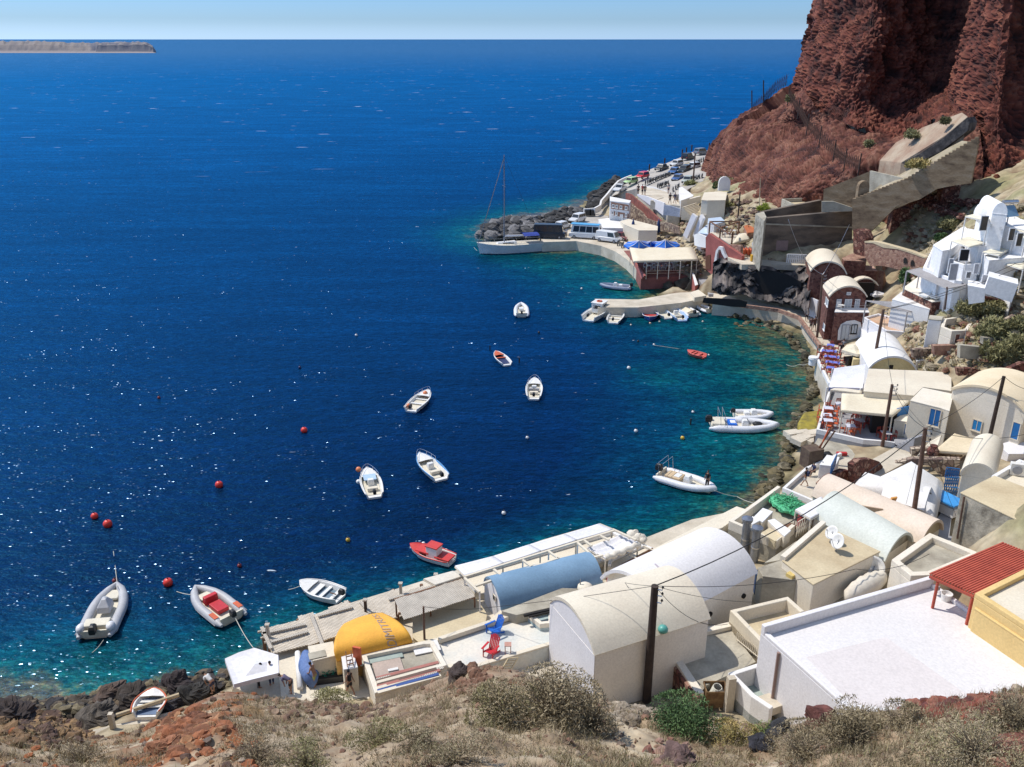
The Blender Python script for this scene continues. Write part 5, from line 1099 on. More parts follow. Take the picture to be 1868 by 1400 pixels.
# balcony block
rt, PW = flat('balcony_porch', 'g', [(428,795),(690,798),(676,766),(440,764)], 6.15, 1.5, 'red masonry porch carrying the white balcony slab', 'porch', RDB, WH)
A_, B_ = PW[0], PW[1]; wallpoly('arch_front', 'g', A_+Vector((0,-.05,0)), B_+Vector((0,-.05,0)), [(450,1005),(455,930),(475,885),(520,860),(580,852),(625,870),(632,900),(630,1005)], .03, WH, rt)
opening(rt, 'g', A_+Vector((0,-.1,0)), B_+Vector((0,-.1,0)), 478, 885, 540, 1000, SH, GYF, 'door'); opening(rt, 'g', A_+Vector((0,-.1,0)), B_+Vector((0,-.1,0)), 553, 885, 600, 955, SH, DRK)
m = MB(); a, b = U('g',436,792,6.2), U('g',690,795,6.2)
for i in range(3): m.bar(a+Vector((0,0,.3+.3*i)), b+Vector((0,0,.3+.3*i)), .03, .03)
m.build('rail', STL, rt)
root = thing('balcony_table', U('g',475,778,6.15), 'white bistro table on the balcony of the red house', 'table'); c = U('g',475,780,6.2); MB().lathe(c, [(.4,.7),(.4,.74),(.02,.75)], 12).build('tabletop', GEL, root); MB().tube([c, c+Vector((0,0,.7))], .04, 6).build('leg', GEL, root)
c = U('g',455,772,6.2); root = thing('balcony_chair', c, 'white chair at the left end of the balcony', 'chair'); MB().box(c+Vector((0,0,.45)), (.45,.45,.05)).build('seat', GEL, root); MB().box(c+Vector((0,.2,.75)), (.45,.05,.55)).build('backrest', GEL, root)
wallpoly('quay_side_wall', 'g', U('g',255,720,2), U('g',300,820,2), [(262,628),(300,665),(305,850),(290,830),(255,700)], .4, RDL, label='pinkish masonry lane wall between the two brick houses', cat='wall')
MB().box(U('g',268,760,3.4), (.2,1.6,2.6), .3).build('white_door', WL, label='pale round-topped door in the lane wall between the brick houses', cat='door')
wallpoly('porch_wall', 'g', U('g',400,1000,2), U('g',470,1050,2), [(402,985),(470,1035),(470,1060),(430,1050),(390,1000)], .3, RDB, label='low red wall curving before the porch', cat='wall')
# promenade along the water with its wall
pr = [(1300,552),(1360,556),(1420,566),(1462,578),(1478,600),(1500,628),(1540,640),(1560,600),(1510,560),(1470,548),(1400,545),(1330,540),(1302,535)]
tag(MB().prism([U('p', *p, 1.95) for p in pr], -2, 1.95).build('promenade', COL2), kind='structure')
m = MB(); w_ = [U('p', *p, 1.95) for p in ((1298,549),(1358,560),(1420,568),(1458,582),(1474,604),(1496,634))]
for a, b in zip(w_, w_[1:]): m.bar(a+Vector((0,0,.1)), b+Vector((0,0,.1)), .35, .5)
m.build('kerb_wall', RDL, label='low stone kerb wall edging the curved promenade', cat='wall')
# ================= big retaining walls and stair ramp
COB2 = mat('raw ramp concrete', (.25,.175,.105), .95, (.12,.08,.05), .5, .9, 4, stretch=(1,1,2.5), c3=(.30,.235,.16))
A_ = UD('i', 400, 1290, 129); B_ = UD('i', 905, 1285, 134)
wallpoly('retaining_wall', 'i', A_, B_, [(398,1200),(415,1225),(905,1182),(905,1240),(905,1560),(560,1560),(400,1440)], .8, COB, label='huge grey brown retaining wall behind the brick houses', cat='wall')
wallpoly('wall_coping', 'i', A_+Vector((0,-.1,0)), B_+Vector((0,-.1,0)), [(400,1252),(905,1272),(905,1280),(400,1260)], .15, CO, label='thin pale ledge line across the huge retaining wall', cat='ledge')
a, b = UD('i', 380, 1200, 131), UD('i', 735, 1122, 139)
wallpoly('retaining_wall', 'i', a, b, [(410,1220),(400,1190),(735,1122),(738,1200),(905,1180),(905,1200),(410,1232)], .6, COB, label='slanting grey wall above the huge retaining wall', cat='wall')
a, b = UD('h', 1355, 560, 128), UD('h', 1395, 880, 127)
rt, PW = flat('wall_return', 'h', [(1362,545),(1425,530),(1445,570),(1430,600)], 14.2, 7, 'grey end pier of the huge retaining wall', 'wall', GST, CO)
rt, _ = flat('grey_wall_room', 'i', [(510,1115),(735,1105),(738,1140),(595,1155)], 13.0, 8, 'roofless grey concrete room below the red slope', 'building', CO, CR2, parapet=.6, pt=.3)
A_, B_ = UD('i', 905, 1200, 126), UD('i', 1600, 900, 117)
st = [(905,1290)]; n = 34
for i in range(n):
    t0, t1 = i/n, (i+1)/n
    def yl(t): x = 905+t*(1612-905); return (x, 1122-122*min(1, t/.45)-230*max(0, (t-.45)/.55))
    x0, y0 = yl(t0); x1, y1 = yl(t1); st += [(x0, y1), (x1, y1)]
st += [(1612,800),(1570,1030),(1480,1040),(1380,1060),(1280,1120),(1150,1160),(1010,1300),(950,1330)]
wallpoly('stair_ramp_wall', 'i', A_, B_, st, .7, COB2, label='long stepped concrete ramp wall climbing to the red cliff', cat='wall')
m = MB(); b2 = UD('i', 905, 1200, 124);
a, b = UD('i', 748, 1110, 135), UD('i', 1003, 985, 131)
wallpoly('ramp_side_wall', 'i', a, b, [(745,1062),(1003,962),(1000,1110),(890,1170),(742,1128)], .5, COB2, label='triangular concrete wall joining the stepped ramp', cat='wall')
a, b = UD('i', 1003, 985, 131), UD('i', 1215, 1010, 124)
wallpoly('ramp_upper_wall', 'i', a, b, [(1003,958),(1215,1005),(1100,1080),(1000,1090)], .4, CO, label='lighter concrete wall in the angle of the stepped ramp', cat='wall')
wallpoly('white_ramp_niche', 'i', UD('i',735,1180,133), UD('i',905,1180,132), [(735,1130),(800,1130),(905,1165),(905,1185),(735,1190)], .4, CO, label='pale block patch at the foot of the stepped ramp', cat='wall')
rt = thing('arched_pier', UD('i',962,1100,126.5), 'small rounded concrete pier standing on the ramp', 'pier'); c = UD('i',962,1075,126.5); MB().box(c-Vector((0,0,1.5)), (1.5,.9,4.6)).build('shaft', COB2, rt); MB().tube([c+Vector((0,-.44,.8)), c+Vector((0,.44,.8))], .74, 16).build('rounded_top', COB2, rt)
a, b = UD('i', 1180, 920, 127), UD('i', 1555, 690, 121)
wallpoly('upper_ramp_wall', 'i', a, b, [(1180,915),(1280,865),(1420,770),(1550,660),(1562,690),(1550,735),(1400,850),(1290,905),(1215,925)], 2.5, ROK, label='dark shaded rock wall edge above the stepped ramp', cat='wall')
P = [UD('i', *p) for p in ((1120,935,131),(1180,912,127.5),(1280,862,126),(1420,765,124),(1552,655,122),(1520,632,126),(1300,715,133),(1150,800,137),(1060,900,136))]
m = MB(); m.add(P+[p-Vector((0,0,5)) for p in P], [tuple(range(9)), tuple(reversed(range(9, 18)))]+[(i, (i+1)%9, 9+(i+1)%9, 9+i) for i in range(9)]); tag(m.build('cliff_ledge', mat('dusty ledge', (.42,.33,.24), .95, (.30,.19,.13), .4, .8, 3)), kind='structure')
P = [UD('i', *p) for p in ((920,1150,126.5),(1220,1028,122.5),(1608,800,117.6),(1520,790,121),(1400,850,125),(1220,945,127.5),(1100,1005,128.5),(960,1120,129))]
m = MB(); m.add(P+[p-Vector((0,0,3)) for p in P], [tuple(range(8)), tuple(reversed(range(8, 16)))]+[(i, (i+1)%8, 8+(i+1)%8, 8+i) for i in range(8)]); tag(m.build('ramp_fill', mat('dry ramp earth', (.44,.37,.27), .95, (.26,.22,.13), .5, .8, 3)), kind='structure')
# netting fence on the slope
root = thing('slope_fence', UD('i',760,850,140), 'sagging dark net fence running down the red slope', 'fence'); pts_ = [(545,565,158),(600,640,154),(650,730,150),(720,800,147),(800,880,142),(860,930,139),(940,960,134)]
PP = [UD('i', *p) for p in pts_]; m = MB()
for a, b in zip(PP, PP[1:]):
    for k in range(8):
        p = a.lerp(b, k/8); q_ = a.lerp(b, (k+1)/8); m.bar(p, p+Vector((0,0,2.1)), .06, .06); m.bar(p, q_+Vector((0,0,2)), .05, .05); m.bar(q_, p+Vector((0,0,2)), .05, .05); m.bar(p+Vector((0,0,1)), q_+Vector((0,0,1)), .04, .04)
m.build('net', mat('rusty net wire', (.10,.05,.035), .9), root); root2 = root
for p in PP: MB().bar(p-Vector((0,0,.8)), p+Vector((.1,0,2.6)), .14, .14).build('fence_post', POLE, root)
root = thing('slope_fence', UD('i',470,520,190), 'leaning net fence on the shoulder of the red slope by the sea', 'fence')
PP = [UD('i', *p) for p in ((345,640,205),(410,585,203),(470,520,202),(540,480,200))]; m = MB()
for a, b in zip(PP, PP[1:]):
    for k in range(7):
        p = a.lerp(b, k/7); q_ = a.lerp(b, (k+1)/7); m.bar(p, p+Vector((0,0,2.6)), .05, .05); m.bar(p, q_+Vector((0,0,2.4)), .05, .05); m.bar(q_, p+Vector((0,0,2.4)), .05, .05)
m.build('net', mat('rusty net wire', (.10,.05,.035), .9), root)
for p in PP[:2]: MB().bar(p-Vector((0,0,.8)), p+Vector((-.6,0,5)), .2, .2).build('fence_post', POLE, root)
# red rubble turrets on the dry terraces
for i, (x, yt, yb, w_) in enumerate(((1440,1015,1135,42),(1162,1165,1270,48))):
    c = TG('i', x, yb-6); t_ = OW('i', x, yt, c, c+Vector((1,0,0))); rt, _ = flat('rubble_turret', 'i', None, t_.z, c.z-2, ['square red rubble turret below the stepped ramp, the upper one','square red rubble turret below the stepped ramp, the lower one'][i], 'turret', RST, None, world=[Vector((c.x-1.3, c.y-.6, 0)), Vector((c.x+1.1, c.y-.8, 0)), Vector((c.x+1.4, c.y+1.4, 0)), Vector((c.x-1., c.y+1.6, 0))])
MB().bar(TG('i',1230,1165)+Vector((0,0,.8)), TG('i',1415,1105)+Vector((0,0,1.2)), .5, .35).build('stone_channel', CO, label='straight pale water channel below the stepped ramp', cat='channel')
for i, (p0, p1, lb) in enumerate((((1280,1160),(1530,1235),'red dry-stone terrace edge left of the white hotel, the upper long one'),((1395,1140),(1600,1160),'red dry-stone terrace edge just below the cliff foot'),((1300,1145),(1440,1185),'short red dry-stone terrace edge near the upper turret'))):
    a, b = TG('i', *p0), TG('i', *p1); m = MB(); rnd = random.Random(i)
    for k in range(60):
        p = a.lerp(b, k/59)+Vector((rnd.gauss(0,.15), rnd.gauss(0,.15), rnd.uniform(0,.7))); p.z = max(p.z, gz(p.x, p.y)+rnd.uniform(0,.8)); m.ball(p, (.4,.35,.28), 6, jit=.6)
    m.build('dry_stone_wall', RST, label=lb, cat='wall')
# pinkish masonry terrace wall with two arches
A_ = UD('g', 655, 330, 120); B_ = UD('g', 1110, 450, 112)
rt = thing('arched_terrace_wall', (A_+B_)/2, 'pinkish masonry terrace wall with two small arched holes', 'wall')
wallpoly('masonry', 'g', A_, B_, [(655,262),(720,265),(800,300),(905,310),(1000,340),(1110,380),(1105,440),(960,480),(800,440),(700,440),(655,370)], .8, RDL, rt)
wallpoly('coping', 'g', A_+Vector((-.02,-.08,0)), B_+Vector((-.02,-.08,0)), [(655,252),(740,255),(905,300),(1000,328),(1112,372),(1112,382),(1000,342),(905,312),(800,302),(720,267),(655,264)], .9, CR2, rt)
for x, y in ((965,398),(1020,418)): wallpoly('arched_opening', 'g', A_+Vector((-.02,-.12,0)), B_+Vector((-.02,-.12,0)), [(x-15,y+22),(x-14,y-8),(x-5,y-22),(x+6,y-20),(x+15,y-4),(x+14,y+22)], .03, DRK, rt)
wallpoly('rubble_buttress', 'g', UD('g',570,330,122), UD('g',660,330,120), [(568,165),(590,158),(640,175),(662,230),(655,370),(570,345)], 1.5, RST, label='red rubble buttress at the corner of the huge retaining wall', cat='wall')
# balustrade on the path above the cave
a, b = U('g', 62, 415, 7.4), U('g', 206, 420, 7.4); m = MB()
for i in range(11): p = a.lerp(b, i/10); m.bar(p, p+Vector((0,0,1.25)), .16, .16)
m.bar(a+Vector((0,0,.6)), b+Vector((0,0,.6)), .12, .12); m.bar(a+Vector((0,0,1.25)), b+Vector((0,0,1.25)), .14, .14); m.build('white_balustrade', WH, label='white balustrade above the dark cave', cat='railing')
# path above the cave and the cave cliff
P = [U('h', *p, 7.4) for p in ((1150,870),(1260,840),(1390,860),(1430,885),(1560,905),(1745,915),(1745,935),(1560,925),(1400,925),(1260,925))]
tag(MB().prism(P, 6.6, 7.4).build('cliff_path', COL2), kind='structure')
def rockwall(name, zn, top, bot, n, m, amp, seed, kind='structure', label=None, cat=None, nv=26):
    """craggy face: top/bot bearings with distance"""
    def at(L_, t):
        t = t*(len(L_)-1); i = min(int(t), len(L_)-2); k = t-i; return UD(zn, *L_[i]).lerp(UD(zn, *L_[i+1]), k)
    mb = MB(); mb.c = []
    for j in range(nv):
        for i in range(n):
            p = at(top, i/(n-1)).lerp(at(bot, i/(n-1)), j/(nv-1)); q = fbm(p*.35+Vector((seed,0,0)), 5)+.5*abs(noise.noise(p*.9))
            e = min(1, j/2, (nv-1-j)/1.5+.3); r_ = Vector((p.x, p.y, 0)).normalized(); mb.v.append(p-r_*q*amp*e+Vector((0,0,noise.noise(p*.7)*.5*e))); t = .45+fbm(p*.9, 4)*.8
            mb.c.append((*ncol([(.02,.02,.024),(.06,.055,.055),(.12,.10,.095),(.24,.20,.17)], t), 1))
    mb.f = [(j*n+i, j*n+i+1, (j+1)*n+i+1, (j+1)*n+i) for j in range(nv-1) for i in range(n-1)]
    return mb.build(name, m, fix=False, kind=kind, origin=(0,0,0), label=label, cat=cat)
rockwall('cave_cliff', 'h', [(1040,910,129),(1100,870,128),(1160,900,127),(1260,928,126),(1400,920,126),(1560,925,127),(1745,932,124),(1800,960,121)], [(1030,1110,126),(1100,1150,125),(1180,1160,124),(1290,1160,123),(1400,1190,122.5),(1560,1215,121),(1700,1240,118),(1760,1300,115)], 110, CLF, 3.2, 4)
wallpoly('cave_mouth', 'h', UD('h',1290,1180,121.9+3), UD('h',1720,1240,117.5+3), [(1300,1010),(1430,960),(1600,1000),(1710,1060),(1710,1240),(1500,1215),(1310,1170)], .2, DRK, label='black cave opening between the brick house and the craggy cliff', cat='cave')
# inner small pier with its arch
P = [(145,1185),(480,1190),(760,1140),(900,1130),(960,1160),(1160,1150),(1250,1165),(1600,1215),(1650,1240),(1580,1250),(1180,1190),(1000,1175),(800,1215),(470,1250),(170,1250)]
tag(MB().prism([U('h', *p, 1.5) for p in P], -2, 1.5).build('jetty', COL2), kind='structure')
m = MB()
for i in range(7): m.tube([U('h', 175+i*90, 1262-i*3, -2), U('h', 175+i*90, 1254-i*3, 1.2)], .18, 8)
MB().tube([U('h',148,1195,1.6), U('h',140,1250,1.6)], .1, 6).build('pier_ladder_rail', STL, label='bent pale rail at the tip of the inner jetty', cat='rail')
P = [U('h', *p, 1.9) for p in ((870,1145),(930,1125),(990,1170),(900,1185))]; MB().prism(P, 1.4, 2.1).build('jetty_step', CR3, label='raised cream step block at the root of the inner jetty', cat='step')
# dark arch opening under the jetty road
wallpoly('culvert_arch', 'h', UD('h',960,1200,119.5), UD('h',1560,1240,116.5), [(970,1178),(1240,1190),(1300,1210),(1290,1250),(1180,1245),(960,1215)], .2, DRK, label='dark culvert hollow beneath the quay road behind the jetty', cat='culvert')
# ================= harbour restaurant with canopy
zt_ = 5.0; a4 = [U('h', *p, zt_-.2*(i > 1)) for i, p in enumerate(((410,795),(880,795),(925,885),(440,900)))]
P = [(490,1010),(525,900),(905,895),(880,985),(880,1000)]
tag(MB().prism([U('h', *p, 1.9) for p in ((365,820),(430,900),(495,1030),(880,1010),(930,900),(900,800))], -1.5, 1.9).build('restaurant_platform', mat('red platform render', (.30,.11,.09), .9, (.20,.07,.06), .6)), kind='structure')
awning('awning', 'h', [(410,795),(885,795),(928,885),(438,900)], 5.0, 'long cream canopy of the harbour restaurant below the blue umbrellas', m=CAN, zg=1.9, sag=.05, valance=.25)
wallpoly('parapet_wall', 'h', U('h',430,900,2), U('h',500,1030,2), [(428,905),(445,905),(520,1010),(495,1040),(480,1010)], .3, RDP, label='faded red parapet at the left corner of the harbour restaurant', cat='wall')
for i in range(5): x = 540+i*85; p = U('h', x, 905, 4.7); MB().box((p.x, p.y, 3.3), (.12,.12,2.9)).build('canopy_post', CR3, label='cream post under the front of the long canopy, number %d from the left' % (i+1) if False else ['leftmost','second from left','middle','second from right','rightmost'][i]+' cream post along the front of the long canopy', cat='post')
m = MB(); a, b = U('h',525,975,2.8), U('h',880,968,2.8); m.bar(a, b, .05, .05); m.bar(a-Vector((0,0,.4)), b-Vector((0,0,.4)), .04, .04); m.build('front_rail', STL, label='thin rail along the front of the harbour restaurant', cat='railing')
for i, (rim, ap, lb) in enumerate(((((370,765),(480,742),(600,792),(500,800),(400,800)),(480,745),'left bright blue umbrella behind the cream canopy'),(((560,760),(670,735),(795,790),(720,798),(600,795)),(680,738),'right bright blue umbrella behind the cream canopy'))):
    rr_ = [(ap[0]+(110 if i else 115)*math.cos(t*math.pi/4), 775+32*math.sin(t*math.pi/4)) for t in range(8)]
    umbrella(lb, ('h', rr_), ap, 4.9, 6.3, 1.9, BLC, 'bright blue umbrellas of the harbour restaurant', ribs=CANW)
umbrella('middle bright blue umbrella, mostly behind the other two', ('h', [(570+85*math.cos(t*math.pi/4), 768+20*math.sin(t*math.pi/4)) for t in range(8)]), (570,748), 4.8, 5.9, 1.9, BLC, 'bright blue umbrellas of the harbour restaurant', ribs=CANW)
for i, x in enumerate((430, 622)):
    b_ = U('h', x, 735, 2.0); r_ = thing('closed_parasol', b_, 'furled navy parasol behind the blue umbrellas, the %s one' % ('left','right')[i], 'umbrella'); MB().lathe(b_, [(.05,0),(.06,1.2),(.42,1.5),(.28,3.2),(.04,4.0)], 8).build('furled_canopy', mat('navy canvas', (.02,.05,.16), .8), r_, smooth=True); MB().box(b_+Vector((0,0,.1)), (.6,.6,.2)).build('base', CO, r_)
rt, _ = flat('red_ramp_wall', 'h', [(880,985),(893,985),(928,1080),(905,1088)], 2.6, -1, 'white edged red ramp wall beside the harbour restaurant', 'wall', RDP, WH)
deck('grey_landing', 'h', [(905,1000),(1030,990),(1060,1050),(1060,1150),(1010,1150),(960,1080)], 1.9, -1, 'grey paved landing at the foot of the red arch steps', GYF)
# ================= red walled taverna
A_, B_ = UD('h', 985, 940, 134), UD('h', 1170, 880, 130)
rt = thing('red_taverna', (A_+B_)/2, 'faded red taverna with a white arch over its stair', 'building')
wallpoly('front_wall', 'h', A_, B_, [(985,720),(1010,690),(1170,800),(1260,860),(1250,940),(1100,990),(1050,960),(1040,1010),(985,960)], .6, RDP, rt)
wallpoly('doorway', 'h', A_+Vector((-.03,-.1,0)), B_+Vector((-.03,-.1,0)), [(985,860),(1020,850),(1022,960),(985,965)], .05, mat('brown door', (.16,.06,.03), .7), rt)
aa_ = [(1050,985),(1048,900),(1062,820),(1085,788),(1110,795),(1130,850),(1142,872),(1128,880),(1108,845),(1095,810),(1082,815),(1070,850),(1064,920),(1066,985)]
wallpoly('white_arch', 'h', A_+Vector((-.2,-.6,0)), B_+Vector((-.2,-.6,0)), aa_, .4, WH, rt)
rt2, _ = flat('taverna_terrace', 'h', [(1010,690),(1180,660),(1320,690),(1350,740),(1170,800)], 7.6, 2, 'taverna roof terrace crowded with white tables', 'terrace', RDP, COL2)
m = MB(); rb = thing('terrace_pergola', U('h',1150,700,7.6), 'rough timber frame over the taverna terrace', 'pergola')
for a_, b_ in (((1018,600),(1165,695)),((1165,695),(1200,640)),((1018,600),(1240,600)),((1090,650),(1240,600))): m.bar(U('h', *a_, 10.2), U('h', *b_, 10.2), .18, .18)
m.build('beam', WOOD, rb)
for x, y in ((1018,600),(1098,650),(1190,680),(1240,600)): p = U('h', x, y, 10.2); posts([(p.x, p.y, 7.0, 10.2, .2)], rb, WOOD)
m = MB(); m.bar(U('h',985,700,8.6), U('h',1170,800,8.3), .07, .07); m.bar(U('h',985,706,8.2), U('h',1170,806,7.9), .06, .06); m.build('terrace_rail', STL, label='pale rail along the sloping edge of the taverna terrace', cat='railing')
awning('awning', 'h', [(1185,768),(1235,690),(1310,690),(1320,735)], 8.2, 'curved cream awning at the end of the taverna terrace', zg=4.5, sag=-.5, posts=(0,))
wallpoly('masonry_wall', 'h', UD('h',1170,870,131), UD('h',1250,870,129), [(1165,775),(1250,780),(1250,870),(1165,850)], .5, RDL, label='pinkish rubble wall beneath the curved awning', cat='wall')
flat('orange_roof_hut', 'h', [(1275,640),(1300,625),(1350,650),(1350,685),(1300,690)], 8.9, 5, 'small hut heaped with orange tiles by the grey pier', 'shed', RDL, mat('orange tile heap', (.55,.16,.05), .8, (.3,.08,.03), 2.))
rnd = random.Random(2)
for i in range(6):
    p = U('h', 1262+i*13, 850+(i%2)*8, 7.45); r_ = thing('gas_cylinder', p, '%s orange gas bottle in the row by the dark doorway' % ['leftmost','second','third','fourth','fifth','rightmost'][i], 'gas cylinder', 'orange gas bottles on the path'); MB().lathe(p, [(.28,0),(.3,.1),(.3,.9),(.2,1.05),(.05,1.1)], 10).build('body', ORG, r_, smooth=40); MB().tube([p+Vector((0,0,1.08)), p+Vector((0,0,1.25))], .09, 8).build('valve', STL, r_)
MB().box(U('h',1350,875,7.9), (.9,.7,.9)).build('yellow_machine', mat('machine yellow', (.65,.36,.02), .6), label='yellow machine box at the end of the gas bottle row', cat='machine')
wallpoly('white_door_frame', 'h', UD('h',1340,880,128), UD('h',1400,880,127), [(1335,760),(1350,750),(1400,800),(1400,890),(1388,890),(1380,810),(1352,790),(1350,840),(1338,840)], .15, WH, label='leaning white door surround against the grey pier', cat='door')
MB().box(UD('h',1525,782,129.9), (3.3,.08,1.5), .05).build('wall_plaque', mat('pinkish plaque', (.30,.21,.20), .8), label='blank pinkish panel fixed on the huge retaining wall', cat='panel')
# blue domed white cafe next to the long stair
rt, PW = flat('white_cafe', 'h', [(925,690),(990,630),(1130,590),(1140,640),(1010,700)], 7.2, 2, 'white cafe with a light blue roof beside the long stairs', 'building', WH, mat('light blue screed', (.42,.54,.68), .8, (.55,.60,.68), .7))
rt, PW = flat('blue_roof_cafe', 'h', [(1000,615),(1005,580),(1100,570),(1135,605),(1050,625)], 9.0, 6, 'small white kiosk with a pale blue roof and blue shutter', 'building', WH, mat('light blue screed', (.42,.54,.68), .8, (.55,.60,.68), .7))
MB().box(U('h',1042,650,7.6), (1.0,.1,1.5)).build('blue_shutter', BLU, label='deep blue shutter on the small white kiosk', cat='shutter'); MB().box(U('h',1075,655,7.6), (1.6,.12,1.7)).build('dark_bay', DRK, label='dark open bay beside the deep blue shutter', cat='opening')
wallpoly('flank_wall', 'h', UD('h',900,760,140), UD('h',985,800,136), [(895,700),(925,690),(1000,720),(985,800),(930,790),(900,780)], .3, WH, label='white flank wall below the long stairs', cat='wall')
# long stairs
a, b = U('h',870,705,4.5), U('h',935,555,8.5); stairs('long_stairs', a, b, 3.2, 20, COL2, 'long straight stairs between white walls in the harbour')
for i, (p0, p1) in enumerate((((835,715),(905,550)),((905,720),(965,560)))):
    a, b = U('h', *p0, 4.9), U('h', *p1, 9.1); m = MB(); m.bar(a, b, .5, 1.1); m.build('stair_wall', WH, label='white side wall of the long stairs, the %s one' % ('left','right')[i], cat='wall')
a, b = U('h',890,800,1.9), U('h',870,715,3.6); stairs('lower_stairs', a, b, 5, 9, CR3, 'wide cream steps at the foot of the long stairs')
# upper plaza: steps, white walls, chapel
deck('upper_plaza', 'l', [(600,700),(640,565),(1000,650),(1140,800),(1160,830),(1000,820),(930,800)], 8.0, 4, 'white paved upper plaza where tourists stroll', COL2)
wallpoly('white_plaza_wall', 'l', U('l',590,685,8.2), U('l',945,800,8.2), [(590,680),(705,705),(945,795),(930,960),(860,900),(700,780),(590,700)], .3, WL, label='lavender white wall below the upper plaza', cat='wall')
wallpoly('white_plaza_wall', 'l', U('l',945,822,8.2), U('l',1345,925,7.0), [(945,822),(1010,828),(1350,925),(1345,965),(1280,1000),(1010,960),(930,955)], .3, mat('streaky white wall', (.70,.72,.78), .9, (.45,.49,.58), .5, .2), label='streaky white wall before the dry grass patch', cat='wall')
wallpoly('plaza_parapet', 'l', U('l',640,570,8), U('l',1000,650,8), [(640,562),(790,585),(985,645),(1000,700),(930,700),(800,640),(640,600)], .3, WH, label='white parapet on the sea side of the upper plaza', cat='wall')
stairs('plaza_steps', U('l',1000,830,7.0), U('l',840,740,8.1), 5, 6, COL2, 'broad shallow steps on the upper plaza')
stairs('plaza_steps', U('l',1400,960,6.6), U('l',1270,820,8.4), 6, 9, COL2, 'wide grey steps below the cream bench wall')
wallpoly('bench_wall', 'l', U('l',1165,830,8), U('l',1425,800,8), [(1165,770),(1430,705),(1425,800),(1165,830)], .5, CR, label='cream bench wall above the wide steps', cat='wall')
flat('plaza_white_wall', 'l', [(1140,600),(1180,590),(1330,700),(1320,715),(1165,770),(1150,700)], 9.2, 6, 'white terrace block at the motorbike parking', 'wall', WH, WH)
rt, PW = flat('small_chapel', 'l', [(1435,760),(1470,665),(1680,650),(1770,660),(1750,765),(1515,768)], 11.0, 5, 'cream flat roofed chapel with a small bell wall', 'chapel', CR3, CR3)
bw = U('l', 1725, 640, 11); MB().box(bw+Vector((0,0,.9)), (2.2,.5,1.6)).build('bell_wall', WH, rt); MB().tube([bw+Vector((0,-.24,1.7)), bw+Vector((0,.24,1.7))], 1.08, 14).build('bell_wall_top', WH, rt)
wallpoly('red_planter_wall', 'l', U('l',1550,950,7), U('l',1840,1000,7), [(1550,890),(1700,905),(1850,900),(1820,1030),(1550,960)], .5, RDP, label='faded red planter wall below the chapel', cat='wall')
# two storey house front with four windows, rubble ramp walls
A_, B_ = U('l',235,1000,3.4), U('l',490,1010,3.6)
rt, PW = flat('window_row_house', 'l', [(235,775),(235,715),(510,770),(490,800)], 7.6, 1.5, 'white framed house front with two rows of small windows', 'house', WH, WH)
F0, F1 = PW[0]+Vector((0,-.04,0)), PW[3]+Vector((0,-.04,0))
wallpoly('stone_band', 'l', F0, F1, [(250,780),(480,820),(480,900),(250,870)], .04, RDL, rt); wallpoly('stone_band', 'l', F0, F1, [(250,895),(480,935),(480,1000),(250,950)], .04, RDL, rt)
for x in (262,308,362,432): opening(rt, 'l', F0+Vector((0,-.06,0)), F1+Vector((0,-.06,0)), x, 812+(x-262)*.17, x+34, 855+(x-262)*.17, GLS, WH, fw=.12)
for x in (255,305,432): opening(rt, 'l', F0+Vector((0,-.06,0)), F1+Vector((0,-.06,0)), x, 900+(x-262)*.17, x+30, 950+(x-262)*.17, GLS, WH, fw=.12)
opening(rt, 'l', F0+Vector((0,-.06,0)), F1+Vector((0,-.06,0)), 365, 945, 408, 1040, GEL, WH, 'door', bars=False)
wallpoly('red_ramp_parapet', 'l', U('l',440,770,6), U('l',900,1040,5), [(440,665),(500,680),(640,800),(760,900),(900,1030),(860,1040),(700,990),(560,860),(500,800),(440,760)], .4, mat('red ramp render', (.30,.10,.08), .95, (.16,.055,.045), .9, .8, 3), label='dark red sloping parapet of the harbour ramp', cat='wall')
wallpoly('rubble_ramp_wall', 'l', U('l',500,800,6.2), U('l',1120,1110,5.4), [(500,800),(560,860),(640,910),(700,990),(800,1030),(1000,1060),(1120,1110),(1150,1200),(880,1160),(700,1060),(490,1010)], .5, MIX, label='grey and red rubble wall under the harbour ramp', cat='wall')
flat('white_basement', 'l', [(85,1015),(230,1000),(240,1030),(420,1050),(420,1130),(140,1130)], 3.9, 1.5, 'white plastered yard wall by the parked van', 'building', WL, WH)
flat('cream_store', 'l', [(370,1040),(480,1010),(860,1105),(855,1160),(610,1160),(420,1080)], 4.8, 1.5, 'long cream store roof behind the parked vans', 'building', CR3, CR3)
# chapel garden earth
# ================= white hotel on the slope
UD0 = UD
def UD(zn, x, y, D): return UD0(zn, x, y, D*.925 if zn == 'j' else D)
WHH = mat('shade lifted hotel lime wash', (.90,.89,.88), .85, (.84,.83,.83), .4)  # white raised in colour to brighten the hotel fronts that lie in shade
def terr(name, poly, z, zb, label, **k): return flat(name, 'j', poly, z, zb, label, 'building', WHH, k.pop('roof', WHH), **k)
def zat(zn, x, y, D): return UD(zn, x, y, D).z
def hb(poly, D, zb, label, **k):      # block whose nearest front corner lies D away
    x, y = max(poly, key=lambda p: p[1]); return terr('hotel_block', poly, zat('j', x, y, D), zb, label, **k)
hb([(535,940),(660,680),(720,720),(800,790),(1000,930),(985,1100),(900,1090)], 103, 6, 'stepped lower white wall of the hotel with small openings', parapet=.5, pt=.3)
hb([(650,690),(1010,470),(1040,500),(1060,590),(860,740),(760,760)], 106, 7, 'white hotel stair flank rising on the left')
t1 = hb([(850,860),(990,700),(1270,720),(1260,830),(1180,900),(1010,910)], 103.5, 7, 'hotel terrace paved grey with a cream shade', roof=GYF, parapet=.5, pt=.25)
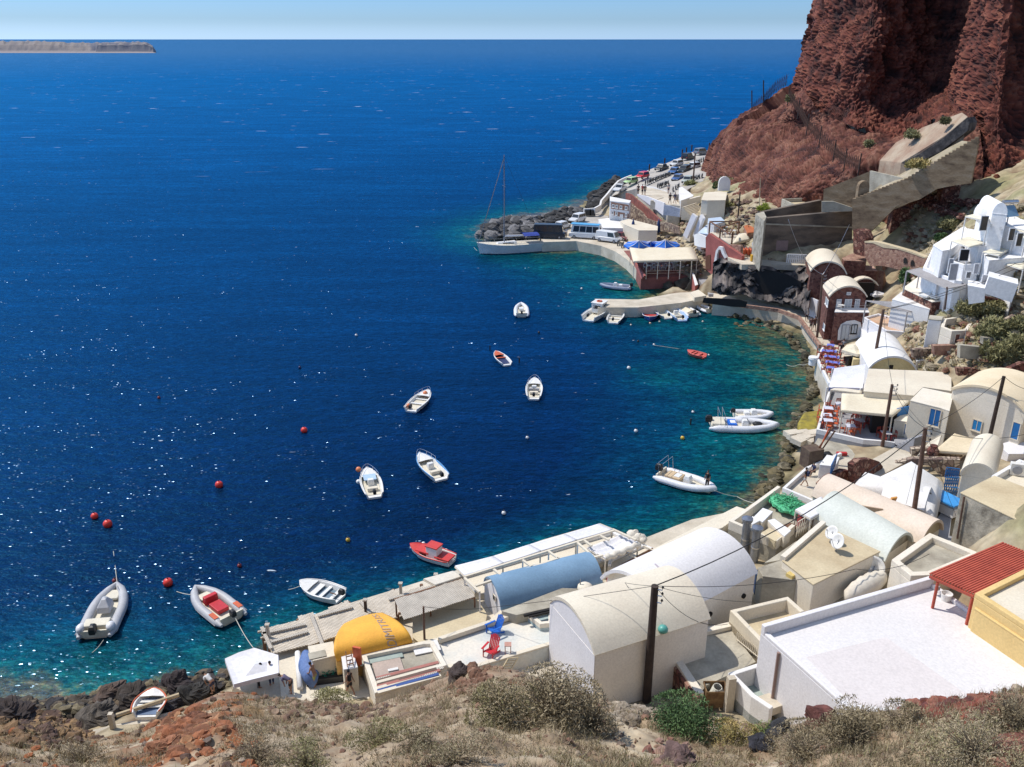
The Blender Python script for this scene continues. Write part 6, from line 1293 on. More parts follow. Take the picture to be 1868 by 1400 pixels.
t2 = hb([(990,930),(1250,940),(1250,1180),(1010,1110)], 101.5, 6, 'white hotel room block with one small window')
opening(t2[0], 'j', t2[1][3]+Vector((0,-.1,0)), t2[1][2]+Vector((0,-.1,0)), 1045, 1010, 1075, 1050, GLS, GYF)
t3 = hb([(1040,500),(1270,540),(1300,700),(1180,700),(1050,600)], 105, 7, 'upper white hotel wall under the tower')
A_ = UD('j',1200,640,105); P = [UD('j', x, y, d) for x, y, d in ((1270,640,105),(1455,600,104),(1490,330,104),(1305,330,105.5))]
w_ = [V3(P[0], 0), V3(P[1], 0), V3(P[1], 0)+Vector((1.,5,0)), V3(P[0], 0)+Vector((1.,5,0))]
rt, PW = flat('hotel_tower', 'j', None, UD('j',1380,330,104.5).z, 8, 'slim white hotel tower with a rounded vault top and two tiny windows', 'building', WHH, WHH, world=w_)
a, b = V3(w_[0], PW[0].z if False else UD('j',1380,330,104.5).z), V3(w_[1], UD('j',1380,330,104.5).z); m = MB(); o1 = arc(a, b, 1.3, 12); m.slab(o1, Vector((1,5,0))); m.build('vault_top', WHH, rt)
for x, y in ((1325,458),(1432,490)): opening(rt, 'j', w_[0]+Vector((0,-.05,0)), w_[1]+Vector((0,-.05,0)), x-14, y-20, x+14, y+20, GYF, WH, sill=False)
d_ = UD('j',1300,300,107); MB().ball(d_+Vector((.3,1,-.3)), (1.35,1.35,1.35), 18).build('dome', WHH, rt, smooth=True)
hb([(1240,800),(1470,700),(1700,720),(1760,830),(1300,870)], 101, 7, 'middle white hotel terrace right of the tower')
hb([(1455,620),(1590,710),(1800,760),(1900,600),(1480,580)], 102, 8, 'upper right white hotel terrace with a red table')
hb([(1480,470),(1490,350),(1640,355),(1800,430),(1750,520)], 103, 10, 'topmost flat white hotel roof by the solar panel')
hb([(1290,1060),(1290,870),(1480,960),(1640,1130),(1560,1270)], 98, 5, 'lower right white hotel block under the cream shade')
wallpoly('hotel_retaining_wall', 'j', UD('j',1050,1300,97), UD('j',1560,1340,95), [(1050,1150),(1250,1185),(1300,1050),(1640,1140),(1560,1350),(1250,1245),(1245,1345),(1060,1370)], 2.5, WHH, label='lowest plain white retaining wall of the hotel', cat='wall')
def haw(poly, D, label, posts_=(0,1,2,3), down=2.6):
    x, y = max(poly, key=lambda p: p[1]); z = zat('j', x, y, D); return awning('awning', 'j', poly, z, label, m=mat('ivory canvas', (.80,.74,.58), .85), zg=z-down, sag=.02, posts=posts_, valance=.08, pm=WH)
haw([(1025,345),(1215,300),(1310,370),(1290,405)], 104, 'ivory shade on the topmost left hotel terrace')
haw([(860,630),(1060,580),(1260,655),(1070,705)], 103, 'ivory shade over the grey paved hotel terrace')
haw([(1225,760),(1440,690),(1560,710),(1420,800)], 101.5, 'ivory shade in the middle of the hotel')
haw([(1300,840),(1480,780),(1760,850),(1700,965)], 99, 'ivory shade over the lower right hotel terrace')
haw([(1490,465),(1640,400),(1800,440),(1740,545)], 102, 'ivory shade over the upper right hotel terrace')
haw([(1580,545),(1720,500),(1850,560),(1800,620)], 100.5, 'small ivory shade at the right edge of the hotel')
c = TG('j',1530,330); root = thing('solar_panel', UD('j',1530,320,106), 'tilted blue solar water panel on the hotel roof', 'solar panel'); c = UD('j',1535,290,106)
MB().box(c, (2.2,1.4,.08), .4, ('X', .9)).build('panel', mat('solar glass', (.20,.33,.46), .15), root); MB().tube([c+Vector((-.6,.5,.9)), c+Vector((1.2,.9,.9))], .25, 10).build('tank', STL, root); MB().bar(c-Vector((0,0,1.6)), c, .1, .1).build('stand', MET, root)
for i_, (x, y, w_, h_, d_, m_) in enumerate(((885,995,.75,1.7,100.4,GYF),(850,925,.4,1.5,101.6,GYF),(1060,1030,.4,.6,98.6,GLS),(1150,960,.4,1.0,98.8,GYF),(1245,1120,.6,1.6,98.0,GYF),(1010,800,.9,1.2,101,DRK),(1560,560,.5,1.2,99,GLS),(1240,430,.7,1.5,103.2,GLS),(1650,620,.5,1.3,98.5,GLS))):
    c = UD('j', x, y, d_); f_ = MB().box(c, (w_+.16,.08,h_+.16)).build('window' if h_ < 1.4 else 'door', WHH, t1[0] if i_ % 2 else t2[0]); MB().box(c-Vector((0,.05,0)), (w_,.04,h_)).build('pane' if h_ < 1.4 else 'door_leaf', m_, f_)
# slat pergola of the lower terrace and cushions
def slatperg(label, zn, poly, z, zg, n, m_, th=.07):
    P = [U(zn, *p, z) for p in poly]; c = sum(P, Vector())/4; rt = thing('slat_pergola', V3(c, zg), label, 'pergola'); m = MB()
    for i in range(n): t = i/(n-1); m.bar(P[0].lerp(P[1], t), P[3].lerp(P[2], t), th, th)
    m.bar(P[0], P[1], .1, .1); m.bar(P[3], P[2], .1, .1); m.build('slats', m_, rt)
    posts([(p.x, p.y, zg, p.z, .13) for p in P], rt, m_); return rt
za_ = zat('j', 820, 1190, 101); PG = mat('grey mauve timber', (.42,.40,.40), .85)
slatperg('grey slatted pergola over white loungers below the hotel', 'j', [(345,985),(500,950),(1050,1145),(810,1190)], za_, za_-2.6, 24, PG)
fl_ = [(300,1190),(480,1060),(1000,1200),(900,1320),(640,1350)]
rt, _ = flat('lounge_terrace', 'j', fl_, za_-2.6, 2, 'small stone lounge terrace under the grey pergola', 'terrace', RST, CR)
slatperg('weathered slatted pergola over the courtyard left of the ruin', 'g', [(668,705),(870,715),(1165,760),(980,790)], 8.3, 5.5, 18, PG)
flat('white_awning_roof', 'g', [(865,700),(940,640),(1195,730),(1150,775)], 9.0, 4, 'plain white sloping roof between the two slatted pergolas', 'building', WH, WH)
for i, (x, y) in enumerate(((600,1260),(700,1275))):
    c = U('j', x, y, za_-2.2); r_ = thing('sun_lounger', c, 'white cushioned lounger under the grey pergola, the %s one' % ('left','right')[i], 'sun lounger'); MB().box(c, (1.1,2.2,.25), -1.).build('mattress', GEL, r_, bevel=.05); MB().box(c+Vector((.7,.4,.3)), (.5,1.0,.2), -1., ('Y', -.6)).build('backrest', GEL, r_, bevel=.04)
MB().lathe(U('j',875,1290,za_-2.5), [(.2,0),(.7,.3),(.75,.8),(.4,1.0)], 12).build('round_barbecue', BLK, label='round black fire bowl under the grey pergola', cat='barbecue')
# ================= boats
def stations(L, W, n=13, transom=.82, full=.62):
    out = []
    for i in range(n):
        t = i/(n-1); w_ = W/2*(transom+(1-transom)*math.sin(min(1, t/.45)*math.pi/2)) if t < .45 else W/2*math.cos((t-.45)/.55*math.pi/2)**full
        out.append((-L/2+L*t, max(w_, .02), t))
    return out
def hull(root, L, W, h, m, rim=None, floor=None, n=13, transom=.82):
    mb = MB(); rings = []
    for x, w_, t in stations(L, W, n, transom):
        sh = h*(1+.38*max(0, t-.4)**2/.36); k = .78 if t < .8 else .6; xi = x-(.0 if t < .95 else .1)
        rings.append([(x, -w_, sh), (x-.04*L*t*t, -w_*k, .05), (x-.07*L*t*t, 0, -.22*min(1, 2.2*(1-t)+.1)), (x-.04*L*t*t, w_*k, .05), (x, w_, sh),
                      (xi, w_*.86, sh), (xi-.03*L*t*t, w_*.72, .18), (xi-.03*L*t*t, -w_*.72, .18), (xi, -w_*.86, sh)])
    mb.loft(rings); mb.build('hull', m, root, smooth=38)
    rb = MB(); st = stations(L, W, n, transom)
    pr_ = [(x, -w_*1.01, h*(1+.38*max(0, t-.4)**2/.36)+.02) for x, w_, t in st]+[(x, w_*1.01, h*(1+.38*max(0, t-.4)**2/.36)+.02) for x, w_, t in reversed(st)]
    rb.tube(pr_, .045, 6); rb.build('rubbing_strake', rim or m, root, smooth=True)
    f = MB(); st2 = [s for s in st if .06 < s[2] < .86]
    f.add([(x, -w_*.71, .2+.1*t) for x, w_, t in st2]+[(x, w_*.71, .2+.1*t) for x, w_, t in reversed(st2)], [tuple(range(2*len(st2)))]); f.build('cockpit_floor', floor or m, root)
def bowdeck(root, L, W, h, m, t0=.68, n=7):
    mb = MB(); a = [];
    for i in range(n):
        t = t0+(1-t0)*i/(n-1); x = -L/2+L*t; w_ = max(.02, W/2*math.cos((t-.45)/.55*math.pi/2)**.62)*.9; z = h*(1+.38*max(0, t-.4)**2/.36)+.03; a.append([(x, -w_, z), (x, 0, z+.05), (x, w_, z)])
    mb.loft(a, cap=False, closed=False); o = mb.build('foredeck', m, root); o.modifiers.new('s', 'SOLIDIFY').thickness = .03
def outboard(root, x, z, m=BLK, s=1.):
    o = MB(); o.loft([[(x+(a*.24*s*k), b*.15*s*k, z+zz) for a, b in ((-1,-1),(1,-1),(1,1),(-1,1))] for zz, k in ((0,.75),(.08,1),(.34*s,1),(.46*s,.72),(.5*s,.3))]); e = o.build('outboard_motor', m, root, bevel=.03)
    l = MB(); l.box((x-.02, 0, z-.35*s), (.14*s,.09*s,.8*s)); l.box((x-.1, 0, z-.7*s), (.34*s,.03,.12*s)); l.build('motor_leg', m, e)
def thwarts(root, L, W, xs_, m, z=.36, w=.26):
    for x in xs_: MB().box((x*L, 0, z), (w, W*.78, .06)).build('thwart', m, root)
def console(root, x, m, s=1., ws=True):
    c = MB(); c.loft([[(x+a*.32*s, b*.34*s, zz) for a, b in ((-1,-1),(1,-1),(1,1),(-1,1))] if k == 0 else [(x+a*.22*s-.03, b*.3*s, zz) for a, b in ((-1,-1),(1,-1),(1,1),(-1,1))] for zz, k in ((.2,0),(.7*s,0),(.98*s,1))]); e = c.build('console', m, root, bevel=.03)
    if ws: w_ = MB(); w_.add([(x+.2*s,-.3*s,.96*s),(x+.2*s,.3*s,.96*s),(x+.06,.26*s,1.28*s),(x+.06,-.26*s,1.28*s)], [(0,1,2,3)]); w_.build('windscreen', GLS, e, fix=False)
def railing(root, L, W, h, n=7, t0=.62, hh=.4):
    m = MB(); tp = []
    for sgn in (1, -1):
        l_ = []
        for i in range(n):
            t = t0+(.99-t0)*i/(n-1); w_ = max(.03, W/2*math.cos((t-.45)/.55*math.pi/2)**.62)*.95*sgn; z = h*(1+.38*max(0, t-.4)**2/.36); l_.append(Vector((-L/2+L*t, w_, z+hh)));
            if i % 2 == 0: m.tube([(-L/2+L*t, w_, z), (-L/2+L*t, w_, z+hh)], .018, 4)
        tp.append(l_)
    m.tube(tp[0]+tp[1][::-1], .02, 5); m.build('bow_rail', STL, root)
def boat_root(name, zn, stern, bow, label, cat='boat', z=0., group=None):
    s_, b_ = U(zn, *stern, z+.3), U(zn, *bow, z+.3); L = (b_-s_).length; c = (s_+b_)/2; c.z = z; rz = math.atan2(b_.y-s_.y, b_.x-s_.x)
    return local(thing(name, c, label, cat, group, rz)), L
def motorboat(zn, stern, bow, W, label, m=GEL, floor=GELC, rim=None, deck=True, motor=True, cons=True, rail=True, h=.55, extra=None, z=0, thw=(), name='motorboat', dm=None):
    r, L = boat_root(name, zn, stern, bow, label, z=z); hull(r, L, W, h, m, rim, floor)
    if deck: bowdeck(r, L, W, h, dm or m)
    if cons: console(r, -.02*L, GEL, .85)
    if motor: outboard(r, -L/2-.12, h+.02, s=.95)
    if rail: railing(r, L, W, h)
    if thw: thwarts(r, L, W, thw, dm or m)
    if cons: MB().box((-.26*L, 0, .42), (.42, W*.5, .3)).build('seat', CR3, r, bevel=.03)
    if extra: extra(r, L, W, h)
    return r
def rib(zn, stern, bow, W, label, tube=TUBE, floor=GELC, cons=True, extra=None, r_=None, name='inflatable_boat', mot=1.1, screen=True):
    r, L = boat_root(name, zn, stern, bow, label); rd = r_ or W*.125; mb = MB(); pts = []; rr = []
    hw = W/2-rd
    for i in range(29):
        u = i/28; s_ = -1 if u < .5 else 1; v = 1-abs(2*u-1)      # 0 stern .. 1 bow
        x = -L/2+L*v*.985 if v < 1 else L/2; w_ = hw*(1 if v < .5 else math.cos((v-.5)/.5*math.pi/2)**.62)
        pts.append((x, s_*w_, .32+.22*max(0, v-.5)**1.5*2)); rr.append(rd*(.35 if v == 0 else .75 if v < .08 else 1 if v < .85 else .92))
    mb.tube(pts, rr, 10); mb.build('inflatable_tube', tube, r, smooth=40)
    gt = MB(); gt.tube([(p[0], p[1]*(1+rd/hw*.98), p[2]-.01) for p in pts[1:-1]], .03, 5); gt.build('rubbing_strip', GYF, r)
    f = MB(); k = 9; a = [];
    for i in range(k):
        v = .05+.9*i/(k-1); x = -L/2+L*v; w_ = max(.05, hw*(1 if v < .5 else math.cos((v-.5)/.5*math.pi/2)**.62)); a.append([(x, -w_, .22), (x, -w_*.5, -.1), (x, 0, -.3+.3*v*v), (x, w_*.5, -.1), (x, w_, .22), (x, 0, .23)])
    f.loft(a); f.build('hull', floor, r)
    MB().box((-L/2+.28, 0, .42), (.12, hw*1.9, .5)).build('transom', floor, r)
    if cons: console(r, .04*L, GEL, 1., screen); MB().box((-.14*L, 0, .5), (.55, .75, .5)).build('seat', GEL, r, bevel=.05)
    outboard(r, -L/2+.05, .62, s=mot)
    if extra: extra(r, L, W, rd)
    return r
def roll_arch(r, L, W, m=STL, x=-.36, h=1.6):
    a = MB()
    for dx in (0, .45): a.tube([(x*L+dx, -W*.38, .4), (x*L+dx-.15, -W*.36, h), (x*L+dx-.15, W*.36, h), (x*L+dx, W*.38, .4)], .025, 5)
    a.build('roll_arch', m, r)
def buoyball(p, r, m, parent=None, name='fender'): return MB().ball(p, r, 12).build(name, m, parent, smooth=True)
def ex1(r, L, W, rd):
    MB().loft([[(.02*L+a*.7*k, b*.45*k, zz) for a, b in ((-1,-1),(.6,-1),(1,0),(.6,1),(-1,1))] for zz, k in ((.5,1),(.95,.9),(1.35,.35),(1.4,.1))]).build('console_cover', TUBE, r, bevel=.06)
    MB().box((-.33*L, 0, .62), (.9, W*.62, .5)).build('sun_pad', GELC, r, bevel=.08)
    for y in (-.36, .36): MB().ball((-.40*L, y*W, .7), (.45,.3,.3), 10).build('stern_cushion', TUBW, r, smooth=True)
    MB().box((.3*L, 0, .45), (1.1, W*.35, .18)).build('bow_cushion', GELC, r, bevel=.05)
rib('o', (572,545), (715,240), 2.7, 'large grey inflatable boat with covered console, nearest the lower left corner', tube=TUBE, extra=ex1, cons=False, mot=1.35)
def ex2(r, L, W, rd):
    RS = mat('red seat vinyl', (.55,.02,.03), .5)
    MB().box((.10*L, 0, .6), (.4, W*.4, .6)).build('red_seat', RS, r, bevel=.05); MB().box((-.12*L, 0, .45), (1.3, W*.34, .3)).build('red_bench', RS, r, bevel=.04); MB().box((.25*L, 0, .42), (.8, W*.36, .15)).build('bow_cushion', GELC, r, bevel=.04)
    for s_ in (1, -1): MB().box((-.3*L, s_*(W/2-rd), .32+rd), (.8, rd*1.1, .03)).build('orange_patch', ORG, r)
rib('o', (1425,440), (1195,258), 2.5, 'grey inflatable boat with red seats, moored beside a red buoy', tube=TUBE, extra=ex2, cons=False, mot=1.05)
def ex3(r, L, W, h): MB().box((-.36*L, W*.1, h+.05), (.5,.06,.06)).build('oar', WOOD, r); MB().box((.14*L, 0, .4), (.9, W*.74, .05)).build('bow_platform', GEL, r)
motorboat('a', (985,222), (660,128), 1.9, 'white open rowing boat just off the plank landing', thw=(-.36,-.12,.08), cons=False, rail=False, floor=mat('shadowed blue grey floor', (.15,.22,.28), .6), extra=ex3, name='rowing_boat')
RD4 = mat('red deck paint', (.62,.05,.04), .5)
def ex4(r, L, W, h):
    MB().box((-.08*L, 0, .7), (1.0, W*.5, .95)).build('cabin', GEL, r, bevel=.05); MB().box((-.08*L, 0, 1.22), (1.1, W*.55, .1)).build('cabin_roof', RD4, r, bevel=.02)
    MB().box((-.33*L, 0, .5), (1.3, W*.6, .1)).build('stern_deck', RD4, r); MB().box((.14*L, 0, .6), (1.2, W*.6, .12)).build('hatch', RD4, r)
    m = MB(); m.tube([(-.0*L+.3*math.cos(t*.5), -W*.27+0*t, .9+.3*math.sin(t*.5)) for t in range(13)], .07, 6); m.build('life_ring', ORG, r)
    for x in (-.2, .2, .35): buoyball((x*L, -W*.5-.08, .35), .16, GEL, r)
motorboat('b', (375,460), (40,355), 1.75, 'red and white fishing boat with a small cabin near the first sunshade', rim=RD4, dm=RD4, cons=False, motor=False, rail=False, floor=RD4, extra=ex4, h=.5, name='fishing_boat')
def ex5(r, L, W, h):
    MB().box((.12*L, 0, h+.1), (1.1, W*.6, .1)).build('blue_hatch', mat('pale blue hatch', (.45,.60,.75), .4), r); buoyball((.46*L, W*.42, h+.2), .26, mat('orange fender', (.8,.25,.10), .5), r); buoyball((.1*L, W*.5+.1, .4), .22, GEL, r)
motorboat('q', (190,1335), (130,1142), 1.9, 'white motorboat with an orange fender at its bow and pale blue hatch', extra=ex5)
motorboat('q', (722,1195), (545,1022), 2.0, 'white motorboat with a sky blue stripe along its side', rim=BLH, m=GEL, extra=lambda r, L, W, h: MB().box((-.1*L, -W*.45, h-.1), (L*.5, .1, .25)).build('blue_stripe', BLH, r), motor=True)
def ex7(r, L, W, h): buoyball((.3*L, 0, h+.15), .28, mat('orange fender', (.8,.25,.10), .5), r); buoyball((-.4*L, W*.25, h+.02), .25, mat('orange fender', (.8,.25,.10), .5), r)
motorboat('q', (480,650), (622,515), 2.0, 'white motorboat carrying orange fenders at bow and stern', extra=ex7, cons=False, thw=(-.15,.1))
motorboat('q', (1460,553), (1467,418), 1.9, 'small white motorboat seen from the stern, with grey seats, in the middle of the bay', extra=lambda r, L, W, h: [MB().box((x*L, y*W, .5), (.4,.45,.3)).build('grey_seat', GYF, r) for x, y in ((-.1,.2),(-.1,-.2))])
motorboat('q', (1248,282), (1157,196), 1.6, 'small orange and white dinghy with a blue inner hull', cons=False, motor=False, rail=False, floor=mat('navy floor', (.02,.03,.10), .5), dm=ORG, thw=(.05,), h=.45, name='dinghy')
rib('m', (435,1232), (430,1152), 2.3, 'white inflatable boat seen from the stern left of the inner jetty', tube=TUBW, cons=False, mot=.9, extra=lambda r, L, W, rd: MB().box((0, 0, .5), (.8, W*.3, .35)).build('seat', GEL, r, bevel=.04))
def ex11(r, L, W, h):
    MB().box((.12*L, 0, 1.2), (1.9, W*.62, 1.5)).build('cabin', GEL, r, bevel=.08); MB().box((.12*L, 0, 2.0), (2.1, W*.7, .1)).build('cabin_roof', GEL, r, bevel=.03)
    for s_ in (1, -1): MB().box((.14*L, s_*W*.312, 1.45), (1.0,.03,.5)).build('side_window', GLS, r)
    MB().box((.12*L-.96, 0, 1.4), (.03, W*.4, .5)).build('rear_window', GLS, r); m = MB(); m.tube([(.12*L+.35*math.cos(t*.5), .35*math.sin(t*.5), 2.1) for t in range(13)], .1, 6); m.build('life_ring', ORG, r)
motorboat('r', (165,745), (392,600), 2.7, 'white cabin boat with an orange ring on its roof at the tip of the jetty', cons=False, extra=ex11, h=.8, name='cabin_boat')
motorboat('r', (490,775), (572,640), 2.3, 'plain white motorboat next to the cabin boat', cons=False, thw=(-.2,.05))
motorboat('r', (985,650), (970,745), 2.3, 'blue and white rowing boat with a red foredeck by the jetty', m=mat('navy hull', (.06,.12,.35), .4), rim=GEL, dm=RD4, cons=False, motor=False, rail=False, thw=(-.15,.05), name='rowing_boat')
motorboat('r', (1215,715), (1050,612), 2.0, 'white motorboat between the blue rowing boat and the pale blue one', cons=False, dm=GEL)
motorboat('r', (1400,745), (1218,588), 2.2, 'pale blue motorboat with a dark outboard by the jetty', m=mat('pale blue hull', (.40,.55,.78), .4), thw=(-.2,))
rib('r', (1560,690), (1300,552), 2.6, 'cream covered boat, broadest of the row along the jetty', tube=TUBW, cons=False, extra=lambda r, L, W, rd: MB().loft([[(x, -W*.36*k, .5), (x, 0, .85), (x, W*.36*k, .5)] for x, k in ((-L*.35,1),(0,1),(L*.2,.9),(L*.4,.3))]).build('canvas_cover', CAN, r))
rib('r', (1765,635), (1602,560), 1.9, 'small white inflatable boat nearest the quay under the jetty road', tube=TUBW, cons=False, mot=.8)
rib('r', (735,328), (335,296), 2.4, 'dark grey sided inflatable boat with a white console in the turquoise inlet', tube=mat('slate tube', (.22,.26,.36), .5), floor=TUBW, screen=False)
motorboat('n', (683,332), (568,302), 1.5, 'small red dinghy alone in the inner bay', m=mat('salmon red hull', (.66,.13,.10), .45), floor=mat('salmon red hull', (.66,.13,.10), .45), cons=False, motor=False, rail=False, thw=(-.2,.1), h=.4, name='dinghy')
def ex20(r, L, W, rd):
    roll_arch(r, L, W, x=-.33, h=1.9); MB().box((-.36*L, 0, .62), (1.4, W*.6, .4)).build('stern_pad', GELC, r, bevel=.06); MB().box((-.15*L, 0, .5), (.8, W*.45, .4)).build('blue_locker', BLC, r)
    MB().ball((.22*L, 0, .55), (.5,.35,.25), 9, jit=.3).build('bow_bag', BLK, r); MB().box((.05*L, W*.22, .6), (.6,.3,.5)).build('side_seat', GYF, r)
rib('n', (705,790), (1165,805), 3.0, 'longest white inflatable boat with twin black motors near the yellow rock', tube=TUBW, extra=ex20, mot=1.5)
rib('n', (868,728), (1132,728), 2.3, 'smaller white inflatable boat lying behind the longest one', tube=TUBW, mot=1.0)
r22 = rib('n', (372,1118), (745,1232), 2.7, 'white inflatable boat with a man standing at its bow', tube=TUBW, extra=lambda r, L, W, rd: (roll_arch(r, L, W, x=-.4, h=1.9), MB().box((-.2*L, 0, .5), (1.5, W*.45, .35)).build('tan_bench', mat('tan cushion', (.62,.46,.28), .7), r, bevel=.04)), mot=1.4)
m24 = motorboat('o', (885,1018), (948,888), 1.9, 'orange trimmed white boat hauled out on the rocks by the slipway', z=1.1, rim=ORG, cons=False, motor=False, rail=False, thw=(-.1,.12), floor=mat('boat inside blue', (.10,.16,.28), .5), name='dinghy')
# sailing yacht
ry, L = boat_root('sailing_yacht', 'm', (572,752), (118,782), 'white sailing yacht with bare mast and blue cockpit cover at the quay'); W = 3.9; h = 1.6
hull(ry, L, W, h, mat('yacht hull', (.72,.72,.72), .3), GEL, GEL); dk = MB(); st = stations(L, W)
dk.add([(x, -w_*.93, h*(1+.38*max(0, t-.4)**2/.36)+.02) for x, w_, t in st]+[(x, w_*.93, h*(1+.38*max(0, t-.4)**2/.36)+.02) for x, w_, t in reversed(st)], [tuple(range(2*len(st)))]); dk.build('deck', GELC, ry)
MB().loft([[(x, -y, z0) for x, y, z0 in ((-.1*L,.9,h),(-.1*L,.9,h+.45),)]+[(x, y, z0) for x, y, z0 in ((-.1*L,.9,h+.45),(-.1*L,.9,h))], [(.22*L,-.55,h+.1),(.18*L,-.5,h+.42),(.18*L,.5,h+.42),(.22*L,.55,h+.1)]]).build('coachroof', GEL, ry, bevel=.05)
for s_ in (1, -1): MB().box((.03*L, s_*.83, h+.3), (2.2,.03,.18)).build('cabin_window', GLS, ry)
MB().tube([(.08*L, 0, h), (.08*L, 0, 18.2)], [.13,.08], 8).build('mast', MET, ry)
MB().tube([(.08*L, 0, h+1.4), (-.32*L, 0, h+1.3)], .09, 8).build('boom', MET, ry); MB().tube([(.07*L, 0, h+1.55), (-.30*L, 0, h+1.42)], [.2,.14], 8).build('furled_sail', CANW, ry)
m = MB()
for zz in (7, 12.5): m.bar((.08*L, -1.1, zz), (.08*L, 1.1, zz), .06, .05)
m.build('spreader', MET, ry); m = MB()
for a, b in (((.08*L,0,18),(.485*L,0,h+.5)),((.08*L,0,18),(-.49*L,0,h+.2)),((.08*L,1.1,7),(.08*L,1.6,h)),((.08*L,-1.1,7),(.08*L,-1.6,h)),((.08*L,1.1,7),(.08*L,1.,12.5)),((.08*L,-1.1,7),(.08*L,-1.,12.5)),((.08*L,1.1,12.5),(.08*L,0,17.8)),((.08*L,-1.1,12.5),(.08*L,0,17.8))): m.tube([a, b], .018, 4)
m.build('rigging', WIRE, ry); MB().tube([(.08*L,0,17.6),(.475*L,0,h+.6)], .06, 6).build('furled_jib', GYF, ry)
MB().loft([[(x, y, h+1.9-.35*(abs(y)/1.4)**2) for y in (-1.4,-.7,0,.7,1.4)] for x in (-.44*L,-.3*L,-.2*L)], cap=False, closed=False).build('cockpit_cover', mat('deep blue canvas', (.02,.05,.30), .8), ry)
railing(ry, L, W, h, t0=.55, hh=.6);
m = MB()
for s_ in (1, -1):
    m.tube([(-.48*L, s_*W*.38, h+.6), (0, s_*W*.48, h+.6), (.1*L, s_*W*.46, h+.65)], .015, 4)
    for x in (-.48,-.3,-.15,0): m.tube([(x*L, s_*W*.43, h), (x*L, s_*W*.43, h+.6)], .015, 4)
m.build('guard_rail', STL, ry)
drop_flags()
# buoys and their lines
LB = [('p',400,888,.42,BUO,'red round buoy trailing a line, right of the pair at the left'),('p',173,945,.36,BUO,'smaller left one of the two red buoys close together'),('p',197,960,.44,BUO,'larger right one of the two red buoys close together'),('p',307,1067,.42,BUO,'red round buoy between the two grey inflatables'),('p',555,788,.4,BUO,'red round buoy alone furthest up the bay'),
 ('p',210,1062,.24,BUD,'small dark red float at the bow of the large grey inflatable'),('p',437,1034,.2,BUD,'small dark red float above the red seated inflatable'),('p',290,727,.24,BUD,'small brownish red float far up on the left'),('p',547,672,.26,mat('navy float', (.02,.03,.12), .5),'small navy float in the open water'),('p',635,987,.22,BUY,'small yellow float off the landing'),
 ('p',1245,801,.3,BUY,'orange yellow float left of the longest inflatable'),('p',1160,788,.28,GEL,'white float with a dark top in the middle of the inner bay'),('p',962,800,.24,GEL,'small white float below the mid bay motorboat'),('p',919,938,.22,GEL,'small white plastic can floating off the sunshades'),('p',1147,673,.32,GEL,'white flat float near the pale patch of water'),('p',650,613,.26,GEL,'white float far out left of the white inflatable'),
 ('p',1193,630,.22,GEL,'small white float with a line toward the quay'),('p',1164,624,.2,BLK,'small dark float left of the tiny white one'),('p',1293,649,.2,GEL,'small white float just right of the red dinghy'),('p',1264,753,.22,GEL,'white float left of the two white inflatables'),('p',1186,591,.22,mat('peach float', (.75,.50,.35), .5),'peach float under the blue rowing boat'),('p',1203,588,.2,GELC,'cream float below the jetty motorboats'),('p',1245,586,.24,mat('peach float', (.75,.50,.35), .5),'peach float by the dark outboard motors'),('p',1282,588,.22,GELC,'cream float right of the jetty boats'),('p',1151,594,.2,GELC,'cream float between the plain motorboat and the blue rowing boat'),('p',1061,528,.26,GEL,'white float left of the dark grey sided inflatable'),('p',983,608,.22,BLK,'small black float below the white inflatable seen from its stern')]
for zn, x, y, r_, m_, lb in LB:
    p = U(zn, x, y, 0); r_ *= .85 if y > 850 or m_ == BUO else .72; rt = thing('mooring_buoy', p, lb, 'buoy', 'mooring buoys'); MB().ball((p.x, p.y, r_*.55), r_, 14).build('float', m_, rt, smooth=True); MB().tube([(p.x, p.y, r_*1.5), (p.x, p.y, r_*1.5+.12)], .05, 6).build('eye', BLK, rt)
def rope(pts, label, r=.025, sag=.25): return cable(pts, sag, label, r, 'mooring_rope', ROPE, 'rope')
rope([U('o',715,238,.9), U('o',705,150,.1), U('o',690,20,.03)], 'pale line running up from the bow of the large grey inflatable', sag=.1)
rope([U('o',630,560,.5), U('o',500,665,.02)], 'stern line of the large grey inflatable dipping into the water')
rope([U('o',1420,400,.6), U('o',1545,612,2.0)], 'mooring line from the red seated inflatable to the off-white shade')
rope([U('o',1165,285,.6), U('o',1075,265,.03)], 'bow line of the red seated inflatable', sag=.05)
rope([U('f',60,272,.1), U('f',160,270,.8), U('f',245,250,2.2)], 'double line from the quay bollard out across the bay')
rope([U('n',745,1232,.8), U('n',900,1275,.1), U('n',1040,1325,1.5)], 'bow line of the inflatable carrying the standing man', sag=.1)
rope([U('p',1193,630,.1), U('p',1240,637,.03)], 'thin line from the tiny white float to the right', sag=0)
rope([U('a',660,128,.5), U('a',560,160,.05)], 'bow line of the white rowing boat', sag=.05)
rope([U('m',118,770,1.4), U('m',95,745,.1)], 'anchor line under the bow of the sailing yacht', sag=0)
